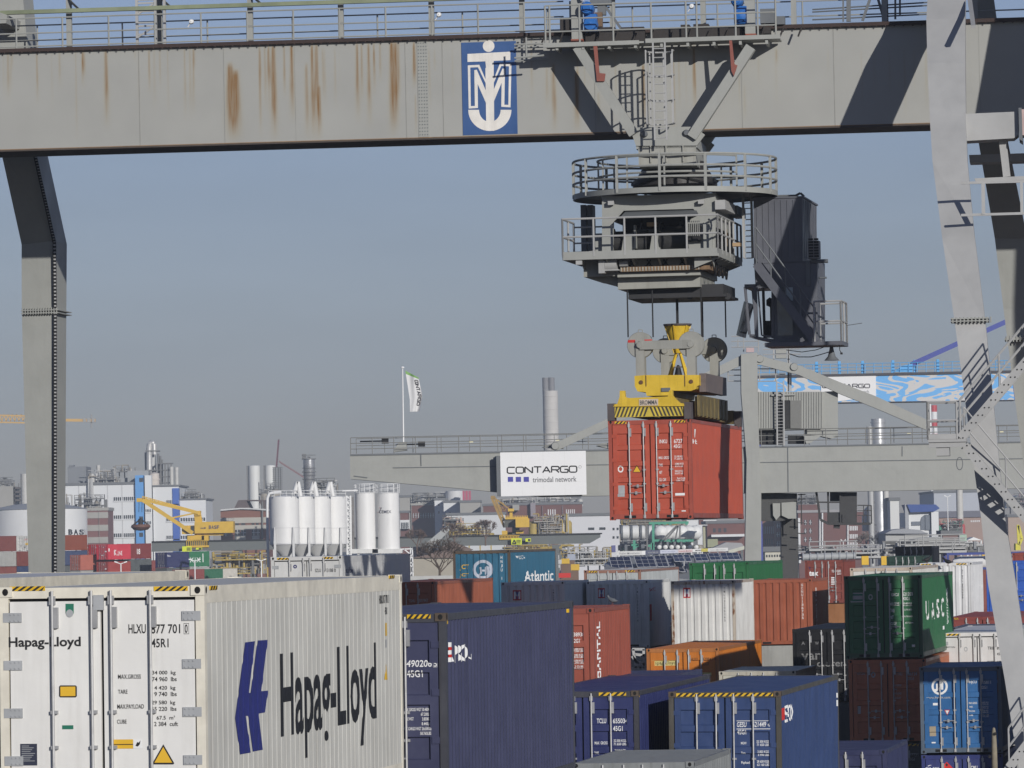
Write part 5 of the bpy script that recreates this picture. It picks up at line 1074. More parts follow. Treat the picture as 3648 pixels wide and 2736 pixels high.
# ------------------------------------------------------------------ spreader with head block
spr = thing('container_spreader', 'worn yellow container spreader with grey rope sheaves and striped front beam', 'spreader', ik.m)
SF = ik.fr; H0 = ik.H
def sp(x, y, yl): return SF.f(D1(x, y), yl)
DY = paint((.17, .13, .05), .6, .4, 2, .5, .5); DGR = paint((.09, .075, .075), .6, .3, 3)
k = MB(); pts = [sp(x, y, -.05) for x, y in ((305, 1212), (308, 1185), (365, 1175), (395, 1080), (398, 1002), (460, 1002), (468, 1085), (520, 1098), (1030, 1078), (1045, 1000), (1088, 990), (1092, 1065), (1130, 1110), (1190, 1165), (1247, 1172), (1247, 1205))]
k.prism([(p.x, p.z) for p in pts], -.05, .18); fb = k.build('front_beam', YEL, spr)
k = MB(); a, c = sp(650, 1115, -.06), sp(903, 1195, -.06); k.box(a.x, c.x, -.065, -.045, c.z, a.z); sgn = k.build('name_plate', paint((.55, .45, .36), .7, .2, 4), fb)
k = MB(); g_ = text_geo("BROMMA"); a, c = sp(662, 1130, -.07), sp(890, 1182, -.07); k.add([(a.x + (c.x - a.x) * x, -.07, c.z + (a.z - c.z) * y) for x, y in g_[0]], g_[1]); k.build('lettering', paint((.05, .06, .07)), sgn, fix=False)
k = MB(); a, c = sp(325, 1208, 0), sp(1240, 1332, 0); k.box(a.x, c.x, 0, .2, c.z, a.z, 0)
mid = (a.x + c.x) / 2; n = 9; w2 = (c.x - a.x) / 2 / n
for i in range(n):
    for s in (-1, 1):
        x = mid + s * w2 * i; xo = mid + s * w2 * (i + .5); sh = s * w2 * 1.1
        top, bot = a.z - .005, c.z + .01
        f_ = lambda q: max(a.x, min(c.x, q))
        k.add([(f_(x), -.004, top), (f_(xo), -.004, top), (f_(xo + sh), -.004, bot), (f_(x + sh), -.004, bot)], [(0, 1, 2, 3)], 1)
k.build('striped_board', [paint((.60, .46, .06), .6, .3, 3, .5, .3), paint((.06, .05, .035), .7, .3, 3)], spr)
for x0, x1, y0, y1 in ((232, 330, 1172, 1368), (1240, 1338, 1152, 1352)):
    k = MB(); a, c = sp(x0, y0, -.05), sp(x1, y1, -.05); k.box(a.x, c.x, -.05, .35, H0 - .005, a.z); k.box(a.x, c.x, 11.85, 12.25, H0 - .005, a.z); k.build('corner_housing', DGR, spr)
k = MB()
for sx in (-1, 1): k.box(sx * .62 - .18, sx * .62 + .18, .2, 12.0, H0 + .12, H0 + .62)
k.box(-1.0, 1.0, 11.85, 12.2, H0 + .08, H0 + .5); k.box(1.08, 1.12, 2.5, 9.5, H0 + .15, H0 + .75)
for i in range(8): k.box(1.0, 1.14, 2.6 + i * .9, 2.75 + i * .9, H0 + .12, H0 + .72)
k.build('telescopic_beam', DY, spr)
YF = 3.1
k = MB(); pts = [sp(x, y, YF) for x, y in ((590, 808), (742, 796), (1250, 796), (1435, 795), (1440, 930), (1410, 945), (1400, 980), (1330, 1005), (1050, 1000), (1040, 1065), (750, 1070), (740, 1022), (630, 1012), (595, 945))]
k.prism([(p.x, p.z) for p in pts], YF, 8.9); head = k.build('head_block', YEL, spr)
k = MB()
for x, y in ((676, 893), (1333, 883)): p = sp(x, y, YF); k.lathe([(0, -.03), (.055, -.03), (.065, 0)], (p.x, YF, p.z), 12, 'y')
for x in (742, 1252): p, q = sp(x, 800, YF), sp(x, 945, YF); k.box(p.x - .01, p.x + .01, YF - .02, YF, q.z, p.z)
k.build('pin', paint((.12, .06, .03)), head)
k = MB(); a, c = sp(945, 965, YF - .03), sp(1060, 1012, YF - .03); k.box(a.x, c.x, YF - .04, YF, c.z, a.z); k.build('type_plate', GREYD, head)
k = MB(); a, c = sp(1440, 775, YF + .4), sp(1535, 1015, YF + .4); k.box(a.x, c.x, YF + .4, 8.4, c.z, a.z); k.build('hydraulic_box', paint((.16, .13, .125), .6, .3, 3), spr)
# sheaves
def sheave(cx, cy, yl, r, red=False):
    p = sp(cx, cy, yl); r_ = r; k = MB(); k.lathe([(0, -.14), (r_ * .97, -.14), (r_, -.12), (r_ * .9, 0), (r_, .12), (r_ * .97, .14), (0, .14)], (p.x, yl, p.z), 36, 'y')
    k.box(p.x - .13, p.x + .13, yl - .19, yl + .19, H0 + 1.18, p.z + .13)
    k.lathe([(0, -.27), (.09, -.27), (.1, -.2)], (p.x, yl, p.z), 16, 'y')
    k.tube((p.x - .06, yl, p.z + r_ + .07), (p.x + .06, yl, p.z + r_ + .07), .012); k.tube((p.x - .06, yl, p.z + r_ - .02), (p.x - .06, yl, p.z + r_ + .07), .012); k.tube((p.x + .06, yl, p.z + r_ - .02), (p.x + .06, yl, p.z + r_ + .07), .012)
    o = k.build('rope_sheave', paint((.29, .29, .265), .5, .12, 1.5, .35, .08), spr)
    if red:
        for s in (-1, 1): j = MB(); j.box(p.x + s * .14, p.x + s * .36, yl - .146, yl - .141, p.z + .08, p.z + .16); j.build('red_mark', RED, o)
    return p
p1 = sheave(672, 405, 3.7, .39, True); p2 = sheave(1340, 395, 3.7, .39); p3 = sheave(1000, 480, 8.1, .39); p4 = sheave(1640, 468, 8.1, .39)
for pa, pb, yy in ((p1, p2, 3.45), (p3, p4, 7.9)): k = MB(); k.box(pa.x, pb.x, yy, yy + .1, pa.z - .14, pa.z + .12); k.build('cross_tie', paint((.29, .29, .265), .5, .12, 1.5, .35), spr)
k = MB(); p = sp(1160, 330, 5.6); zt_, zm_ = sp(1160, 130, 5.6).z, sp(1160, 510, 5.6).z
k.lathe([(.41, 0), (.43, .03), (.43, .06), (.38, .06)], (p.x, 5.6, zt_ - .05), 28, 'z', 1); k.lathe([(.39, zt_ - zm_), (.12, .0), (.11, 0), (.37, zt_ - zm_)], (p.x, 5.6, zm_), 28)
for t in range(6): an = R(t * 60 + 20); k.bar((p.x + .12 * math.cos(an), 5.6 + .12 * math.sin(an), zm_), (p.x + .4 * math.cos(an), 5.6 + .4 * math.sin(an), zt_ - .02), .04)
for s in (-1, 1):
    for yy in (-.3, .3): k.bar((p.x + s * .06, 5.6, zm_), (p.x + s * .30, 5.6 + yy, H0 + 1.25), .06, .06)
k.bar((p.x - .22, 5.5, zm_ - .42), (p.x + .22, 5.5, zm_ - .42), .03, mi=1)
k.build('cable_basket', [YEL, DGR], spr)
k = MB(); k.lathe([(.16, 0), (.14, .1), (.07, .42), (.03, .5), (0, .5)], (p.x, 5.55, H0 + 1.25), 14); k.build('cable_cone', DARK, spr)
# hoist ropes
zr0 = hf(A4, 930, 1050, 0).z
for px, yl, dx in ((508, 3.7, 0), (836, 3.7, 0), (1152, 5.6, 0), (1168, 5.6, 0), (1475, 3.7, 0), (1492, 8.1, 0), (1793, 8.1, 0)):
    q = sp(px, 300, yl); k = MB(); wq = ik.m @ Vector((q.x, yl, q.z)); k.tube((0, 0, 0), (0, 0, zr0 - wq.z + .1), .022, 6)
    o = k.build('hoist_rope', DARK); o.location = wq; tag(o, {508: 'leftmost steel hoist rope, down to the red marked sheave', 836: 'hoist rope on the right rim of the red marked sheave', 1152: 'left one of two ropes into the yellow cable basket', 1168: 'right one of two ropes into the yellow cable basket', 1475: 'hoist rope on the right front sheave, left of its twin', 1492: 'hoist rope just right of its twin at the front sheave', 1793: 'rightmost steel hoist rope, down to the black shaded sheave'}[px], 'hoist rope', 'ropes holding the spreader')
# ------------------------------------------------------------------ second gantry crane with the sign
DC = 323
FO = at(2680, 1700, DC); FO.z = 0; FF = Fr(FO, 0.0)
fc = thing('gantry_crane', 'second grey gantry crane further back with slanted stays and a tall post', 'crane', FF.m)
def fpoly(fr, C, pts, y0, y1, mb, mi=0): q = [fr.f(C(*p), y0) for p in pts]; mb.prism([(p.x, p.z) for p in q], y0, y1, mi)
k = MB(); fpoly(FF, S, [(1247, 1621), (2164, 1603), (3800, 1572), (3800, 1737), (2164, 1766), (1930, 1770), (1640, 1740), (1248, 1706)], 0, 2.4, k); k.build('girder', GREY, fc)
k = MB(); fpoly(FF, S, [(1247, 1618), (3800, 1569), (3800, 1574), (1247, 1624)], -.06, 2.5, k); fpoly(FF, S, [(1400, 1665), (3800, 1630), (3800, 1632.5), (1400, 1667.5)], -.05, 0, k); fpoly(FF, S, [(1498, 1620), (1501, 1620), (1502, 1660), (1499, 1660)], -.05, 0, k)
fpoly(FF, S, [(2805, 1593), (2808, 1593), (2810, 1752), (2807, 1752)], -.04, 0, k); fpoly(FF, S, [(3213, 1590), (3216, 1590), (3216, 1625), (3213, 1625)], -.04, 0, k); fpoly(FF, S, [(1261, 1694), (1309, 1700), (1309, 1703), (1261, 1697)], -.05, 0, k); k.build('weld_seams', GREYD, fc)
k = MB(); a, c = FF.f((1250, 1620), .1), FF.f((3790, 1571), .1); n = 33
for i in range(n + 1): p = a.lerp(c, i / n); k.tube(p, p + Vector((0, 0, 1.08)), .028, 5); 
for h in (1.08, .72, .36): k.tube(a + Vector((0, 0, h)), c + Vector((0, 0, h)), .026, 5)
a2, c2 = FF.f((1270, 1616), 2.2), FF.f((3790, 1566), 2.2)
for h in (.95, .5): k.tube(a2 + Vector((0, 0, h)), c2 + Vector((0, 0, h)), .024, 5)
for i in range(26): p = a2.lerp(c2, i / 25); k.tube(p, p + Vector((0, 0, .95)), .024, 5)
k.build('walkway_railing', paint((.20, .20, .19)), fc)
for u, v in ((1679, 1574), (1987, 1568), (3238, 1543), (3568, 1538)): k = MB(); p = FF.f((u, v), 1); k.box(p.x - .12, p.x + .12, .95, 1.1, p.z - .04, p.z + .05); k.build('walkway_lamp', paint((.7, .66, .45)), fc)
for u, v, r in ((1372, 1571, .22), (1502, 1582, .22)): k = MB(); p = FF.f((u, v), .8); k.box(p.x - r, p.x + r, .6, .9, p.z - .17, p.z + .17); k.tube((p.x - 1.6, .8, p.z), (p.x, .8, p.z), .05); k.build('floodlight', DARK, fc)
k = MB(); fpoly(FF, S, [(1420, 1577), (1448, 1577), (1450, 1604), (1400, 1610)], .4, 1.8, k); fpoly(FF, S, [(1930, 1595), (1960, 1580), (1990, 1575), (2010, 1600)], .4, .9, k); fpoly(FF, S, [(2125, 1588), (2145, 1578), (2170, 1578), (2170, 1598)], .4, 2, k); k.build('deck_boxes', GREY, fc)
# post, stays
k = MB(); fpoly(FF, S, [(2640, 1262), (2697, 1256), (2702, 1500), (2712, 1760), (2712, 2140), (2652, 2140), (2660, 1640), (2641, 1400)], -.3, .9, k); post = k.build('post', GREY, fc)
k = MB(); p = FF.f((2672, 1255), .3); k.box(p.x - .25, p.x + .25, .1, .5, p.z, p.z + .28); k.build('beacon', paint((.45, .33, .33)), post)
for pts in ([(2697, 1262), (2740, 1277), (2848, 1302), (3011, 1369), (3119, 1411), (3300, 1494), (3300, 1532), (3150, 1467), (3065, 1432), (2985, 1400), (2848, 1336), (2713, 1301), (2697, 1298)], [(2640, 1266), (2640, 1302), (2555, 1340), (1985, 1605), (1960, 1600), (1975, 1580), (2550, 1310)]):
    k = MB(); fpoly(FF, S, pts, .0, .5, k); k.build('stay', GREY, fc)
for pt in ((1978, 1589), (2707, 1278), (2829, 1307)): k = MB(); p = FF.f(pt, -.05); k.lathe([(0, -.12), (.22, -.12), (.26, 0)], (p.x, -.02, p.z), 18, 'y'); k.build('pivot_pin', GREY, fc)
k = MB(); fpoly(FF, D8, [(1395, 905), (1605, 895), (1605, 1500), (1200, 1470), (1200, 905)], .5, 4, k); fpoly(FF, D8, [(550, 905), (1400, 905), (1400, 1385), (550, 1390)], .2, 4, k)
for i in range(26): x = 560 + i * 33; fpoly(FF, D8, [(x, 910), (x + 6, 910), (x + 6, 1380), (x, 1382)], .16, .2, k, 1)
fpoly(FF, D8, [(810, 1020), (975, 1015), (978, 1380), (812, 1385)], .12, .16, k, 2); fpoly(FF, D8, [(978, 1020), (1120, 1018), (1122, 1385), (980, 1385)], .05, .1, k, 1); fpoly(FF, D8, [(730, 940), (1045, 935), (1045, 952), (730, 960)], .0, .2, k)
k.build('machinery_house', [GREY, paint((.16, .16, .15)), DARK], fc)
k = MB()
for x in (800, 890): k.bar(FF.f(D8(x, 760), -.2), FF.f(D8(x + 8, 1610), -.2), .09)
for i in range(20): k.tube(FF.f(D8(800, 790 + i * 42), -.2), FF.f(D8(892, 790 + i * 42), -.2), .02, 5)
for x, y0, y1 in ((760, 300, 480), (950, 320, 900), (960, 320, 900), (985, 520, 900)): k.bar(FF.f(D8(x, y0), 1.5), FF.f(D8(x, y1), 1.5), .10)
for x0, y0, x1, y1 in ((550, 605, 790, 605), (555, 680, 910, 675), (550, 770, 800, 765), (160, 620, 335, 618), (160, 690, 335, 688), (160, 765, 335, 765), (1080, 630, 1300, 630), (1090, 640, 1290, 695), (205, 178, 400, 176), (205, 245, 560, 240), (205, 320, 560, 316), (620, 280, 760, 282), (620, 350, 1115, 342), (620, 418, 1115, 410), (555, 1190, 715, 1185), (900, 1180, 1095, 1178)):
    k.tube(FF.f(D8(x0, y0), .6), FF.f(D8(x1, y1), .6), .035, 5)
for x, y0, y1 in ((160, 610, 770), (575, 600, 770), (785, 600, 770), (365, 178, 380), (560, 220, 380), (1095, 1180, 1390), (1140, 1180, 1390), (715, 1190, 1390), (1290, 630, 700), (290, 220, 316)): k.tube(FF.f(D8(x, y0), .6), FF.f(D8(x, y1), .6), .04, 5)
k.build('ladders_and_rails', GREYL, fc)
k = MB(); fpoly(FF, D8, [(555, 1400), (900, 1400), (900, 1600), (555, 1600)], 1, 1.5, k); fpoly(FF, D8, [(950, 1480), (1160, 1480), (1200, 1590), (950, 1590)], 1, 1.5, k); fpoly(FF, D8, [(1150, 1480), (1500, 1480), (1600, 1500), (1520, 1520), (1380, 1488), (1240, 1580), (1190, 1590)], .1, 2, k, 1); fpoly(FF, D8, [(785, 330), (930, 330), (930, 465), (790, 465)], 1.4, 2.0, k, 1); k.build('winch_gear', [DARK, GREY], fc)
# under the girder: trolley, pillar darkened for shade, cab
k = MB(); fpoly(FF, B4, [(850, 705), (1215, 712), (1215, 800), (1195, 960), (1060, 985), (855, 985), (840, 800)], 1.2, 3, k); fpoly(FF, B4, [(1060, 975), (1225, 960), (1230, 1900), (1062, 1900)], 3.0, 4.2, k); k.build('rear_post', paint((.055, .055, .055), .6, .2), fc)  # near-black paint stands in for the shade on pillar and trolley
k = MB(); fpoly(FF, B4, [(975, 810), (1050, 810), (1050, 930), (1010, 975), (980, 930)], .9, 1.2, k); fpoly(FF, B4, [(1062, 805), (1205, 795), (1208, 960), (1130, 962), (1064, 930)], .9, 1.2, k); k.build('trolley_frame', GREY, fc)  # pale grey shapes stand in for sunlit patches on the trolley
k = MB()
for x0, y0, x1, y1, wd in ((1405, 700, 1445, 970, .14), (1445, 970, 1525, 1012, .16), (1525, 1012, 1940, 1012, .16), (1405, 800, 1640, 800, .1), (1520, 700, 1525, 1010, .12), (1810, 830, 1945, 832, .07), (1810, 880, 1945, 880, .05), (1810, 930, 1945, 930, .05), (1870, 830, 1870, 1010, .05), (1910, 830, 1912, 1010, .05), (1945, 830, 1950, 1012, .08), (1640, 700, 1645, 1000, .1), (1220, 725, 1300, 722, .06), (1255, 715, 1260, 1020, .07), (1220, 770, 1300, 768, .05), (1210, 1000, 1300, 1005, .05), (1215, 1105, 1300, 1110, .07), (1205, 1220, 1270, 1225, .05)):
    k.bar(FF.f(B4(x0, y0), .8), FF.f(B4(x1, y1), .8), wd, wd, (0, 1, 0)); k.bar(FF.f(B4(x0, y0), 2.2), FF.f(B4(x1, y1), 2.2), wd, wd, (0, 1, 0))
fpoly(FF, B4, [(1645, 700), (1805, 700), (1805, 1010), (1645, 1010)], .9, 2.2, k); fpoly(FF, B4, [(1525, 900), (1650, 900), (1650, 1010), (1525, 1010)], .9, 2.2, k); fpoly(FF, B4, [(1660, 920), (1755, 915), (1755, 1000), (1660, 1000)], .7, .9, k); fpoly(FF, B4, [(1580, 1010), (1640, 1015), (1635, 1060), (1580, 1055)], 1, 1.6, k); fpoly(FF, B4, [(1540, 700), (1640, 700), (1640, 790), (1540, 790)], 2.1, 2.2, k)
k.build('operator_cab', paint((.03, .03, .032), .5, .2), fc)
# sign board hung on the girder
sg = thing('sign_board', 'white sign with large dark lettering and three blue squares on the second crane', 'sign', FF.m)
a, c = FF.f(B3(502, 310), -.9), FF.f(B3(1355, 725), -.9)
k = MB(); k.box(a.x, c.x, -.9, -.86, c.z + .0, a.z, 0); k.box(a.x - .25, a.x, -.86, -.6, c.z, a.z - .2, 1); k.box(a.x, c.x, -.84, -.55, c.z + .02, a.z - .02, 1)
for i in range(1, 4): x = a.x + (c.x - a.x) * i / 4; k.box(x - .006, x + .006, -.902, -.9, c.z, a.z, 2)
for j in (.31,): k.box(a.x, c.x, -.902, -.9, c.z + (a.z - c.z) * j - .005, c.z + (a.z - c.z) * j + .005, 2)
k.build('panel', [paint((.72, .72, .72), .5, .03, .5), GREYD, paint((.60, .60, .60))], sg)
def stroke(mb, pts, fr, y, C, wd):
    q = [fr.f(C(*p), y) for p in pts]
    for p, r in zip(q, q[1:]): mb.bar(p, r, .012, wd, (0, 1, 0) if False else (0, 0, 1)) if abs((r - p).z) < abs((r - p).x) else mb.bar(p, r, wd, .012, (0, 1, 0))
GL = {'C': [[(1, 0), (.18, 0), (0, .15), (0, .85), (.18, 1), (1, 1)]], 'O': [[(.15, 0), (.85, 0), (1, .15), (1, .85), (.85, 1), (.15, 1), (0, .85), (0, .15), (.15, 0)]], 'N': [[(0, 1), (0, 0), (1, 1), (1, 0)]], 'T': [[(0, 0), (1, 0)], [(.5, 0), (.5, 1)]],
      'A': [[(0, 1), (.5, 0), (1, 1)], [(.22, .68), (.78, .68)]], 'R': [[(0, 1), (0, 0), (.85, 0), (1, .12), (1, .42), (.85, .55), (0, .55)], [(.6, .55), (1, 1)]], 'G': [[(1, 0), (.18, 0), (0, .15), (0, .85), (.18, 1), (1, 1), (1, .5), (.55, .5)]]}
def word(s, C, x0, y0, x1, y1, fr, y, wd, slope=0.0):
    mb = MB(); n = len(s); p = (x1 - x0) / (n - .16); 
    for i, ch in enumerate(s):
        xa = x0 + p * i; dy = slope * i
        for st in GL[ch]: stroke(mb, [(xa + p * .84 * a, y0 + dy + (y1 - y0) * b) for a, b in st], fr, y, C, wd)
    return mb
word("CONTARGO", B3, 574, 455, 1258, 514, FF, -.92, .075, -1.6).build('lettering', BLK, sg)
k = MB()
for x in (578, 656, 734): p, q = FF.f(B3(x, 550), -.905), FF.f(B3(x + 53, 598), -.905); k.box(p.x, q.x, -.912, -.905, q.z, p.z, 0)
k.build('blue_squares', paint((.06, .06, .32)), sg)
k = MB(); g_ = text_geo("trimodal network"); p, q = FF.f(B3(822, 552), -.91), FF.f(B3(1256, 596), -.91); k.add([(p.x + (q.x - p.x) * x, -.91, q.z + (p.z - q.z) * y) for x, y in g_[0]], g_[1]); g_ = ring_geo(14, .8); p, q = FF.f(B3(1275, 437), -.91), FF.f(B3(1304, 466), -.91); k.add([(p.x + (q.x - p.x) * x, -.91, q.z + (p.z - q.z) * y) for x, y in g_[0]], g_[1]); k.build('lettering', paint((.16, .16, .17)), sg, fix=False)
# flag
fl = thing('flagpole', 'white pole with a pale company flag standing on the second crane girder', 'flagpole', FF.m)
k = MB(); p, q = FF.f(E4(310, 215), 1.2), FF.f(E4(322, 1215), 1.2); k.tube(q, p, .055, 8, .035); k.lathe([(0, 0), (.12, -.05), (.12, 0), (.03, .06)], (p.x, 1.2, p.z), 10); k.build('pole', WHT, fl)
def fpt(s, t):   # s along width 0..1, t down 0..1
    L = [(345, 258), (375, 440), (405, 640), (408, 800)]; Rr = [(520, 352), (535, 430), (572, 590), (530, 795)]
    def sm(P_, t):
        i = min(2, int(t * 3)); f = t * 3 - i; return (P_[i][0] + (P_[i + 1][0] - P_[i][0]) * f, P_[i][1] + (P_[i + 1][1] - P_[i][1]) * f)
    l, r = sm(L, t), sm(Rr, t); y = 1.2 + .18 * math.sin(s * 7 + t * 3) * s
    return FF.f(E4(l[0] + (r[0] - l[0]) * s, l[1] + (r[1] - l[1]) * s), y)
k = MB(); NS, NT = 12, 24; vs = [fpt(i / NS, j / NT) for j in range(NT + 1) for i in range(NS + 1)]
for j in range(NT):
    for i in range(NS):
        mi = 1 if j < 2 else 0
        k.f.append([j * 13 + i, j * 13 + i + 1, j * 13 + i + 14, j * 13 + i + 13]); k.mi.append(mi); k.sm.append(True)
k.v = [tuple(v) for v in vs]
flg = k.build('flag', [paint((.62, .62, .62), .8, .05), paint((.20, .38, .12), .8)], fl)
k = MB()
for i, ch in enumerate("OGRATNOC"):
    t = .86 - i * .087
    for st in GL[ch]:
        pts = [fpt(.66 + .24 * (1 - b), t - .068 * (1 - a)) + Vector((0, -.04, 0)) for a, b in st]
        for p, q in zip(pts, pts[1:]): k.bar(p, q, .05, .01, (0, 1, 0))
k.build('lettering', paint((.06, .06, .07)), flg)
# ------------------------------------------------------------------ third, blue crane
DB = 520
O3 = at(3100, 1500, DB); O3.z = 0; F3 = Fr(O3, 0.0)
bc = thing('gantry_crane', 'pale blue gantry crane far behind with wavy painted girder and dark blue stay', 'crane', F3.m)
wv = bpy.data.materials.new('wave_paint'); wv.use_nodes = True; n_, l_ = wv.node_tree.nodes, wv.node_tree.links; b_ = n_['Principled BSDF']
tc = n_.new('ShaderNodeTexCoord'); mp = n_.new('ShaderNodeMapping'); mp.inputs['Scale'].default_value = (.20, .3, .62); mp.inputs['Rotation'].default_value = (0, .12, 0); l_.new(tc.outputs['Object'], mp.inputs[0])
nz = n_.new('ShaderNodeTexNoise'); nz.inputs['Scale'].default_value = 1.0; nz.inputs['Detail'].default_value = 2; nz.inputs['Distortion'].default_value = 1.2; l_.new(mp.outputs[0], nz.inputs['Vector'])
cr = n_.new('ShaderNodeValToRGB'); cr.color_ramp.interpolation = 'CONSTANT'; e = cr.color_ramp.elements; e[0].color = (.12, .36, .68, 1); e[1].position = .44; e[1].color = (.50, .49, .48, 1); x_ = cr.color_ramp.elements.new(.52); x_.color = (.12, .36, .68, 1); x2 = cr.color_ramp.elements.new(.62); x2.color = (.50, .49, .48, 1); x3 = cr.color_ramp.elements.new(.68); x3.color = (.12, .36, .68, 1)
l_.new(nz.outputs[0], cr.inputs[0]); l_.new(cr.outputs[0], b_.inputs['Base Color'])
LBL = paint((.10, .36, .68), .5, .08); NVB = paint((.055, .075, .30), .5, .1)
k = MB(); fpoly(F3, S, [(2700, 1347), (3602, 1328), (3614, 1424), (2700, 1437)], 0, 2.2, k); k.build('girder', wv, bc)
k = MB(); fpoly(F3, S, [(2700, 1338), (3612, 1319), (3612, 1328), (2700, 1347)], -.15, 2.4, k); fpoly(F3, S, [(2700, 1437), (3614, 1424), (3614, 1427), (2700, 1441)], -.1, 2.3, k); k.build('flanges', paint((.05, .05, .06)), bc)
k = MB()
for i in range(30): u = 2710 + i * 31; k.tube(F3.f((u, 1338 - (u - 2700) * .021), .1), F3.f((u, 1303 - (u - 2700) * .021), .1), .04, 5)
for h in (0, 12, 24): k.tube(F3.f((2700, 1303 + h), .1), F3.f((3600, 1284 + h), .1), .035, 5)
for u in (2908, 2989, 3072, 3180, 3258, 3340): k.box(F3.f((u - 4, 1300), .5).x, F3.f((u + 6, 1300), .5).x, .4, .8, F3.f((u, 1340 - (u - 2700) * .02), .5).z, F3.f((u, 1289 - (u - 2900) * .02), .5).z)
fpoly(F3, B5, [(930, 620), (1020, 560), (1115, 540), (1115, 625)], .2, .6, k); k.build('walkway_railing', LBL, bc)
k = MB(); a, c = F3.f(B5(1100, 550), .5), F3.f(B5(2040, 125), .5); k.bar(a, c, .5, .55, (0, 1, 0)); k.build('stay', NVB, bc)
k = MB(); fpoly(F3, S, [(2925, 1340), (3120, 1337), (3121, 1413), (2925, 1437)], -.08, 0, k); pn = k.build('sign_panel', paint((.70, .70, .70), .5, .03), bc)
word("CONTARGO", B5, 225, 742, 692, 778, F3, -.1, .10).build('lettering', paint((.10, .10, .11)), pn)
k = MB(); g_ = text_geo("trimodal network"); p, q = F3.f(B5(395, 805), -.09), F3.f(B5(690, 828), -.09); k.add([(p.x + (q.x - p.x) * x, -.09, q.z + (p.z - q.z) * y) for x, y in g_[0]], g_[1]); k.build('lettering', paint((.25, .25, .26)), pn, fix=False)
k = MB(); fpoly(F3, S, [(3602, 1360), (3650, 1310), (3670, 1426), (3614, 1424)], .2, 2, k); k.build('end_box', NVB, bc)
k = MB()
for u in (3690, 3760): a = F3.f((u, 1430), 1); k.bar((a.x, 1, 0), (a.x, 1, a.z), 1.2)
a = F3.f((2690, 1430), 1); k.bar((a.x, 1, 0), (a.x, 1, a.z), .9); k.build('legs', NVB, bc)
# ------------------------------------------------------------------ ground
k = MB(); k.add([(-6000, -400, 0), (6000, -400, 0), (6000, 9000, 0), (-6000, 9000, 0)], [(0, 1, 2, 3)]); tag(k.build('ground', paint((.10, .097, .09), .9, .3, .02)), kind='structure')
k = MB(); k.add([(-400, -60, .004), (400, -60, .004), (400, 700, .004), (-400, 700, .004)], [(0, 1, 2, 3)]); tag(k.build('yard_pavement', paint((.06, .06, .06), .85, .25, .1)), kind='structure')
# ------------------------------------------------------------------ helpers for far things
def fr_at(u, d): o = at(u, 1900, d); o.z = 0; return Fr(o, 0.0)
def mk(name, label, cat, u, d, group=None):
    fr = fr_at(u, d); return thing(name, label, cat, fr.m, group), fr
def slab(k, fr, C, x0, y0, x1, y1, yl, dep, mi=0, down=False):
    a, c = fr.f(C(x0, y0), yl), fr.f(C(x1, y1), yl); k.box(a.x, c.x, yl, yl + dep, 0 if down else c.z, a.z, mi); return a, c
def wins(root, fr, C, x0, y0, x1, y1, n, yl=0, gap=.35, mat=None, frame=None):
    a, c = fr.f(C(x0, y0), yl), fr.f(C(x1, y1), yl); p = (c.x - a.x) / n
    for i in range(n):
        k = MB(); xa = a.x + p * (i + gap / 2); xb = a.x + p * (i + 1 - gap / 2); k.box(xa, xb, yl - .06, yl - .01, c.z, a.z, 0)
        if frame: k.box((xa + xb) / 2 - .06, (xa + xb) / 2 + .06, yl - .1, yl - .06, c.z, a.z, 1); k.box(xa, xb, yl - .1, yl - .06, (a.z + c.z) / 2 - .06, (a.z + c.z) / 2 + .06, 1)
        k.build('window', [mat or WIN, frame or WIN], root)
def band(root, fr, C, x0, y0, x1, y1, n, yl=0):
    a, c = fr.f(C(x0, y0), yl), fr.f(C(x1, y1), yl); k = MB(); k.box(a.x, c.x, yl - .05, yl - .01, c.z, a.z, 0)
    for i in range(n + 1): x = a.x + (c.x - a.x) * i / n; hw_ = .13 * (c.x - a.x) / n; k.box(x - hw_, x + hw_, yl - .12, yl - .05, c.z, a.z, 1)
    k.box(a.x, c.x, yl - .3, yl - .05, c.z - .3, c.z, 1); k.build('window_strip', [WIN, BWHITE], root)
PIPE = [paint((.42, .42, .41), .4, .1, .5), paint((.16, .16, .155)), paint((.30, .27, .22)), paint((.50, .49, .46))]
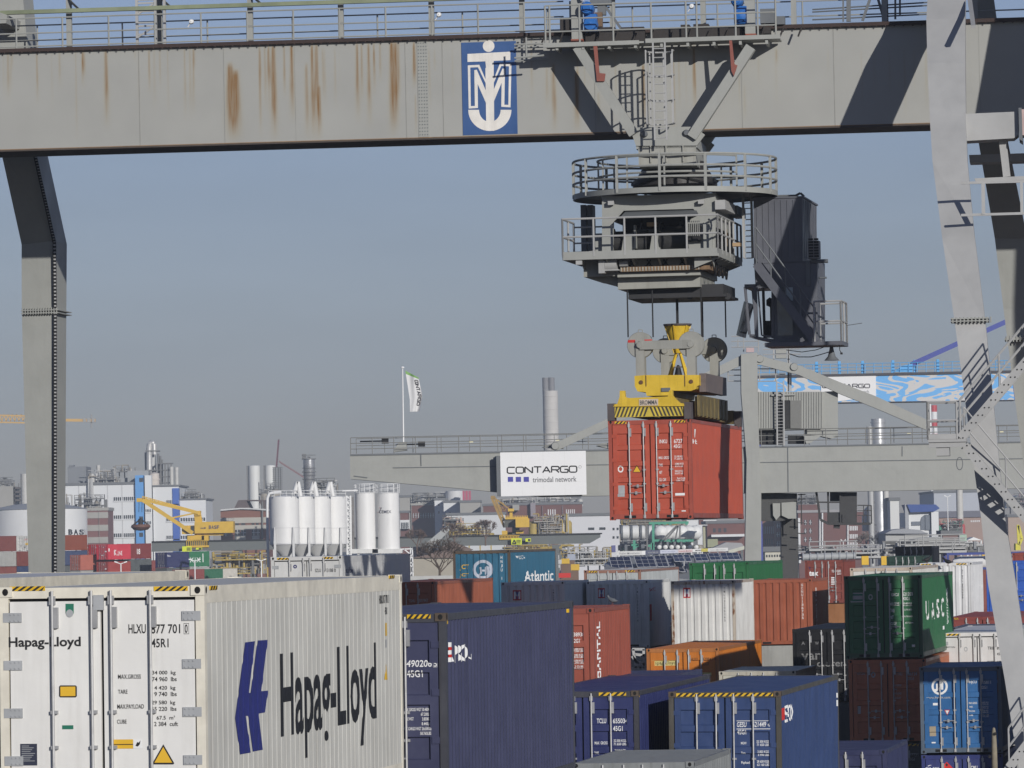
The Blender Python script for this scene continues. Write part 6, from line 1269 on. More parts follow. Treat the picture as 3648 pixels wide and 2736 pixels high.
def clutter(name, label, C, x0, y0, x1, y1, d, n, seed, cat='process plant', cols=None, big=.5, group='pipework of the chemical works'):
    """pipes, small vessels and railings filling a rectangle, standing on a frame to the ground"""
    rnd = random.Random(seed); root, fr = mk(name, label, cat, C((x0 + x1) / 2, 0)[0], d, group)
    a, c = fr.f(C(x0, y0)), fr.f(C(x1, y1)); W, Hh = c.x - a.x, a.z - c.z; cols = cols or PIPE
    pm, vm, sm = MB(), MB(), MB()
    for i in range(n):
        x = a.x + W * rnd.random(); z = c.z; h = Hh * rnd.random() ** 1.3; y = rnd.uniform(0, 5); r = rnd.uniform(.10, .28)
        pm.tube((x, y, z), (x, y, z + h), r, 6, mi=rnd.randrange(len(cols)))
        if rnd.random() < .7: x2 = max(a.x, min(c.x, x + rnd.uniform(-.4, .4) * W)); pm.tube((x, y, z + h), (x2, y, z + h), r * .8, 6, mi=rnd.randrange(len(cols)))
    for i in range(max(2, n // 7)):
        x = a.x + W * rnd.random(); r = rnd.uniform(.4, 1.1) * big * 2; h = Hh * rnd.uniform(.25, .75); z = c.z; vm.lathe([(0, 0), (r, 0), (r, h * .85), (r * .6, h), (0, h)], (x, rnd.uniform(1, 4), z), 12, mi=rnd.randrange(len(cols)))
    for lv in (.0, .3, .6):
        if rnd.random() < .85:
            w0, w1 = sorted((rnd.random(), rnd.random())); xa, xb = a.x + W * w0 * .5, a.x + W * (.5 + w1 * .5); z = c.z + Hh * lv
            sm.box(xa, xb, -.3, 5, z, z + .25)
            for h in (.6, 1.2): sm.tube((xa, -.3, z + h), (xb, -.3, z + h), .07, 4)
            for i in range(int((xb - xa) / 2) + 1): sm.tube((xa + i * 2, -.3, z), (xa + i * 2, -.3, z + 1.2), .07, 4)
    for i in range(5): x = a.x + W * i / 4; sm.bar((x, 4.5, 0), (x, 4.5, c.z + Hh * rnd.uniform(.1, .9)), .3)
    pm.build('pipework', cols, root); vm.build('vessel', cols, root); sm.build('platform', cols[1], root)
    return root
# ------------------------------------------------------------------ the works on the left (about 1.5 km off)
DW = 1500
tk, fr = mk('storage_tank', 'huge white storage tank with black block letters behind the left crane leg', 'storage tank', B1(330, 0)[0], DW - 60)
a = fr.f(B1(330, 868)); r = fr.f(B1(816, 868)).x
k = MB(); k.lathe([(r, 0), (r, a.z)], (0, r, 0), 64); k.build('shell', paint((.70, .70, .69), .5, .04, .1), tk)
k = MB(); zt_ = fr.f(B1(330, 800)).z; k.lathe([(r + .3, a.z), (r * .5, a.z + (zt_ - a.z) * .75), (0, zt_)], (0, r, 0), 64); k.build('roof', paint((.36, .37, .38), .6, .06, .1), tk)
k = MB()
for i, ch in enumerate("BASF"):
    g_ = text_geo(ch, .05); x0 = 676 + i * 48
    p, q = fr.f(B1(x0, 1066), r * .35), fr.f(B1(min(x0 + 40, 818), 1120), r * .35)
    vs = []
    for x, y in g_[0]: xx = min(r - .02, p.x + (q.x - p.x) * x); vs.append((xx * 1.002, r - math.sqrt(max(0, r * r - xx * xx)) * 1.003, q.z + (p.z - q.z) * y))
    k.add(vs, g_[1])
k.build('lettering', BLK, tk, fix=False)
wb, fr = mk('factory_building', 'long white factory building with ribbon windows and two blue stair strips', 'factory', B1(1200, 0)[0], DW)
k = MB(); slab(k, fr, B1, 640, 622, 1348, 1300, 0, 40, 0, True); slab(k, fr, B1, 1424, 535, 1504, 1300, -1, 14, 0, True); slab(k, fr, B1, 1504, 640, 1772, 1300, 0, 40, 0, True); slab(k, fr, B1, 1772, 772, 2036, 1300, 3, 34, 0, True); k.build('wall', BWHITE, wb)
k = MB(); slab(k, fr, B1, 640, 612, 1348, 622, -.4, 41); slab(k, fr, B1, 1500, 632, 1775, 642, -.4, 41); slab(k, fr, B1, 1770, 764, 2042, 773, 2.6, 35); k.build('roof_edge', ROOFG, wb)
k = MB(); slab(k, fr, B1, 1330, 535, 1424, 1300, -1.2, 12, 0, True); k.build('stair_strip', paint((.10, .30, .62), .5, .08, .1), wb)
k = MB(); slab(k, fr, B1, 1697, 662, 1772, 1300, -.3, 4, 0, True); k.build('stair_strip', paint((.05, .12, .42), .5, .08, .1), wb)
for q in ((1372, 560, 1410, 600), (1372, 940, 1410, 975), (1372, 1100, 1410, 1140)): k = MB(); slab(k, fr, B1, *q, -1.3, .1); k.build('window', WIN, wb)
for x0, y0, x1, y1, n in ((1117, 750, 1337, 782, 11), (1117, 930, 1337, 961, 11), (1118, 1108, 1341, 1141, 11), (1637, 780, 1765, 815, 7), (1637, 955, 1768, 985, 7), (1775, 955, 2025, 985, 10), (1637, 1130, 1768, 1160, 7), (1776, 1130, 1912, 1160, 6)): band(wb, fr, B1, x0, y0, x1, y1, n, 3 if x0 > 1772 else 0)
for x0, y0, x1, y1, n in ((1430, 870, 1488, 895, 4), (1430, 988, 1490, 1014, 4)): band(wb, fr, B1, x0, y0, x1, y1, n, -1)
for i in range(1, 5): x = 640 + 708 * i / 5; k = MB(); slab(k, fr, B1, x - 1.2, 630, x + 1.2, 1290, -.08, .1); k.build('panel_joint', paint((.5, .5, .5)), wb)
k = MB()
for x in (872, 895, 905): p, q = fr.f(B1(x, 570), -1), fr.f(B1(x, 830), -1); k.tube(q, p, .3, 8)
k.build('downpipes', PIPE[0], wb)
rb_, fr = mk('roof_plant_room', 'grey windowless block on the left end of the white factory roof', 'roof block', B1(750, 0)[0], DW + 15)
k = MB(); slab(k, fr, B1, 665, 450, 850, 640, 0, 18); slab(k, fr, B1, 676, 432, 724, 452, 0, 5); k.build('wall', paint((.20, .21, .22), .7, .1, .1), rb_)
rb2, fr = mk('roof_plant_room', 'grey stepped roof block beside the blue stair strip', 'roof block', B1(1350, 0)[0], DW + 10)
k = MB(); slab(k, fr, B1, 1255, 490, 1465, 640, 0, 12); slab(k, fr, B1, 1170, 560, 1260, 640, 2, 8); k.build('wall', paint((.30, .31, .31), .7, .1, .1), rb2)
clutter('roof_pipework', 'tangle of pale pipes on the white factory roof', B1, 855, 470, 1170, 625, DW + 6, 46, 3)
clutter('roof_pipework', 'pipes and a silver hood above the stepped roof block', B1, 1110, 430, 1320, 500, DW + 12, 18, 4)
clutter('roof_pipework', 'pipes and vessels on the low banded building', B1, 640, 705, 1040, 870, DW - 30, 40, 5)
clutter('roof_pipework', 'pipes on the lower right end of the white factory roof', B1, 1775, 680, 1990, 772, DW + 8, 16, 6)
bb_, fr = mk('factory_building', 'low building banded in dark red brick and grey between tank and white factory', 'factory', B1(940, 0)[0], DW - 35)
k = MB(); slab(k, fr, B1, 820, 862, 1068, 1300, 0, 20, 0, True); k.build('wall', paint((.20, .095, .085), .8, .15, .1), bb_)
k = MB(); slab(k, fr, B1, 815, 855, 1070, 880, -.2, 20.5); 
for y in (900, 1025, 1145): slab(k, fr, B1, 835, y, 1066, y + 55, -.2, .2)
slab(k, fr, B1, 972, 880, 980, 1200, -.4, .3); k.build('concrete_band', CONC, bb_)
# distillation column
dc, fr = mk('distillation_column', 'tall steel column with a looping silver pipe and grey scaffold frame beside it', 'process column', B1(1500, 0)[0], DW + 20)
k = MB(); p, q = fr.f(B1(1500, 330), 3), fr.f(B1(1540, 640), 3); k.lathe([(0, p.z + .5), (q.x - p.x, p.z), (q.x - p.x, 0)], (p.x, 3, 0), 20); p = fr.f(B1(1450, 310), 4); k.lathe([(0, p.z + .2), (.8, p.z), (.8, p.z - 14)], (p.x, 4, 0), 14, mi=1); k.build('shell', [PIPE[0], GREYD], dc)
k = MB(); k.path([fr.f(B1(x, y), 0) for x, y in ((1470, 640), (1470, 260), (1478, 225), (1500, 215), (1515, 225), (1520, 330))], .9, 12); k.build('vapour_pipe', paint((.55, .54, .52), .3, .1, .3, metal=.4), dc)
k = MB()
for y in (290, 480, 520): slab(k, fr, B1, 1430, y, 1560, y + 8, -1, 8)
for y in (415, 480, 545, 605): slab(k, fr, B1, 1545, y, 1690, y + 5, -1, 8)
for x in (1550, 1585, 1625, 1655, 1685): p, q = fr.f(B1(x, 412), -1), fr.f(B1(x, 640), -1); k.bar(q, p, .4)
for x, y in ((1560, 320), (1580, 345), (1595, 380)): p, q = fr.f(B1(x, y), 1), fr.f(B1(x, 620), 1); k.tube(q, p, .3)
k.build('frame', PIPE[1], dc)
for x, y0, y1, lb in ((1700, 450, 640, 'thin white vent stack right of the grey scaffold frame'), (1750, 455, 660, 'second thin vent stack, right of the thin white one'), (980, 435, 540, 'slim white vent mast rising from the roof pipes')):
    st, fr = mk('vent_stack', lb, 'vent stack', B1(x, 0)[0], DW + 18); k = MB(); p = fr.f(B1(x, y0)); k.lathe([(.7, 0), (.55, p.z - 1), (.62, p.z - 1), (.62, p.z)], (0, 0, 0), 12); k.build('shaft', PIPE[3], st)
ss, fr = mk('silo', 'pale steel silo on legs at the foot of the tall column', 'silo', B1(1530, 0)[0], DW + 5); k = MB(); p = fr.f(B1(1530, 500)); k.lathe([(0, p.z), (1.5, p.z - .5), (1.5, p.z - 8), (.4, p.z - 10)], (0, 0, 0), 16); k.lathe([(1.7, p.z - 2), (1.7, p.z - 2.4)], (0, 0, 0), 16); k.build('shell', paint((.55, .50, .45)), ss)
# extreme left
lb_, fr = mk('factory_building', 'pale grey concrete block at the left edge', 'factory', B1(40, 0)[0], DW + 60)
k = MB(); slab(k, fr, B1, -80, 645, 140, 1300, 0, 25, 0, True); k.build('wall', CONC, lb_)
k = MB()
for y in (650, 690, 730, 770): slab(k, fr, B1, 140, y, 215, y + 18, 0, 12)
slab(k, fr, B1, 140, 645, 150, 850, 0, .8); k.build('open_floors', paint((.10, .09, .085)), lb_)
clutter('roof_pipework', 'grey vents on the concrete block at the left edge', B1, -20, 560, 170, 645, DW + 62, 9, 8)
st, fr = mk('exhaust_stack', 'silver exhaust stack with dark shaded side left of the crane leg', 'chimney', B1(255, 0)[0], DW + 30); k = MB(); p = fr.f(B1(255, 520)); k.lathe([(1.9, 0), (1.9, p.z * .6), (1.3, p.z * .68), (1.3, p.z)], (0, 0, 0), 18); k.build('shaft', PIPE[3], st); k = MB(); slab(k, fr, B1, 198, 565, 245, 655, -1, 4); k.build('duct', PIPE[1], st)
# tower crane far left
tcw, fr = mk('tower_crane', 'yellow tower crane jib far away crossing behind the left leg', 'tower crane', 60, 2200)
k = MB(); a, c = fr.f(E6(-300, 500)), fr.f(E6(1880, 540)); 
for h in (-1.5, 1.5): k.bar((a.x, 0, a.z + h), (fr.f(E6(700, 0)).x, 0, a.z - 1 + h), .6)
n = 24
for i in range(n): x0 = a.x + (fr.f(E6(700, 0)).x - a.x) * i / n; x1 = a.x + (fr.f(E6(700, 0)).x - a.x) * (i + 1) / n; k.bar((x0, 0, a.z - 1.5 + 3 * (i % 2)), (x1, 0, a.z + 1.5 - 3 * (i % 2)), .4)
b_ = fr.f(E6(600, 530)); k.bar((b_.x, 0, b_.z), (c.x, 0, c.z), 1.2); k.build('jib', paint((.60, .36, .08)), tcw)
k = MB(); m_ = fr.f(E6(800, 300)); k.bar((m_.x, 0, 0), (m_.x, 0, m_.z), 2.2); k.build('mast', paint((.60, .36, .08)), tcw)
k = MB()
for x0, x1 in ((1640, 1700), (1720, 1790), (1810, 1870)): p, q = fr.f(E6(x0, 495)), fr.f(E6(x1, 580)); k.box(p.x, q.x, -1, 1, q.z, p.z)
p = fr.f(E6(1800, 420)); k.tube((p.x, 0, p.z), (p.x, 0, p.z - 6), .3); k.build('counterweight', CONC, tcw)
# ------------------------------------------------------------------ yellow slewing cranes on the long gantry bridge
DG = 1020
br, fr = mk('crane_bridge', 'long grey overhead gantry bridge carrying the yellow slewing cranes', 'crane bridge', 1400, DG)
k = MB(); fpoly(fr, S, [(540, 1932), (2139, 1902), (2139, 1914), (2100, 1936), (540, 1966)], 0, 5, k); fpoly(fr, S, [(540, 1928), (2145, 1898), (2145, 1903), (540, 1933)], -.3, 5.3, k, 1); k.build('girder', [paint((.135, .145, .14), .7, .12, .1), DARK], br)
k = MB()
for u in (850, 1080, 1980): a = fr.f((u, 1960)); k.bar((a.x, 1, 0), (a.x, 1, a.z + 1), 1.4); k.bar((a.x - 6, 3, 0), (a.x, 3, a.z), .9); k.bar((a.x + 6, 3, 0), (a.x, 3, a.z), .9)
k.build('leg', paint((.135, .145, .14), .7, .12, .1), br)
for C, q, lb in ((E8, (55, 285, 262, 395), 'bright yellow warning sign on the bridge under the left yellow crane'), (E5, (1368, 730, 1508, 810), 'bright yellow warning sign with triangle under the middle yellow crane'), (E5, (1555, 730, 1628, 772), 'small white sign right of the middle yellow warning sign'), (E8, (355, 315, 492, 355), 'small pale sign right of the left yellow warning sign')):
    sgn_, f2 = mk('warning_sign', lb, 'sign', C(q[0], 0)[0], DG - 1); k = MB(); slab(k, f2, C, *q, -.5, .2); k.build('panel', paint((.62, .70, .02), .5, .05, 1) if 'yellow w' in lb else paint((.45, .43, .38), .6, .2, 1), sgn_)
    k = MB()
    if 'triangle' in lb: p, s_, t = f2.f(C(1410, 750), -.55), f2.f(C(1432, 798), -.55), f2.f(C(1388, 798), -.55); k.bar(p, s_, .2); k.bar(s_, t, .2); k.bar(t, p, .2)
    for i in range(3): p, s_ = f2.f(C(q[0] + (q[2] - q[0]) * .5, q[1] + (q[3] - q[1]) * (.3 + .22 * i)), -.55), f2.f(C(q[0] + (q[2] - q[0]) * .9, q[1] + (q[3] - q[1]) * (.3 + .22 * i)), -.55); k.bar(p, s_, .12)
    k.build('markings', BLK, sgn_)
yc, fr = mk('slewing_crane', 'yellow harbour crane with long jib, grab bucket and block letters, left', 'harbour crane', B1(2000, 0)[0], DG, 'yellow cranes on the gantry bridge')
k = MB(); slab(k, fr, B1, 1915, 995, 2300, 1100, 0, 6); slab(k, fr, B1, 1790, 1030, 1918, 1112, .5, 4); slab(k, fr, B1, 1915, 1100, 2200, 1125, 1, 4); k.build('machine_house', YELC, yc)
k = MB()
for i, ch in enumerate("BASF"): g_ = text_geo(ch); p, q = fr.f(B1(2058 + 26 * i, 1028), -.1), fr.f(B1(2080 + 26 * i, 1062), -.1); k.add([(p.x + (q.x - p.x) * x, -.1, q.z + (p.z - q.z) * y) for x, y in g_[0]], g_[1])
g_ = text_geo("A-6-05"); p, q = fr.f(B1(1975, 1045), -.1), fr.f(B1(2028, 1062), -.1); k.add([(p.x + (q.x - p.x) * x, -.1, q.z + (p.z - q.z) * y) for x, y in g_[0]], g_[1]); k.build('lettering', NAVY, yc, fix=False)
k = MB(); slab(k, fr, B1, 1880, 1032, 1910, 1110, .3, .3); k.build('window', WIN, yc)
k = MB()
for y in (0, 2.5):
    k.bar(fr.f(B1(1900, 1105), y), fr.f(B1(1400, 775), y), .75); k.bar(fr.f(B1(1400, 770), y), fr.f(B1(1955, 905), y), .6)
    for t in range(14): u = t / 14; k.bar(fr.f(B1(1400 + 545 * u, 745 + 150 * u), y), fr.f(B1(1400 + 545 * (u + .04), 775 + 132 * u), y), .16)
    k.bar(fr.f(B1(1400, 742), y), fr.f(B1(1950, 892), y), .2); k.bar(fr.f(B1(1690, 955), y), fr.f(B1(1930, 905), y), .3)
k.build('jib', YELC, yc)
k = MB(); slab(k, fr, B1, 1345, 760, 1425, 795, -.3, 3); k.bar(fr.f(B1(1935, 900), 1), fr.f(B1(1950, 1000), 1), 1.1); slab(k, fr, B1, 1912, 885, 1975, 930, 0, 2.5); k.bar(fr.f(B1(1970, 905), 1), fr.f(B1(1985, 1000), 1), .4); k.build('tower_head', YELC, yc)
k = MB(); slab(k, fr, B1, 1840, 1125, 2050, 1240, 3.2, .4); slab(k, fr, B1, 1845, 1130, 1880, 1235, 0, 4); slab(k, fr, B1, 2010, 1130, 2055, 1235, 0, 4); slab(k, fr, B1, 1835, 1228, 2058, 1242, -.4, 5)
for i in range(11): x = 1838 + 20 * i; k.bar(fr.f(B1(x, 1175), -.3), fr.f(B1(x, 1235), -.3), .14)
k.bar(fr.f(B1(1838, 1178), -.3), fr.f(B1(2055, 1176), -.3), .14); slab(k, fr, B1, 1855, 1130, 1985, 1170, .5, 3); k.build('portal_base', YELC, yc)
k = MB(); a = fr.f(B1(1385, 1020), 1)
for x in (-.3, .3): k.tube((a.x + x, 1, a.z + 2.5), (fr.f(B1(1385, 790), 1).x + x, 1, fr.f(B1(1385, 790), 1).z), .06, 5)
k.build('hoist_ropes', DARK, yc)
gb, fr2 = mk('grab_bucket', 'rust brown clamshell grab hanging from the left yellow crane', 'grab bucket', B1(1385, 0)[0], DG + 1)
k = MB(); a, c, e_ = fr2.f(B1(1385, 965)), fr2.f(B1(1340, 1045)), fr2.f(B1(1432, 1045)); bt = fr2.f(B1(1385, 1082))
k.lathe([(0, bt.z), (1.4, bt.z + .2), (2.0, c.z), (1.8, c.z + .5), (0, c.z + .6)], (a.x, 0, 0), 14, mi=0)
for x in (-1.5, 1.5): k.bar((a.x + x, 0, c.z + .4), (a.x, 0, a.z), .3, mi=1)
k.lathe([(.5, a.z - 1.2), (.5, a.z), (0, a.z + .2)], (a.x, 0, 0), 10, mi=1); k.build('shell', [paint((.15, .07, .045)), DARK], gb)
yc2, fr = mk('slewing_crane', 'yellow harbour crane seen end on with lattice jib, middle of the view', 'harbour crane', E5(1450, 0)[0], DG, 'yellow cranes on the gantry bridge')
k = MB(); slab(k, fr, E5, 1425, 470, 1608, 582, -3, 3, 0); slab(k, fr, E5, 1275, 478, 1425, 585, 0, 4, 1); slab(k, fr, E5, 1380, 585, 1480, 690, .5, 3, 1); k.build('machine_house', [YELC, paint((.09, .09, .075))], yc2)
k = MB()
for (x0, y0, x1, y1, wd) in ((1110, 190, 1280, 585, .5), (1150, 190, 1280, 500, .4), (1100, 190, 1155, 190, .6), (1150, 200, 1340, 340, .25)): k.bar(fr.f(E5(x0, y0), 1), fr.f(E5(x1, y1), 1), wd)
for i in range(8): t = i / 8; k.bar(fr.f(E5(1115 + 160 * t, 200 + 370 * t), 1), fr.f(E5(1155 + 120 * (t + .06), 200 + 300 * (t + .05)), 1), .2)
rnd = random.Random(4)
for i in range(18): x, y = 1210 + rnd.random() * 70, 270 + rnd.random() * 110; k.bar(fr.f(E5(x, y), 1.5), fr.f(E5(x + rnd.uniform(-30, 30), y + rnd.uniform(-40, 40)), 1.5), .18)
k.build('jib', paint((.35, .22, .06), .6, .3, 1, 0, .3), yc2)
k = MB(); slab(k, fr, E5, 1325, 340, 1405, 375, 0, 2); k.bar(fr.f(E5(1365, 370), 1), fr.f(E5(1370, 475), 1), .6); slab(k, fr, E5, 1290, 455, 1590, 475, -.5, 3)
for i in range(14): x = 1295 + i * 22; k.bar(fr.f(E5(x, 430), -.4), fr.f(E5(x, 470), -.4), .16)
k.build('tower_head', YELC, yc2)
k = MB(); slab(k, fr, E5, 1245, 630, 1320, 740, 0, 4); slab(k, fr, E5, 1430, 625, 1530, 665, 0, 4); slab(k, fr, E5, 1215, 728, 1480, 742, -.4, 5)
for i in range(13): x = 1218 + 20 * i; k.bar(fr.f(E5(x, 690), -.3), fr.f(E5(x, 735), -.3), .16)
k.bar(fr.f(E5(1218, 690), -.3), fr.f(E5(1478, 690), -.3), .16); slab(k, fr, E5, 1310, 650, 1440, 728, 3.5, .4); k.build('portal_base', YELC, yc2)
# ------------------------------------------------------------------ brick shed and far silos
bs_, fr = mk('warehouse', 'red and cream brick warehouse with curved white eaves behind the white silos', 'warehouse', B2(150, 0)[0], 1350)
k = MB(); slab(k, fr, B2, -40, 880, 425, 1300, 0, 30, 0, True); fpoly(fr, B2, [(95, 870), (140, 785), (205, 785), (250, 870)], 2, 20, k); k.build('wall', BRICK2, bs_)
k = MB(); slab(k, fr, B2, -40, 955, 425, 1000, -.2, .2); slab(k, fr, B2, -40, 1030, 425, 1065, -.2, .2)
for x in (100, 270): slab(k, fr, B2, x, 1130, x + 108 if x < 200 else x + 76, 1180, -.2, .2)
k.build('plaster_band', paint((.42, .40, .35), .8, .12, .2), bs_)
k = MB(); fpoly(fr, B2, [(-40, 885), (60, 876), (160, 868), (260, 870), (425, 882), (425, 868), (240, 855), (150, 855), (-40, 870)], -.8, 30, k); fpoly(fr, B2, [(90, 868), (135, 780), (210, 776), (400, 776), (410, 868), (390, 868), (360, 830), (332, 785), (215, 785), (255, 868)], 1.5, 20, k, 1); k.build('roof', [paint((.55, .55, .54)), paint((.10, .075, .07))], bs_)
wins(bs_, fr, B2, 90, 1000, 215, 1030, 2, 0, .35); wins(bs_, fr, B2, 258, 995, 345, 1028, 2, 0, .35); wins(bs_, fr, B2, 98, 1070, 215, 1132, 2, 0, .12, None, BWHITE); wins(bs_, fr, B2, 268, 1065, 350, 1130, 2, 0, .12, None, BWHITE); wins(bs_, fr, B2, -20, 1070, 45, 1132, 1, 0, .12, None, BWHITE)
k = MB(); p, q = fr.f(B2(372, 790), -.5), fr.f(B2(372, 1190), -.5); k.tube(q, p, .25, 6); k.build('downpipe', PIPE[1], bs_)
for x0, x1, y, lb in ((242, 357, 440, 'white cylindrical tower left of the red mast, far off'), (408, 510, 438, 'white cylindrical tower right behind the red mast, far off')):
    t_, fr = mk('silo', lb, 'silo', B2((x0 + x1) / 2, 0)[0], 1750); a, c = fr.f(B2(x0, y)), fr.f(B2(x1, y)); k = MB(); r = (c.x - a.x) / 2; k.lathe([(0, a.z + .3), (r, a.z), (r, 0)], (0, r, 0), 28); k.build('shell', paint((.66, .66, .63), .5, .06, .1), t_); k = MB(); k.bar((a.x - .6, r, 0), (a.x - .6, r, a.z), .8); k.build('ladder', PIPE[1], t_)
lt, fr = mk('luffing_crane', 'dark red luffing crane mast with a thin trailing stay', 'crane', B2(515, 0)[0], 1700)
k = MB()
for s in (-.7, .7):
    a, c = fr.f(B2(530, 185), s), fr.f(B2(508, 460), s); k.bar(a, c, .35)
for i in range(22): t = i / 22; p = a.lerp(c, t); k.bar(p, p + Vector((.4, -1.4, .6 if i % 2 else -.6)), .2)
k.build('boom', paint((.14, .05, .065)), lt)
k = MB(); k.bar(fr.f(B2(535, 400)), fr.f(B2(780, 555)), .28)
for i in range(16): t = i / 16; p = fr.f(B2(535, 400)).lerp(fr.f(B2(780, 555)), t); k.bar(p + Vector((0, 0, .5)), p + Vector((.9, 0, -.9)), .14)
k.build('stay', paint((.22, .11, .11)), lt)
k = MB()
for x in (485, 500, 530, 550): p, q = fr.f(B2(x, 460)), fr.f(B2(x, 700)); k.bar((q.x, 0, 0), p, .35)
for i in range(12): y = 455 + i * 21; slab(k, fr, B2, 470, y, 568, y + 5, -1, 3)
k.build('tower', PIPE[1], lt)
clutter('process_plant', 'silver ducts and cyclones in front of the white towers', B2, 330, 560, 535, 780, 1690, 26, 11, big=1.1)
sc_, fr = mk('exhaust_stack', 'shiny steel stack with railed platforms behind the white silos', 'chimney', B2(842, 0)[0], 1300)
a, c = fr.f(B2(786, 370)), fr.f(B2(900, 370)); r = (c.x - a.x) / 2
k = MB(); k.lathe([(0, a.z), (r, a.z), (r, a.z - 4.6), (r * .94, a.z - 4.8), (r * .94, 0)], (0, r, 0), 28); k.build('shaft', paint((.60, .60, .61), .28, .05, .4, metal=.75), sc_)
k = MB()
for y in (372, 500, 570): z = fr.f(B2(840, y)).z; k.lathe([(r, z - .1), (r * 1.25, z - .1), (r * 1.25, z + .1), (r, z + .1)], (0, r, 0), 24); k.lathe([(r * 1.22, z + .9), (r * 1.25, z + 1.0)], (0, r, 0), 24)
slab(k, fr, B2, 762, 325, 802, 372, 1, 2); k.tube(fr.f(B2(845, 360), 2), fr.f(B2(815, 352), 2), .25); k.build('platform', PIPE[1], sc_)
clutter('roof_pipework', 'grey ventilation boxes between the white silo tops', B2, 690, 560, 1110, 690, 1310, 14, 12, big=1.2)
# ------------------------------------------------------------------ white cement silos
DS = 800
SW = paint((.72, .715, .70), .45, .05, .4, .10)
for i, (x0, x1) in enumerate(((432, 735), (735, 890), (890, 1050), (1050, 1202))):
    t_, fr = mk('cement_silo', ('wide white cement silo at the left end of the row', 'white cement silo next to the wide one', 'white cement silo, third from the wide one, with rooftop vent', 'white cement silo beside the ladder tower')[i], 'silo', B2((x0 + x1) / 2, 0)[0], DS + 4.4 * i, 'white cement silos')
    a, c = fr.f(B2(x1 - 303, 750)), fr.f(B2(x1, 1205)); r = (c.x - a.x) / 2; zb_ = c.z; k = MB(); cx = (a.x + c.x) / 2
    k.lathe([(0, a.z + .35), (r * .97, a.z + .05), (r, a.z), (r, zb_)], (cx, r, 0), 40); k.build('shell', SW, t_)
    k = MB(); zc = fr.f(B2(x0, 1335)).z; k.lathe([(r, zb_), (r * .30, zc)], (cx, r, 0), 28); k.build('hopper', paint((.55, .55, .54), .5, .06, .4), t_)
    k = MB(); k.lathe([(r + .05, zb_ - .12), (r + .05, zb_ + .12)], (cx, r, 0), 40); z2 = fr.f(B2(x0, 1055)).z; k.lathe([(r + .03, z2 - .05), (r + .03, z2 + .05)], (cx, r, 0), 40); k.build('stiffener', paint((.6, .6, .6)), t_)
    k = MB(); n = 5 if i == 0 else 3
    for j in range(n + 1): x = a.x + (c.x - a.x) * j / n; k.tube((x, .1, a.z), (x, .1, a.z + 1.0), .04, 5)
    for h in (.5, 1.0): k.tube((a.x, .1, a.z + h), (c.x, .1, a.z + h), .04, 5)
    k.build('roof_railing', WHT, t_)
    k = MB()
    for xx in (cx - r * .62, cx + r * .62): k.bar((xx, .2, zb_), (xx, .2, 0), .35); k.prism([(xx - .08, zb_ + 2.6), (xx + .08, zb_ + 2.6), (xx + .22, zb_), (xx - .22, zb_)], .0, .2)
    for s in (-1, 1): k.add([(cx + s * r * .62, .2, zb_), (cx + s * r * .62 - s * .05, 2 * r - .3, zb_), (cx + s * r * .55, .2, zc)], [(0, 1, 2)])
    k.build('support_leg', paint((.6, .6, .59)), t_)
    if i < 3:
        k = MB(); vx = (720, 880, 1040)[i]; p, q, w_ = fr.f(B2(vx, 600), .8), fr.f(B2(vx - 32, 705), .8), fr.f(B2(vx + 28, 740), .8); k.tube(q, p, .38, 10); k.tube(p, w_, .38, 10); k.build('vent_pipe', SW, t_)
for i, (x0, x1) in enumerate(((1283, 1487), (1500, 1725))):
    t_, fr = mk('cement_silo', ('plain slim white silo right of the ladder tower', 'slim white silo with a small red striped logo, right end')[i], 'silo', B2((x0 + x1) / 2, 0)[0], DS + 20, 'white cement silos')
    a, c = fr.f(B2(x0, 712)), fr.f(B2(x1, 1258)); r = (c.x - a.x) / 2; cx = (a.x + c.x) / 2; k = MB(); k.lathe([(0, a.z + .3), (r, a.z), (r, c.z)], (cx, r, 0), 40); k.build('shell', SW, t_)
    k = MB()
    for h in (.1, .8, 1.5): k.path([(cx + (r + .1) * math.cos(R(t)), r + (r + .1) * math.sin(R(t)), a.z + h) for t in range(0, 361, 15)], .045, 5)
    for t in range(0, 360, 30): k.tube((cx + (r + .1) * math.cos(R(t)), r + (r + .1) * math.sin(R(t)), a.z), (cx + (r + .1) * math.cos(R(t)), r + (r + .1) * math.sin(R(t)), a.z + 1.5), .045, 5)
    k.build('roof_railing', WHT, t_)
    k = MB(); slab(k, fr, B2, (1340, 1528)[i], 615, (1470, 1660)[i], 690, 1.5, 2); k.build('dust_filter', GALV, t_)
    k = MB(); slab(k, fr, B2, x0 - 45, 1262, x1 + 25, 1300, -.3, 6)
    for xx in (a.x + .4, c.x - .4): k.bar((xx, .3, 0), (xx, .3, c.z), .4)
    k.build('support_frame', paint((.62, .62, .6)), t_)
    if i:
        k = MB(); g_ = text_geo("CEMEX")
        p, q = fr.f(B2(1522, 880), r * .2), fr.f(B2(1643, 908), r * .2); vs = []
        for x, y in g_[0]: xx = p.x + (q.x - p.x) * x; vs.append((xx, r - math.sqrt(max(0, (r + .03) ** 2 - (xx - cx) ** 2)), q.z + (p.z - q.z) * y))
        k.add(vs, g_[1], 0)
        for dx in (0, 14):
            vs = []
            for x, y in ((1498 + dx, 905), (1506 + dx, 905), (1532 + dx, 852), (1522 + dx, 852)): s_ = fr.f(B2(x + 4, y), r * .3); vs.append((s_.x, r - math.sqrt(max(0, (r + .04) ** 2 - (s_.x - cx) ** 2)), s_.z))
            k.add(vs, [(0, 1, 2, 3)], 1 if not dx else 0)
        k.build('lettering', [paint((.05, .05, .08)), RED], t_, fix=False)
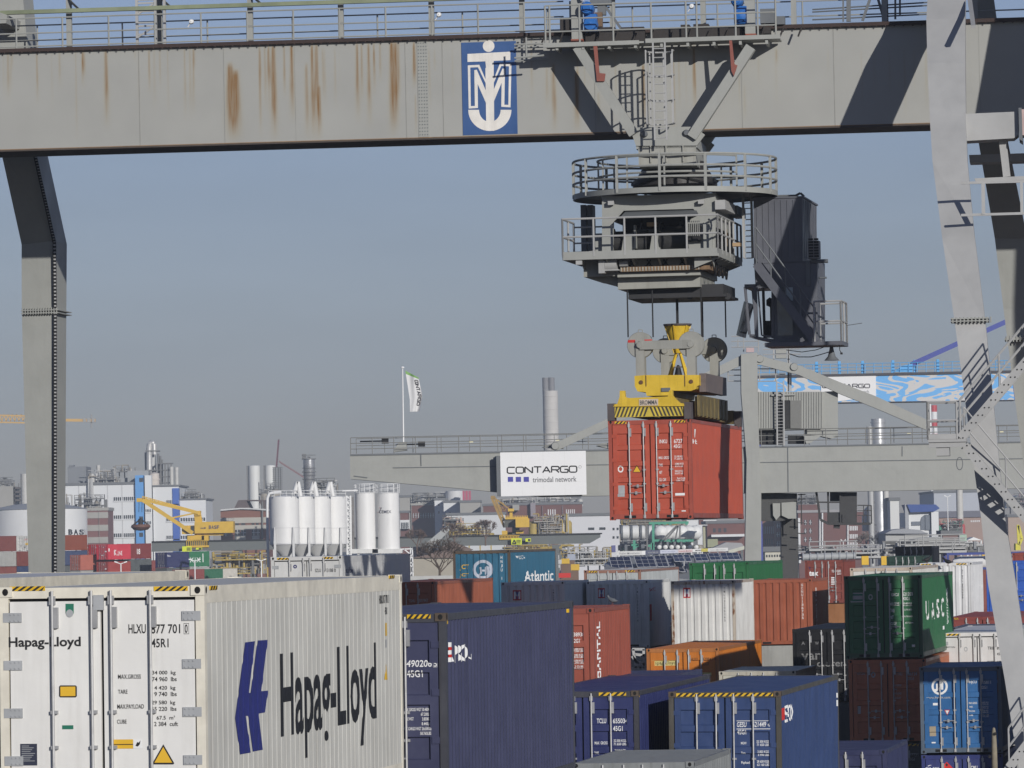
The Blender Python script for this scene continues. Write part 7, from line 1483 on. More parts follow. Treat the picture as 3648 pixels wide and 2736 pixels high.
lt_, fr = mk('ladder_tower', 'white caged ladder tower between the wide and the slim silos', 'ladder tower', B2(1220, 0)[0], DS + 19)
k = MB()
for x in (1203, 1240): p, q = fr.f(B2(x, 735), 0), fr.f(B2(x, 1310), 0); k.bar((q.x, 0, 0), p, .22); k.bar((q.x, 1.2, 0), (p.x, 1.2, p.z), .22)
for y in range(745, 1310, 55): k.bar(fr.f(B2(1203, y)), fr.f(B2(1240, y + 28)), .12); k.bar(fr.f(B2(1240, y + 28)), fr.f(B2(1203, y + 55)), .12); slab(k, fr, B2, 1203, y, 1242, y + 8, 0, 1.2)
k.build('frame', WHT, lt_); k = MB(); slab(k, fr, B2, 1246, 750, 1280, 1260, 1.5, .5); k.build('shaft_wall', paint((.18, .17, .165), .7, .3, 1), lt_)
k = MB(); k.path([fr.f(B2(x, y), -.5) for x, y in ((432, 1440), (420, 900), (422, 760), (440, 715), (480, 705), (560, 700))], .22, 8); slab(k, fr, B2, 1160, 680, 1310, 690, 0, 1.5)
o = k.build('fill_pipe', WHT, lt_)
tr_, fr = mk('lattice_tower', 'white lattice frame at the right end of the silo row', 'steel frame', B2(1825, 0)[0], DS)
k = MB()
for (x0, y0, x1, y1) in ((1730, 1262, 1855, 1258), (1850, 1258, 1858, 1560), (1835, 1262, 1800, 1560), (1798, 1400, 1805, 1565), (1770, 1262, 1850, 1330), (1850, 1330, 1800, 1400), (1800, 1400, 1856, 1440), (1856, 1480, 1800, 1545), (1798, 1400, 1855, 1395)): k.bar(fr.f(B2(x0, y0)), fr.f(B2(x1, y1)), .18); k.bar(fr.f(B2(x0, y0), 1.5), fr.f(B2(x1, y1), 1.5), .18)
k.build('frame', WHT, tr_)
# ------------------------------------------------------------------ middle and right works
def block(name, label, C, x0, y0, x1, d, dep, mat, roof=None, cat='factory', group=None, ymax=None):
    root, fr = mk(name, label, cat, C((x0 + x1) / 2, 0)[0], d, group); k = MB(); a, c = fr.f(C(x0, y0)), fr.f(C(x1, y0)); k.box(a.x, c.x, 0, dep, 0, a.z); k.build('wall', mat, root)
    k = MB(); k.box(a.x - .3, c.x + .3, -.3, dep + .3, a.z, a.z + .7); k.build('roof', roof or ROOFG, root); return root, fr
b1, fr = block('factory_building', 'grey concrete block with one small window right of the slim silos', B2, 1728, 752, 1845, 1650, 20, CONC)
b1, fr = block('factory_building', 'dark brick block with a row of tall narrow windows, right of the silos', B2, 1842, 832, 2072, 1600, 25, BRICK, CONC); wins(b1, fr, B2, 1848, 908, 2068, 952, 9, 0, .5, None, BWHITE)
b1, fr = block('factory_building', 'white block with dark square windows beside the dark brick one', B2, 2068, 780, 2170, 1590, 18, BWHITE); wins(b1, fr, B2, 2100, 815, 2120, 835, 1); wins(b1, fr, B2, 2100, 890, 2120, 910, 1)
b1, fr = block('factory_building', 'low brick annex with a white lower storey behind the slim silos', B2, 1730, 905, 1810, 1560, 12, BRICK); k = MB(); slab(k, fr, B2, 1728, 975, 1822, 1060, -2, 2); k.build('wall', BWHITE, b1); wins(b1, fr, B2, 1735, 1000, 1815, 1058, 5, -2, .3)
b1, fr = block('factory_building', 'white stepped block under the far gantry girder', E5, 480, 262, 700, 1580, 20, BWHITE); wins(b1, fr, E5, 490, 390, 590, 440, 2)
b1, fr = block('factory_building', 'beige concrete block right of the white stepped block', E5, 695, 260, 965, 1560, 25, CONC)
b1, fr = block('factory_building', 'wide low white hall left of the middle yellow crane', E5, 520, 430, 1290, 1450, 40, paint((.56, .57, .575), .6, .05, .1))
b1, fr = block('factory_building', 'long plum brick hall behind the sign board', E5, 1000, 305, 2300, 1520, 40, BRICK); k = MB(); slab(k, fr, E5, 1620, 265, 1690, 440, -2, 2); slab(k, fr, E5, 2040, 300, 2050, 440, -.5, .5); slab(k, fr, E5, 1775, 300, 1783, 440, -.5, .5); k.build('duct', paint((.26, .23, .25)), b1); wins(b1, fr, E5, 1840, 350, 1960, 420, 4, 0, .6, BWHITE); wins(b1, fr, E5, 2080, 350, 2210, 420, 5, 0, .6, BWHITE); k = MB(); slab(k, fr, E5, 1385, 290, 1475, 360, -3, 2); k.build('cabin', CONC, b1)
b1, fr = block('factory_building', 'pale clad office block with small square windows left of the white tanks', B3, 1130, 940, 1690, 1250, 30, paint((.60, .60, .615), .6, .05, .1))
for y in (1052, 1135): wins(b1, fr, B3, 1600, y, 1680, y + 22, 2, 0, .5)
wins(b1, fr, B3, 1345, 1050, 1565, 1070, 2, 0, .45)
k = MB(); slab(k, fr, B3, 1600, 1225, 1640, 1290, -.2, .2); k.build('label', paint((.10, .10, .25)), b1)
clutter('roof_pipework', 'pipes and cabins along the plum brick hall roof', E5, 1180, 190, 2290, 305, 1530, 90, 21)
clutter('roof_pipework', 'vents and pipes on the white block roofs under the far girder', E5, 40, 130, 700, 275, 1600, 60, 22)
rf_, fr = mk('lattice_tower', 'pink red lattice tower under the far gantry girder', 'lattice tower', E5(782, 0)[0], 1590)
k = MB()
for x in (740, 782, 826): p, q = fr.f(E5(x, 105)), fr.f(E5(x, 265)); k.bar((q.x, 0, 0), p, .5)
for y in range(108, 265, 16): slab(k, fr, E5, 738, y, 828, y + 5, -.2, 2)
k.build('frame', paint((.45, .07, .13)), rf_)
for x, r_, y, lb in ((635, 2.2, 95, 'white pipe tower just under the far girder'),):
    st, fr = mk('process_column', lb, 'process column', E5(x, 0)[0], 1600); k = MB(); p = fr.f(E5(x, y)); k.lathe([(0, p.z), (2.8, p.z - .3), (2.8, 0)], (0, 0, 0), 18); p = fr.f(E5(575, 120)); k.lathe([(0, p.z), (1.8, p.z - .3), (1.8, 0)], (p.x, 0, 0), 16); k.build('shell', paint((.6, .6, .6)), st)
YP_ = [paint((.42, .31, .08), .6, .3, .5), paint((.33, .31, .28)), paint((.30, .20, .09), .7, .3, .5), PIPE[0], PIPE[1], PIPE[2]]
clutter('process_plant', 'yellow and grey pipe racks right of the middle yellow crane', E5, 1650, 400, 2120, 690, 1180, 110, 23, cols=YP_)
clutter('process_plant', 'pink scaffolded plant behind the bare tree', E5, 470, 445, 735, 560, 1200, 30, 24, cols=[paint((.50, .36, .29)), PIPE[1], PIPE[3]])
clutter('process_plant', 'grey pipe racks and platforms right of the bare tree', E5, 520, 540, 1100, 700, 1150, 70, 25, cols=[PIPE[1], YP_[0], PIPE[2], PIPE[3]])
clutter('process_plant', 'dense rusty piping under the gantry bridge, above the teal container', E5, 1250, 800, 2200, 1000, 1090, 120, 26, cols=[PIPE[0], YP_[0], PIPE[2], PIPE[1]])
clutter('process_plant', 'yellow railed platforms left of the office block foot', B3, 1140, 1215, 1600, 1420, 980, 60, 27, cols=[YP_[0], PIPE[0], PIPE[2]])
clutter('process_plant', 'yellow and grey machinery under the bridge left of the silos', E8, 600, 400, 1900, 880, 960, 70, 28, cols=[PIPE[1], YP_[0], PIPE[2], CONC])
# conveyor and sheds near the tree
cv, fr = mk('conveyor', 'slanted pale conveyor gallery behind the bare tree', 'conveyor', E5(400, 0)[0], 980); k = MB(); fpoly(fr, E5, [(235, 805), (520, 565), (600, 560), (545, 640), (300, 895), (245, 870)], 0, 4, k); k.build('gallery', paint((.36, .37, .36), .6, .1, .2), cv); k = MB(); a = fr.f(E5(520, 640)); k.bar((a.x, 1, 0), (a.x, 1, a.z), .8); k.build('leg', PIPE[1], cv)
sd, fr = mk('shed', 'beige shed with a brown gabled roof behind the bare tree', 'shed', E5(400, 0)[0], 820); k = MB(); slab(k, fr, E5, 75, 980, 620, 1300, 0, 15, 0, True); k.build('wall', paint((.36, .33, .27), .8, .12, .3), sd); k = MB(); fpoly(fr, E5, [(60, 985), (300, 940), (590, 770), (860, 880), (640, 985)], -.5, 15, k); k.build('roof', paint((.19, .14, .12), .8, .2, .3), sd)
wl, fr = mk('wall', 'low pale quay wall at the foot of the bare tree', 'wall', E5(200, 0)[0], 640); k = MB(); a, c = fr.f(E5(10, 1228)), fr.f(E5(600, 1215)); k.box(a.x, c.x, 0, 1, 0, a.z); k.build('coping', paint((.45, .45, .43)), wl)
# trees
def tree(label, C, x, yb, yt, d, spread, seed, mat, n0=5):
    root, fr = mk('bare_tree', label, 'tree', C(x, 0)[0], d, 'leafless trees'); rnd = random.Random(seed); a, t = fr.f(C(x, yb)), fr.f(C(x, yt)); Hh = t.z - a.z
    br_, tw = MB(), MB(); base = a.z
    br_.tube((a.x, 0, max(0, base - 1)), (a.x, 0, base + Hh * .18), Hh * .035, 8, Hh * .028)
    def grow(p, dr, ln, r, lv):
        r = max(r, .03); q = p + dr * ln; (br_ if lv < 2 else tw).tube(p, q, r, 5 if lv < 2 else 3, r * .6, cap=False)
        if lv >= 5: return
        for i in range(3 if lv < 4 else 2):
            nd = (dr + Vector((rnd.uniform(-.75, .75) * spread, rnd.uniform(-.7, .7), rnd.uniform(-.25, .55)))).normalized(); grow(q, nd, ln * rnd.uniform(.6, .85), r * .58, lv + 1)
    for i in range(n0): an = 2 * math.pi * i / n0; grow(Vector((a.x, 0, base + Hh * (.06 + .03 * i))), Vector((math.cos(an) * .8 * spread, math.sin(an) * .6, 1)).normalized(), Hh * .27, Hh * .02, 0)
    br_.build('trunk', mat, root); tw.build('twigs', mat, root)
BARK = paint((.10, .075, .055), .9, .3, 1); BARK2 = paint((.16, .11, .085), .9, .3, 1)
tree('spreading bare tree in front of the beige shed', E5, 430, 1215, 700, 660, 1.25, 3, BARK, 6)
tree('thin bare tree with fine brown twigs left of the middle yellow crane', E5, 1030, 760, 470, 1000, .9, 5, BARK2)
tree('bare bushy tree with brown twigs beside the slanted conveyor', E5, 620, 780, 520, 940, 1.1, 9, BARK2)
tree('bare tree between the slim silos and the white lattice frame', E5, 130, 860, 600, 900, 1.1, 12, BARK2)
tree('grey bare tree in front of the large brick factory, right', B4, 1960, 1350, 1080, 900, 1.1, 15, paint((.2, .17, .15)))
tree('grey bare tree left of the blue roofed house', D5, 330, 1080, 800, 900, 1.2, 17, paint((.25, .24, .23)))
# tanks
for row, (yc_, r_, n, xs0, xs1) in enumerate(((308, 100, 6, 820, 1320), (520, 34, 7, 800, 1330))):
    for i in range(n):
        x = xs0 + (xs1 - xs0) * i / (n - 1)
        t_, fr = mk('pressure_tank', ('white domed pressure tank, number %s from the left in the upper row' if row == 0 else 'small white domed tank, number %s from the left in the lower row') % ('one', 'two', 'three', 'four', 'five', 'six', 'seven')[i], 'storage tank', E7(x, 0)[0], 1150 + i * .4, 'white tanks in the green frame')
        p, q = fr.f(E7(x, yc_)), fr.f(E7(x, yc_ + r_)); rr_ = p.z - q.z; k = MB(); hl_ = rr_ * .35
        k.lathe([(0, -rr_ * .55), (rr_ * .5, -rr_ * .45), (rr_ * .85, -rr_ * .22), (rr_, .2), (rr_, 14)], (p.x, 0, p.z), 28, 'y')
        o = k.build('shell', paint((.72, .72, .70), .4, .04, .3), t_)
        k = MB()
        for yy in (2, 9): k.bar((p.x, yy, 0), (p.x, yy, p.z - rr_ * .9), .5)
        k.build('saddle', GREYD, t_)
for i, (x0, x1) in enumerate(((245, 385), (385, 520), (520, 605), (620, 720), (720, 800))):
    t_, fr = mk('pressure_tank', 'white tank lying crosswise, %s along from the office block' % ('first', 'second', 'third', 'fourth', 'fifth')[i], 'storage tank', E7((x0 + x1) / 2, 0)[0], 1152, 'white tanks in the green frame')
    a, c = fr.f(E7(x0, 310)), fr.f(E7(x1, 310)); rr_ = a.z - fr.f(E7(x0, 412)).z; k = MB(); Lx = c.x - a.x
    k.lathe([(rr_, 0), (rr_, Lx * .8), (rr_ * .85, Lx * .92), (rr_ * .4, Lx)], (a.x, rr_, a.z), 28, 'x'); k.build('shell', paint((.70, .70, .68), .4, .05, .3), t_); k = MB(); k.lathe([(rr_ + .15, 0), (rr_ + .15, .5)], (a.x + Lx * .02, rr_, a.z), 28, 'x'); k.bar((a.x + Lx / 2, rr_, 0), (a.x + Lx / 2, rr_, a.z - rr_), .8); k.build('ring', GREYD, t_)
gf, fr = mk('pipe_rack', 'green steel pipe rack around the white tanks', 'pipe rack', E7(750, 0)[0], 1140)
k = MB()
for x, y0, y1 in ((712, 175, 560), (440, 420, 555), (695, 455, 555), (800, 170, 200), (880, 165, 200), (955, 165, 200), (1190, 160, 200), (1075, 415, 450), (1150, 415, 450), (960, 415, 450)): p, q = fr.f(E7(x, y0)), fr.f(E7(x, y1)); k.bar(q, p, .55)
for x0, y0, x1, y1 in ((650, 178, 1220, 165), (400, 490, 500, 490), (630, 500, 720, 500), (440, 530, 500, 490), (720, 425, 1290, 425)): k.bar(fr.f(E7(x0, y0)), fr.f(E7(x1, y1)), .5)
k.build('frame', paint((.06, .30, .19)), gf)
k = MB(); slab(k, fr, E7, 610, 200, 640, 560, -2, 1.5); slab(k, fr, E7, 1425, 205, 1465, 530, 4, 3, 1); slab(k, fr, E7, 1340, 200, 1490, 208, 3, 4, 2)
for x0, y0, x1, y1 in ((1050, 210, 850, 410), (1065, 215, 880, 430), (1095, 205, 1092, 400), (1070, 210, 1030, 400)): k.bar(fr.f(E7(x0, y0), -2), fr.f(E7(x1, y1), -2), .35)
k.build('column', [PIPE[1], paint((.38, .37, .25)), BWHITE], gf)
clutter('process_plant', 'green and brown pipes beneath the white tanks', E7, 250, 425, 1380, 545, 1160, 70, 31, cols=[paint((.06, .25, .16)), PIPE[1], PIPE[2], paint((.3, .3, .2))])
clutter('process_plant', 'pipe gantries above the white tanks, just under the hanging container', E7, 240, 128, 1200, 215, 1175, 50, 32, cols=[PIPE[1], PIPE[2], YP_[0]])
b1, fr = block('factory_building', 'plum brick factory with a long white canopy right of the white tanks', E7, 1480, 185, 2080, 1240, 30, BRICK); k = MB(); slab(k, fr, E7, 1545, 340, 2020, 366, -3, 3); k.build('canopy', BWHITE, b1); wins(b1, fr, E7, 1550, 250, 1780, 305, 3, 0, .5); k = MB(); slab(k, fr, E7, 1490, 405, 1640, 520, -4, 4); k.build('annex', paint((.30, .31, .19)), b1)
b1, fr = block('factory_building', 'white and brick striped hall behind the white tanks', E7, 1190, 128, 1620, 1300, 30, BWHITE); k = MB(); slab(k, fr, E7, 1368, 130, 1430, 200, -.3, .3); k.build('brick_panel', BRICK, b1)
sh, fr = mk('canopy_roof', 'grey pitched canopy roof left of the far crane post', 'canopy', E7(1750, 0)[0], 760); k = MB(); fpoly(fr, E7, [(1500, 560), (1760, 450), (1980, 460), (2020, 520), (1880, 560), (1790, 590)], 0, 8, k); k.bar(fr.f(E7(1790, 590), -.3), fr.f(E7(2020, 525), -.3), .5, mi=1); k.build('roof', [paint((.32, .32, .33), .7, .1, .2), paint((.5, .5, .42))], sh); k = MB(); a = fr.f(E7(1990, 520)); k.bar((a.x, 2, 0), (a.x, 2, a.z), .4); k.build('post', GREYD, sh)
# banner hoarding and solar panels
bn, fr = mk('advertising_hoarding', 'long row of pale advertising boards above the solar panels', 'hoarding', E7(990, 0)[0], 600)
def bpanel(x0, y0, x1, y1, h, mat, s=None, tm=None, tx=None):
    a, c = fr.f(E7(x0, y0)), fr.f(E7(x1, y1)); b0, b1_ = fr.f(E7(x0, y0 + h)), fr.f(E7(x1, y1 + h)); k = MB(); k.prism([(a.x, a.z), (c.x, c.z), (b1_.x, b1_.z), (b0.x, b0.z)], 0, .12); p_ = k.build('board', mat, bn)
    if s:
        k = MB(); g_ = text_geo(s); u0, u1 = tx or (.1, .9); zz = lambda x, y: a.z + (c.z - a.z) * x - (a.z - b0.z) * (.75 - .5 * y); k.add([(a.x + (c.x - a.x) * (u0 + (u1 - u0) * x), -.02, zz(u0 + (u1 - u0) * x, y)) for x, y in g_[0]], g_[1]); k.build('lettering', tm, p_, fix=False)
GT = paint((.35, .35, .36))
bpanel(190, 580, 550, 572, 62, paint((.62, .62, .60)), "Hafen Mannheim", GT); bpanel(550, 572, 600, 570, 60, WHT); bpanel(603, 568, 810, 562, 55, paint((.10, .11, .17)), "www.hafen.de", GALV, (.15, .85)); bpanel(812, 560, 1065, 553, 52, paint((.55, .57, .66)), "neue energie", paint((.42, .45, .58)), (.1, .85)); bpanel(1067, 553, 1278, 545, 50, paint((.66, .58, .58)), "Stadtwerke Mannheim", paint((.55, .28, .28)), (.05, .95)); bpanel(1280, 547, 1400, 542, 44, WHT, "MANN", BLK, (.3, .98)); bpanel(1400, 542, 1495, 538, 44, paint((.62, .55, .12)), "SOLAR", paint((.45, .38, .05)), (.02, .9)); bpanel(1497, 535, 1783, 527, 50, paint((.64, .64, .63)), "Hafen Mannheim", paint((.5, .5, .5)))
k = MB()
for x in range(200, 1790, 120): a = fr.f(E7(x, 575)); k.bar((a.x, .3, 0), (a.x, .3, a.z), .15)
k.build('post', GALV, bn)
SOL = paint((.022, .026, .055), .22, .15, 1.5, spec=.7); SLN = paint((.45, .46, .48))
sr, fr0 = mk('shed_roof', 'dark pitched shed roof carrying the rows of solar panels', 'shed', E7(1000, 0)[0], 560)
k = MB(); pA = [fr0.f(E7(x, y), yy) for x, y, yy in ((10, 835, -6), (1215, 985, -6), (1990, 700, 6), (1960, 612, 12), (70, 672, 6))]; k.add(pA, [(0, 1, 2, 3, 4)]); k.add([(p.x, p.y, 0) for p in pA] + pA, [(0, 1, 6, 5), (1, 2, 7, 6), (2, 3, 8, 7), (3, 4, 9, 8), (4, 0, 5, 9)]); k.build('roof', paint((.24, .25, .26), .7, .15, .5), sr)
np_ = 0
def solar(x0, y0, x1, y1, nx, ny, lean, lb):
    t_, fr = mk('solar_panel', lb, 'solar panels', E7((x0 + x1) / 2, 0)[0], 558, 'tilted solar panels on the shed roof')
    a, c = fr.f(E7(x0, y0), 2.0), fr.f(E7(x1, y1), -1.0); le = lean * .0137 * 558 / 1000 * 20
    le = fr.f(E7(x0 + lean, y1), -1).x - fr.f(E7(x0, y1), -1).x
    for i in range(nx):
        for j in range(ny):
            s0, s1, t0, t1 = (i + .03) / nx, (i + .97) / nx, (j + .03) / ny, (j + .97) / ny
            pt = lambda s, t: Vector((a.x + (c.x - a.x) * s + le * t, 2.0 - 3.0 * t, a.z + (c.z - a.z) * t))
            k = MB(); q = [pt(s0, t0), pt(s1, t0), pt(s1, t1), pt(s0, t1)]; dn = Vector((0, .04, -.06)); k.add([p for p in q] + [p + dn for p in q], [(0, 1, 2, 3), (7, 6, 5, 4), (0, 4, 5, 1), (1, 5, 6, 2), (2, 6, 7, 3), (3, 7, 4, 0)]); k.build('module', SOL, t_)
    k = MB(); w_ = Vector((0, .03, -.02))
    for i in range(nx + 1): k.bar(pt(i / nx, 0) + w_, pt(i / nx, 1) + w_, .10, .05)
    for j in range(ny + 1): k.bar(pt(0, j / ny) + w_, pt(1, j / ny) + w_, .08, .05)
    for s in (.1, .9): q = pt(s, 0); k.bar((q.x, q.y + .3, 0), (q.x, q.y + .1, q.z), .12)
    k.build('mounting_frame', SLN, t_)
for q in ((80, 660, 385, 815, 3, 3, 35, 'block of solar panels at the left end of the row'), (438, 652, 720, 800, 3, 3, 40, 'block of solar panels right of the white roof pole'), (725, 640, 890, 795, 2, 3, 42, 'narrow block of solar panels, third from the left'), (892, 636, 985, 790, 1, 3, 40, 'single column of solar panels, fourth from the left'), (988, 628, 1140, 720, 2, 2, 25, 'low block of solar panels above the grey container end'), (1010, 720, 1100, 870, 1, 3, 70, 'steep solar panel column left of the green container'), (1145, 625, 1235, 720, 1, 2, 25, 'single pair of solar panels left of the green container top'), (1290, 618, 1480, 712, 2, 2, 25, 'block of solar panels above the green container'), (1495, 605, 1660, 700, 2, 2, 25, 'block of solar panels right above the green container'), (1668, 600, 1940, 692, 3, 2, 20, 'block of solar panels at the right end of the row'), (10, 750, 90, 810, 1, 1, 12, 'lone solar panel low at the left end'), (1110, 800, 1200, 930, 1, 3, 15, 'solar panel column low beside the green container door')): solar(*q)
# right works
b1, fr = block('factory_building', 'red brick gabled factory between the far crane posts', B4, 855, 985, 1010, 1450, 30, BRICK2); wins(b1, fr, B4, 860, 1040, 990, 1110, 7, 0, .55, GALV); wins(b1, fr, B4, 890, 1160, 980, 1215, 4, 0, .5)
b1, fr = block('factory_building', 'brick stair wing with white framed windows left of the dark post', B4, 1005, 988, 1065, 1440, 20, BRICK)
for y in (1010, 1095, 1185): wins(b1, fr, B4, 1010, y, 1060, y + 45, 2, 0, .2, None, BWHITE)
b1, fr = block('factory_building', 'large dark brick factory with white cross windows behind the far crane cab', B4, 1225, 905, 2010, 1400, 45, BRICK, paint((.30, .29, .29)))
k = MB(); slab(k, fr, B4, 1225, 825, 1440, 905, 0, 40); k.build('upper_storey', BRICK, b1); k = MB(); slab(k, fr, B4, 1225, 955, 1255, 1400, -1, 1); k.build('white_shaft', BWHITE, b1)
for y in (975, 1060, 1145, 1230): wins(b1, fr, B4, 1272, y, 1372, y + 45, 2, 0, .5, None, BWHITE)
for y in (1035, 1115, 1195): wins(b1, fr, B4, 1730, y, 1815, y + 42, 5, 0, .35, BWHITE)
k = MB()
for x in (1440, 1465, 1715): p, q = fr.f(B4(x, 905), -.3), fr.f(B4(x, 1250), -.3); k.tube(q, p, .25, 5)
k.build('downpipe', BWHITE, b1)
clutter('roof_pipework', 'grey roof structures on the large dark brick factory', B4, 1220, 715, 1420, 825, 1410, 25, 41)
b1, fr = block('office_cabin', 'cream cabin with small dark windows below the red brick factory', B4, 900, 1288, 1065, 700, 8, paint((.52, .50, .42)), cat='cabin'); wins(b1, fr, B4, 905, 1318, 1060, 1338, 6, 0, .5)
k_, fr = mk('pipe_duct', 'fat grey ribbed duct running behind the small red brown container', 'duct', B4(1520, 0)[0], 640); a, c = fr.f(B4(1265, 1340)), fr.f(B4(1790, 1335)); r = a.z - fr.f(B4(1265, 1372)).z; k = MB(); k.lathe([(r, 0), (r, c.x - a.x)], (a.x, 0, a.z), 20, 'x'); k.build('shell', paint((.38, .39, .39), .5, .1, .5), k_)
k = MB()
for i in range(8): k.lathe([(r + .02, 0), (r + .12, .05), (r + .12, .2), (r + .02, .25)], (a.x + (c.x - a.x) * i / 7.3, 0, a.z), 20, 'x')
k.build('flange_rings', GALV, k_)
for x, y, w_, lb, d in ((1185, 820, 33, 'grey ribbed concrete chimney with two flues left of the hanging container', 1700),):
    ch, fr = mk('chimney', lb, 'chimney', 1958, d); a, c = fr.f((1933, 1393)), fr.f((1987, 1393)); r = (c.x - a.x) / 2; k = MB(); k.lathe([(r * 1.04, 0), (r, a.z), (0, a.z)], ((a.x + c.x) / 2, 0, 0), 28)
    for i in range(9): z = a.z - 2 - i * 2.2; k.lathe([(r * 1.0, z), (r * 1.03, z + .2), (r * 1.0, z + .4)], ((a.x + c.x) / 2, 0, 0), 28)
    k.build('shaft', paint((.50, .48, .45), .7, .12, .3), ch); z1 = fr.f((1958, 1345)).z
    for u in (1943, 1964): k = MB(); p = fr.f((u, 1345)); k.lathe([(r * .42, a.z - 1), (r * .42, z1), (0, z1)], (p.x, 0, 0), 16); k.build('flue', paint((.20, .20, .205), .7), ch)
for x, y, r_, d, lb in ((800, 1078, 70, 1250, 'shiny steel chimney right of the far crane machinery house'),):
    ch, fr = mk('chimney', lb, 'chimney', B5(x, 0)[0], d); a, c = fr.f(B5(733, 1085)), fr.f(B5(872, 1085)); r = (c.x - a.x) / 2; k = MB(); k.lathe([(0, a.z), (r, a.z), (r, 0)], (0, 0, 0), 28); k.lathe([(r, a.z - 1), (r * 1.12, a.z - 1), (r * 1.12, a.z - .8), (r, a.z - .8)], (0, 0, 0), 28); k.build('shaft', paint((.58, .58, .58), .3, .05, .5, metal=.6), ch)
    k = MB(); p = fr.f(B5(690, 1160)); k.lathe([(0, p.z), (.8, p.z), (.8, 0)], (p.x, 0, 0), 10); k.build('side_pipe', PIPE[0], ch)
ch, fr = mk('chimney', 'red and white banded slim chimney beside the stair landing', 'chimney', B5(1350, 0)[0], 2100)
for i, (y0, y1, m_) in enumerate(((950, 1015, RED), (1015, 1090, WHT), (1090, 1160, RED), (1160, 1230, WHT), (1230, 1600, RED))): k = MB(); a, c = fr.f(B5(1350, y0)), fr.f(B5(1350, y1)); k.lathe([(1.4, c.z), (1.4, a.z)], (0, 0, 0), 14); k.build('band', m_, ch)
ch, fr = mk('vent_stack', 'thin white stack beside the red and white banded chimney', 'vent stack', B5(1312, 0)[0], 2080); k = MB(); a = fr.f(B5(1312, 920)); k.lathe([(.6, 0), (.6, a.z), (0, a.z)], (0, 0, 0), 10); k.build('shaft', WHT, ch)
for x0, x1, y0, lb in ((1155, 1262, 60, 'light grey steel stack seen between the far girder and the containers'), (0, 95, 60, 'pale round tower under the far girder, left of the white box')):
    ch, fr = mk('exhaust_stack', lb, 'chimney', D5((x0 + x1) / 2, 0)[0], 1150); a, c = fr.f(D5(x0, y0)), fr.f(D5(x1, y0)); r = (c.x - a.x) / 2; k = MB(); k.lathe([(r, 0), (r, a.z)], (0, 0, 0), 20); k.build('shaft', PIPE[3], ch)
b1, fr = block('factory_building', 'tall white clad box under the far girder', D5, 100, 370, 240, 1140, 10, paint((.62, .62, .60), .6, .04, .1))
b1, fr = block('factory_building', 'large pale grey hall in the haze behind the grey stack', D5, 790, 250, 1500, 1700, 60, paint((.42, .44, .48), .7, .05, .05))
b1, fr = block('warehouse', 'low brown brick warehouse with dark roof behind the grey stack', D5, 870, 640, 1560, 1300, 30, paint((.34, .24, .20), .8, .1, .1), cat='warehouse'); k = MB(); a, c = fr.f(D5(860, 540)), fr.f(D5(1560, 535)); q = fr.f(D5(860, 640)); k.prism([(a.x, q.z), (c.x, q.z), (c.x, a.z), (a.x, a.z)], -.5, 20); k.build('roof', paint((.13, .13, .16)), b1); wins(b1, fr, D5, 1365, 680, 1520, 705, 5, -.0, .4, BWHITE)
bh, fr = mk('modern_building', 'white building with a slanted blue roof and curved gate, right', 'building', D5(620, 0)[0], 1050)
k = MB(); slab(k, fr, D5, 330, 560, 750, 900, 0, 14, 0, True); slab(k, fr, D5, 750, 545, 872, 900, -1, 14, 0, True); slab(k, fr, D5, 335, 430, 400, 820, -1, 3, 1); k.build('wall', [BWHITE, paint((.32, .33, .35))], bh)
k = MB(); fpoly(fr, D5, [(370, 430), (820, 430), (885, 490), (800, 540), (420, 555)], -1.5, 14, k); k.build('roof', paint((.03, .07, .25), .5, .1, .2), bh)
k = MB(); fpoly(fr, D5, [(585, 830), (585, 680), (600, 630), (650, 590), (735, 590), (735, 830)], -.2, 0, k); slab(k, fr, D5, 440, 700, 580, 760, -.2, .1); slab(k, fr, D5, 655, 600, 735, 830, -.4, .2); k.build('gate', paint((.14, .16, .19), .5), bh)
hr, fr = mk('hall', 'low grey hall with a shallow curved roof in front of the white blue roofed building', 'hall', D5(350, 0)[0], 880); k = MB(); slab(k, fr, D5, 30, 885, 700, 1020, 0, 20, 0, True); k.build('wall', paint((.40, .40, .39), .7, .1, .2), hr); k = MB(); fpoly(fr, D5, [(20, 890), (130, 835), (330, 810), (560, 830), (710, 890)], -1, 20, k); k.build('roof', paint((.30, .31, .33), .7, .1, .2), hr)
hr, fr = mk('shed', 'grey shed with a pale slanted eave left of the brick shed, right', 'shed', D5(750, 0)[0], 760); k = MB(); slab(k, fr, D5, 420, 1010, 900, 1100, 0, 10, 0, True); k.build('wall', paint((.30, .30, .29)), hr); k = MB(); fpoly(fr, D5, [(410, 1020), (560, 960), (900, 935), (945, 1000), (640, 1075), (420, 1060)], -1, 10, k); k.bar(fr.f(D5(620, 1078), -1.2), fr.f(D5(945, 1000), -1.2), .4, mi=1); k.build('roof', [paint((.34, .35, .34), .7, .1, .2), paint((.56, .55, .46))], hr)
hr, fr = block('shed', 'small brown shed with a mint green end right of the grey shed', D5, 930, 912, 1200, 780, 8, paint((.20, .13, .12)), cat='shed'); k = MB(); slab(k, fr, D5, 1200, 908, 1310, 1010, -.5, 6); k.build('annex', paint((.36, .48, .38)), hr)
hr, fr = mk('tent', 'white peaked tent roof near the mint green shed', 'tent', D5(1430, 0)[0], 800); k = MB(); fpoly(fr, D5, [(1310, 995), (1420, 945), (1555, 995)], 0, 8, k); k.build('canopy', WHT, hr); k = MB()
for x in (1320, 1380, 1540): p = fr.f(D5(x, 995), .3); k.bar((p.x, .3, 0), p, .2)
k.build('post', WHT, hr)
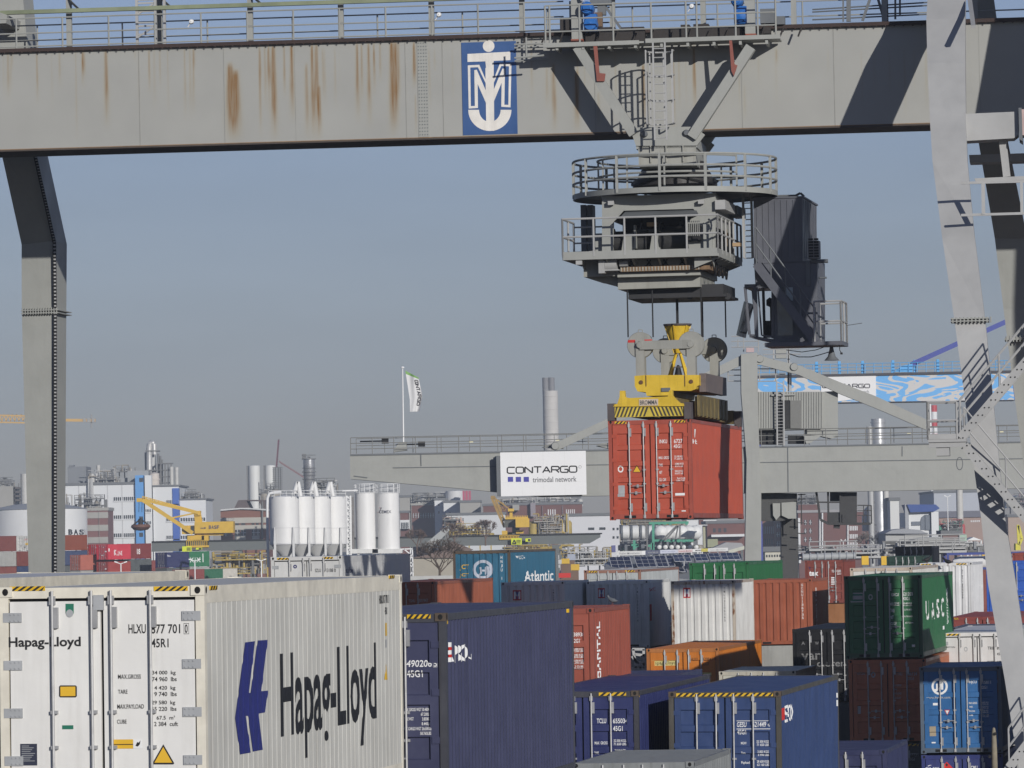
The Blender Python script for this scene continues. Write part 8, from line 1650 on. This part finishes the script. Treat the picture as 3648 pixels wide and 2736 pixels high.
clutter('process_plant', 'red and green machinery behind the brown shed', D5, 880, 670, 1270, 890, 1120, 60, 51, cols=[paint((.40, .06, .06)), PIPE[1], paint((.08, .22, .15)), PIPE[0]])
clutter('process_plant', 'grey yard gear and fences behind the white ribbed container', D5, 20, 1020, 1580, 1180, 560, 80, 52, cols=[PIPE[1], PIPE[0], paint((.25, .26, .27))], big=.4)
clutter('process_plant', 'dark blue and grey columns right of the crane leg', D5, 1920, 230, 2300, 480, 1400, 30, 53, cols=[paint((.14, .20, .30)), PIPE[1], paint((.30, .22, .24))])
clutter('process_plant', 'bright silver columns between far girder and cab', B4, 1900, 760, 2090, 1080, 1250, 20, 54, cols=[PIPE[3], PIPE[0]], big=1.2)
clutter('process_plant', 'grey fence gear behind the green container, right of the dark post', B4, 1230, 1230, 2150, 1345, 660, 60, 55, cols=[PIPE[1], PIPE[0], paint((.3, .3, .31))], big=.4)
b1, fr = block('warehouse', 'beige warehouse at the right edge beyond the crane leg', D5, 1960, 630, 2300, 1300, 25, paint((.40, .31, .25), .8, .1, .1), cat='warehouse')
yx, fr = mk('excavator_crane', 'small lime yellow crane with a lattice jib at the right edge', 'crane', D5(2130, 0)[0], 900); k = MB(); slab(k, fr, D5, 2080, 1045, 2160, 1150, 0, 3); k.build('cab', paint((.62, .55, .05)), yx); k = MB()
for x0, y0, x1, y1 in ((2115, 750, 2130, 1050), (2125, 760, 2180, 970), (2180, 970, 2140, 1060)): k.bar(fr.f(D5(x0, y0)), fr.f(D5(x1, y1)), .45)
k.build('jib', paint((.62, .55, .05)), yx)
# tank container
tkc, fr = mk('tank_container', 'white tank container in a dark blue frame behind the ribbed white container', 'tank container', D5(1190, 0)[0], 300)
a, c = fr.f(D5(1010, 1200)), fr.f(D5(1400, 1440)); r = (a.z - c.z) * .42; k = MB(); k.lathe([(0, 0), (r * .6, .08), (r, .45), (r, 5.2), (r * .6, 5.6), (0, 5.7)], (a.x + .3, .9, (a.z + c.z) / 2 - .12), 28, 'x'); k.build('tank', paint((.68, .68, .67), .4, .05, 1), tkc)
k = MB(); x1_ = a.x + 6.05
for x in (a.x, x1_):
    for y in (0, 2.3): k.bar((x, y, c.z), (x, y, a.z), .14)
for y in (0, 2.3):
    for z in (a.z - .05, c.z): k.bar((a.x, y, z), (x1_, y, z), .13)
k.bar((a.x + 2.6, 0, a.z), (a.x + 3.6, 0, c.z), .3); k.bar((a.x, 0, a.z - .05), (a.x, 2.3, a.z - .05), .13); k.build('frame', paint((.04, .06, .24)), tkc)
k = MB(); g_ = text_geo("EURO BULK"); p, q = fr.f(D5(1085, 1240), -.15), fr.f(D5(1200, 1262), -.15)
support('plain container directly under the white tank container', fr.m @ Matrix.Translation((a.x + 3.02 - 3.03, 0, 0)) @ Matrix.Rotation(-math.pi / 2, 4, 'Z') @ Matrix.Translation((-1.22, 0, 0)), 6.058, max(1, c.z - .08), SC[0])
# lamp posts, cars, posts, birds
for i, (C, x, y, wd, lb, d) in enumerate(((B1, 1190, 1395, 62, 'twin armed white lamp post in front of the brick red containers', 690), (E8, 330, 590, 130, 'twin armed white lamp post in front of the green container', 690), (E8, 1785, 590, 105, 'twin armed white lamp post left of the white silos', 690), (B4, 1670, 1175, 26, 'small twin armed lamp in front of the dark brick factory', 900), (D5, 1005, 300, 50, 'single tall lamp mast against the pale grey hall', 950))):
    t_, fr = mk('street_lamp', lb, 'street lamp', C(x, 0)[0], d, 'lamp posts'); p, l_, r_ = fr.f(C(x, y + 12)), fr.f(C(x - wd, y)), fr.f(C(x + wd, y)); k = MB(); k.tube((p.x, 0, 0), (p.x, 0, p.z), .11, 8, .08); k.build('pole', WHT, t_)
    for e_ in (l_, r_): k = MB(); k.bar((p.x, 0, p.z), (e_.x, 0, e_.z + .15), .14, .10); k.bar(((p.x + e_.x) / 2, 0, (p.z + e_.z) / 2 + .1), (e_.x, 0, e_.z + .15), .34, .16); k.build('lamp_arm', WHT, t_)
for C, x, y, lb in ((D5, 10, 1260, 'yellow capped bollard post left of the dark containers'), (D5, 1598, 1220, 'yellow capped bollard post beside the crane leg'), (B4, 1880, 1345, 'yellow capped bollard post behind the pale container'), ):
    t_, fr = mk('marker_post', lb, 'post', C(x, 0)[0], 520, 'yellow capped posts'); p = fr.f(C(x, y - 15)); k = MB(); k.box(-.3, .3, 0, .6, 0, p.z - .9); k.build('post', GREYD, t_); k = MB(); k.box(-.36, .36, -.05, .65, p.z - .9, p.z); k.build('cap', HZY, t_)
def car(label, C, x, y, d, col, rot=0):
    o = at(*C(x, y), d); o.z = 0; t_ = thing('parked_car', label, 'car', Matrix.Translation(o) @ Matrix.Rotation(rot, 4, 'Z'), 'cars parked on the far street'); k = MB(); k.prism([(-2.1, .35), (2.1, .35), (2.15, .75), (1.9, .9), (.9, .98), (-2.0, 1.0), (-2.15, .7)], -.85, .85); k.build('body', col, t_); k = MB(); k.prism([(-1.9, 1.0), (.95, .98), (.35, 1.45), (-1.4, 1.48)], -.75, .75); k.build('cabin', WIN, t_)
    for xx in (-1.3, 1.3):
        for yy in (-.86, .66): k = MB(); k.lathe([(0, 0), (.33, 0), (.33, .2), (0, .2)], (xx, yy, .33), 14, 'y'); k.build('wheel', BLACK, t_)
car('silver parked car on the far street beside the teal container', B3, 1315, 1455, 1130, GALV); car('white parked car right of the silver one on the far street', B3, 1470, 1445, 1180, WHT); car('grey parked car behind the white one, far street', B3, 1420, 1432, 1240, GREYD)
for C, x, y, h, lb, c_, d in ((B3, 1140, 1380, 50, 'yellow fuel pump cabinet right of the teal container', YELC, 620), (B3, 1235, 1440, 60, 'yellow topped brown post near the parked cars', YELC, 600), (B3, 1200, 1340, 60, 'grey blue gas cylinder cabinet near the yellow posts', paint((.35, .38, .45)), 640), (B3, 1130, 1520, 45, 'red post at the corner of the teal container', RED, 420)):
    t_, fr = mk('utility_box', lb, 'utility box', C(x, 0)[0], d); p, q = fr.f(C(x, y - h / 2)), fr.f(C(x + 18, y + h / 2)); k = MB(); k.box(-.4, .4, 0, .5, 0, p.z - .5, 1); k.build('post', paint((.16, .10, .07)), t_); k = MB(); k.box(-.5, .5, -.1, .6, q.z, p.z); k.build('cabinet', c_, t_)
wp, fr = mk('timber_post', 'weathered grey timber post with a notched top in front of the blue stack', 'timber post', D7(1665, 0)[0], 96)
a = fr.f(D7(1665, 1018)); r = fr.f(D7(1790, 1300)).x; k = MB(); k.lathe([(0, a.z), (r * .45, a.z - .02), (r * .72, a.z - .10), (r * .9, a.z - .35), (r, a.z - .8), (r * 1.05, a.z - 3), (r * 1.1, 0)], (0, 0, 0), 18); k.build('shaft', paint((.24, .21, .155), .9, .35, 4, .7), wp)
k = MB()
for z, xx in ((.12, .02), (.55, -.09), (.9, -.10), (1.1, -.06)): k.lathe([(0, -.02), (.03, -.02), (.03, .03)], (xx, -r * .95, a.z - z), 8, 'y')
k.build('bolt_hole', BLACK, wp)
def bird(label, C, x, y, d, sc_, head, mat):
    fr = fr_at(C(x, y)[0], d); p = fr.f(C(x, y)); t_ = thing('pigeon', label, 'bird', fr.m @ Matrix.Translation(p) @ Matrix.Rotation(head, 4, 'Z') @ Matrix.Scale(sc_, 4), 'birds on the container roofs'); k = MB()
    n = 10; prof = [(-.19, .00, .10, .004), (-.11, .01, .10, .03), (-.04, 0, .11, .062), (.03, 0, .125, .065), (.09, 0, .155, .05), (.125, 0, .20, .034), (.145, 0, .235, .034), (.165, 0, .245, .028), (.185, 0, .243, .012), (.205, 0, .238, .003)]; vs = []
    for px_, py_, pz_, r in prof:
        for i in range(n): an = 2 * math.pi * i / n; vs.append((px_ - .35 * r * math.sin(an), r * math.cos(an), pz_ + r * math.sin(an)))
    k.add(vs, [(j * n + i, j * n + (i + 1) % n, (j + 1) * n + (i + 1) % n, (j + 1) * n + i) for j in range(len(prof) - 1) for i in range(n)], 0, True); k.build('body', mat, t_); k = MB()
    for s in (-.025, .025): k.tube((.0, s, .06), (.01, s, 0), .006, 5); k.tube((-.01, s, .003), (.04, s, .003), .005, 4)
    k.build('leg', RUSTR, t_)
bird('grey pigeon standing on the brick red container roof', C4, 412, 347, 122.5, .85, 2.6, GREYD); bird('dark bird on the white ribbed container roof, left one', C5, 1428, 240, 221.5, 1.3, .3, DARK); bird('dark bird hunched on the white ribbed container roof, right one', C5, 1600, 256, 221.5, 1.3, 2.8, DARK)
# chassis behind the red container
chs, fr = mk('trailer_chassis', 'grey steel trailer frame between the red and orange containers', 'trailer', C4(620, 0)[0], 172); k = MB()
for x0, y0, x1, y1 in ((568, 705, 668, 705), (575, 705, 600, 855), (600, 800, 670, 830), (590, 745, 668, 755), (660, 705, 664, 856), (568, 760, 640, 856), (590, 852, 668, 856)): k.bar(fr.f(C4(x0, y0)), fr.f(C4(x1, y1)), .09); k.bar(fr.f(C4(x0, y0), 1.5), fr.f(C4(x1, y1), 1.5), .09)
for x in (575, 664): p = fr.f(C4(x, 856)); k.bar((p.x, 0, 0), p, .12)
k.build('frame', STEEL, chs)
# ------------------------------------------------------------------ air
hz_ = bpy.data.materials.new('haze'); hz_.use_nodes = True; n_ = hz_.node_tree.nodes; n_.remove(n_['Principled BSDF'])
pv = n_.new('ShaderNodeVolumePrincipled'); pv.inputs['Color'].default_value = (.74, .84, .98, 1); pv.inputs['Density'].default_value = .00019; pv.inputs['Anisotropy'].default_value = .0
hz_.node_tree.links.new(pv.outputs[0], n_['Material Output'].inputs['Volume'])
k = MB(); k.box(-900, 900, -300, 2700, -1, 110); hzo = k.build('haze', hz_); tag(hzo, kind='stuff')
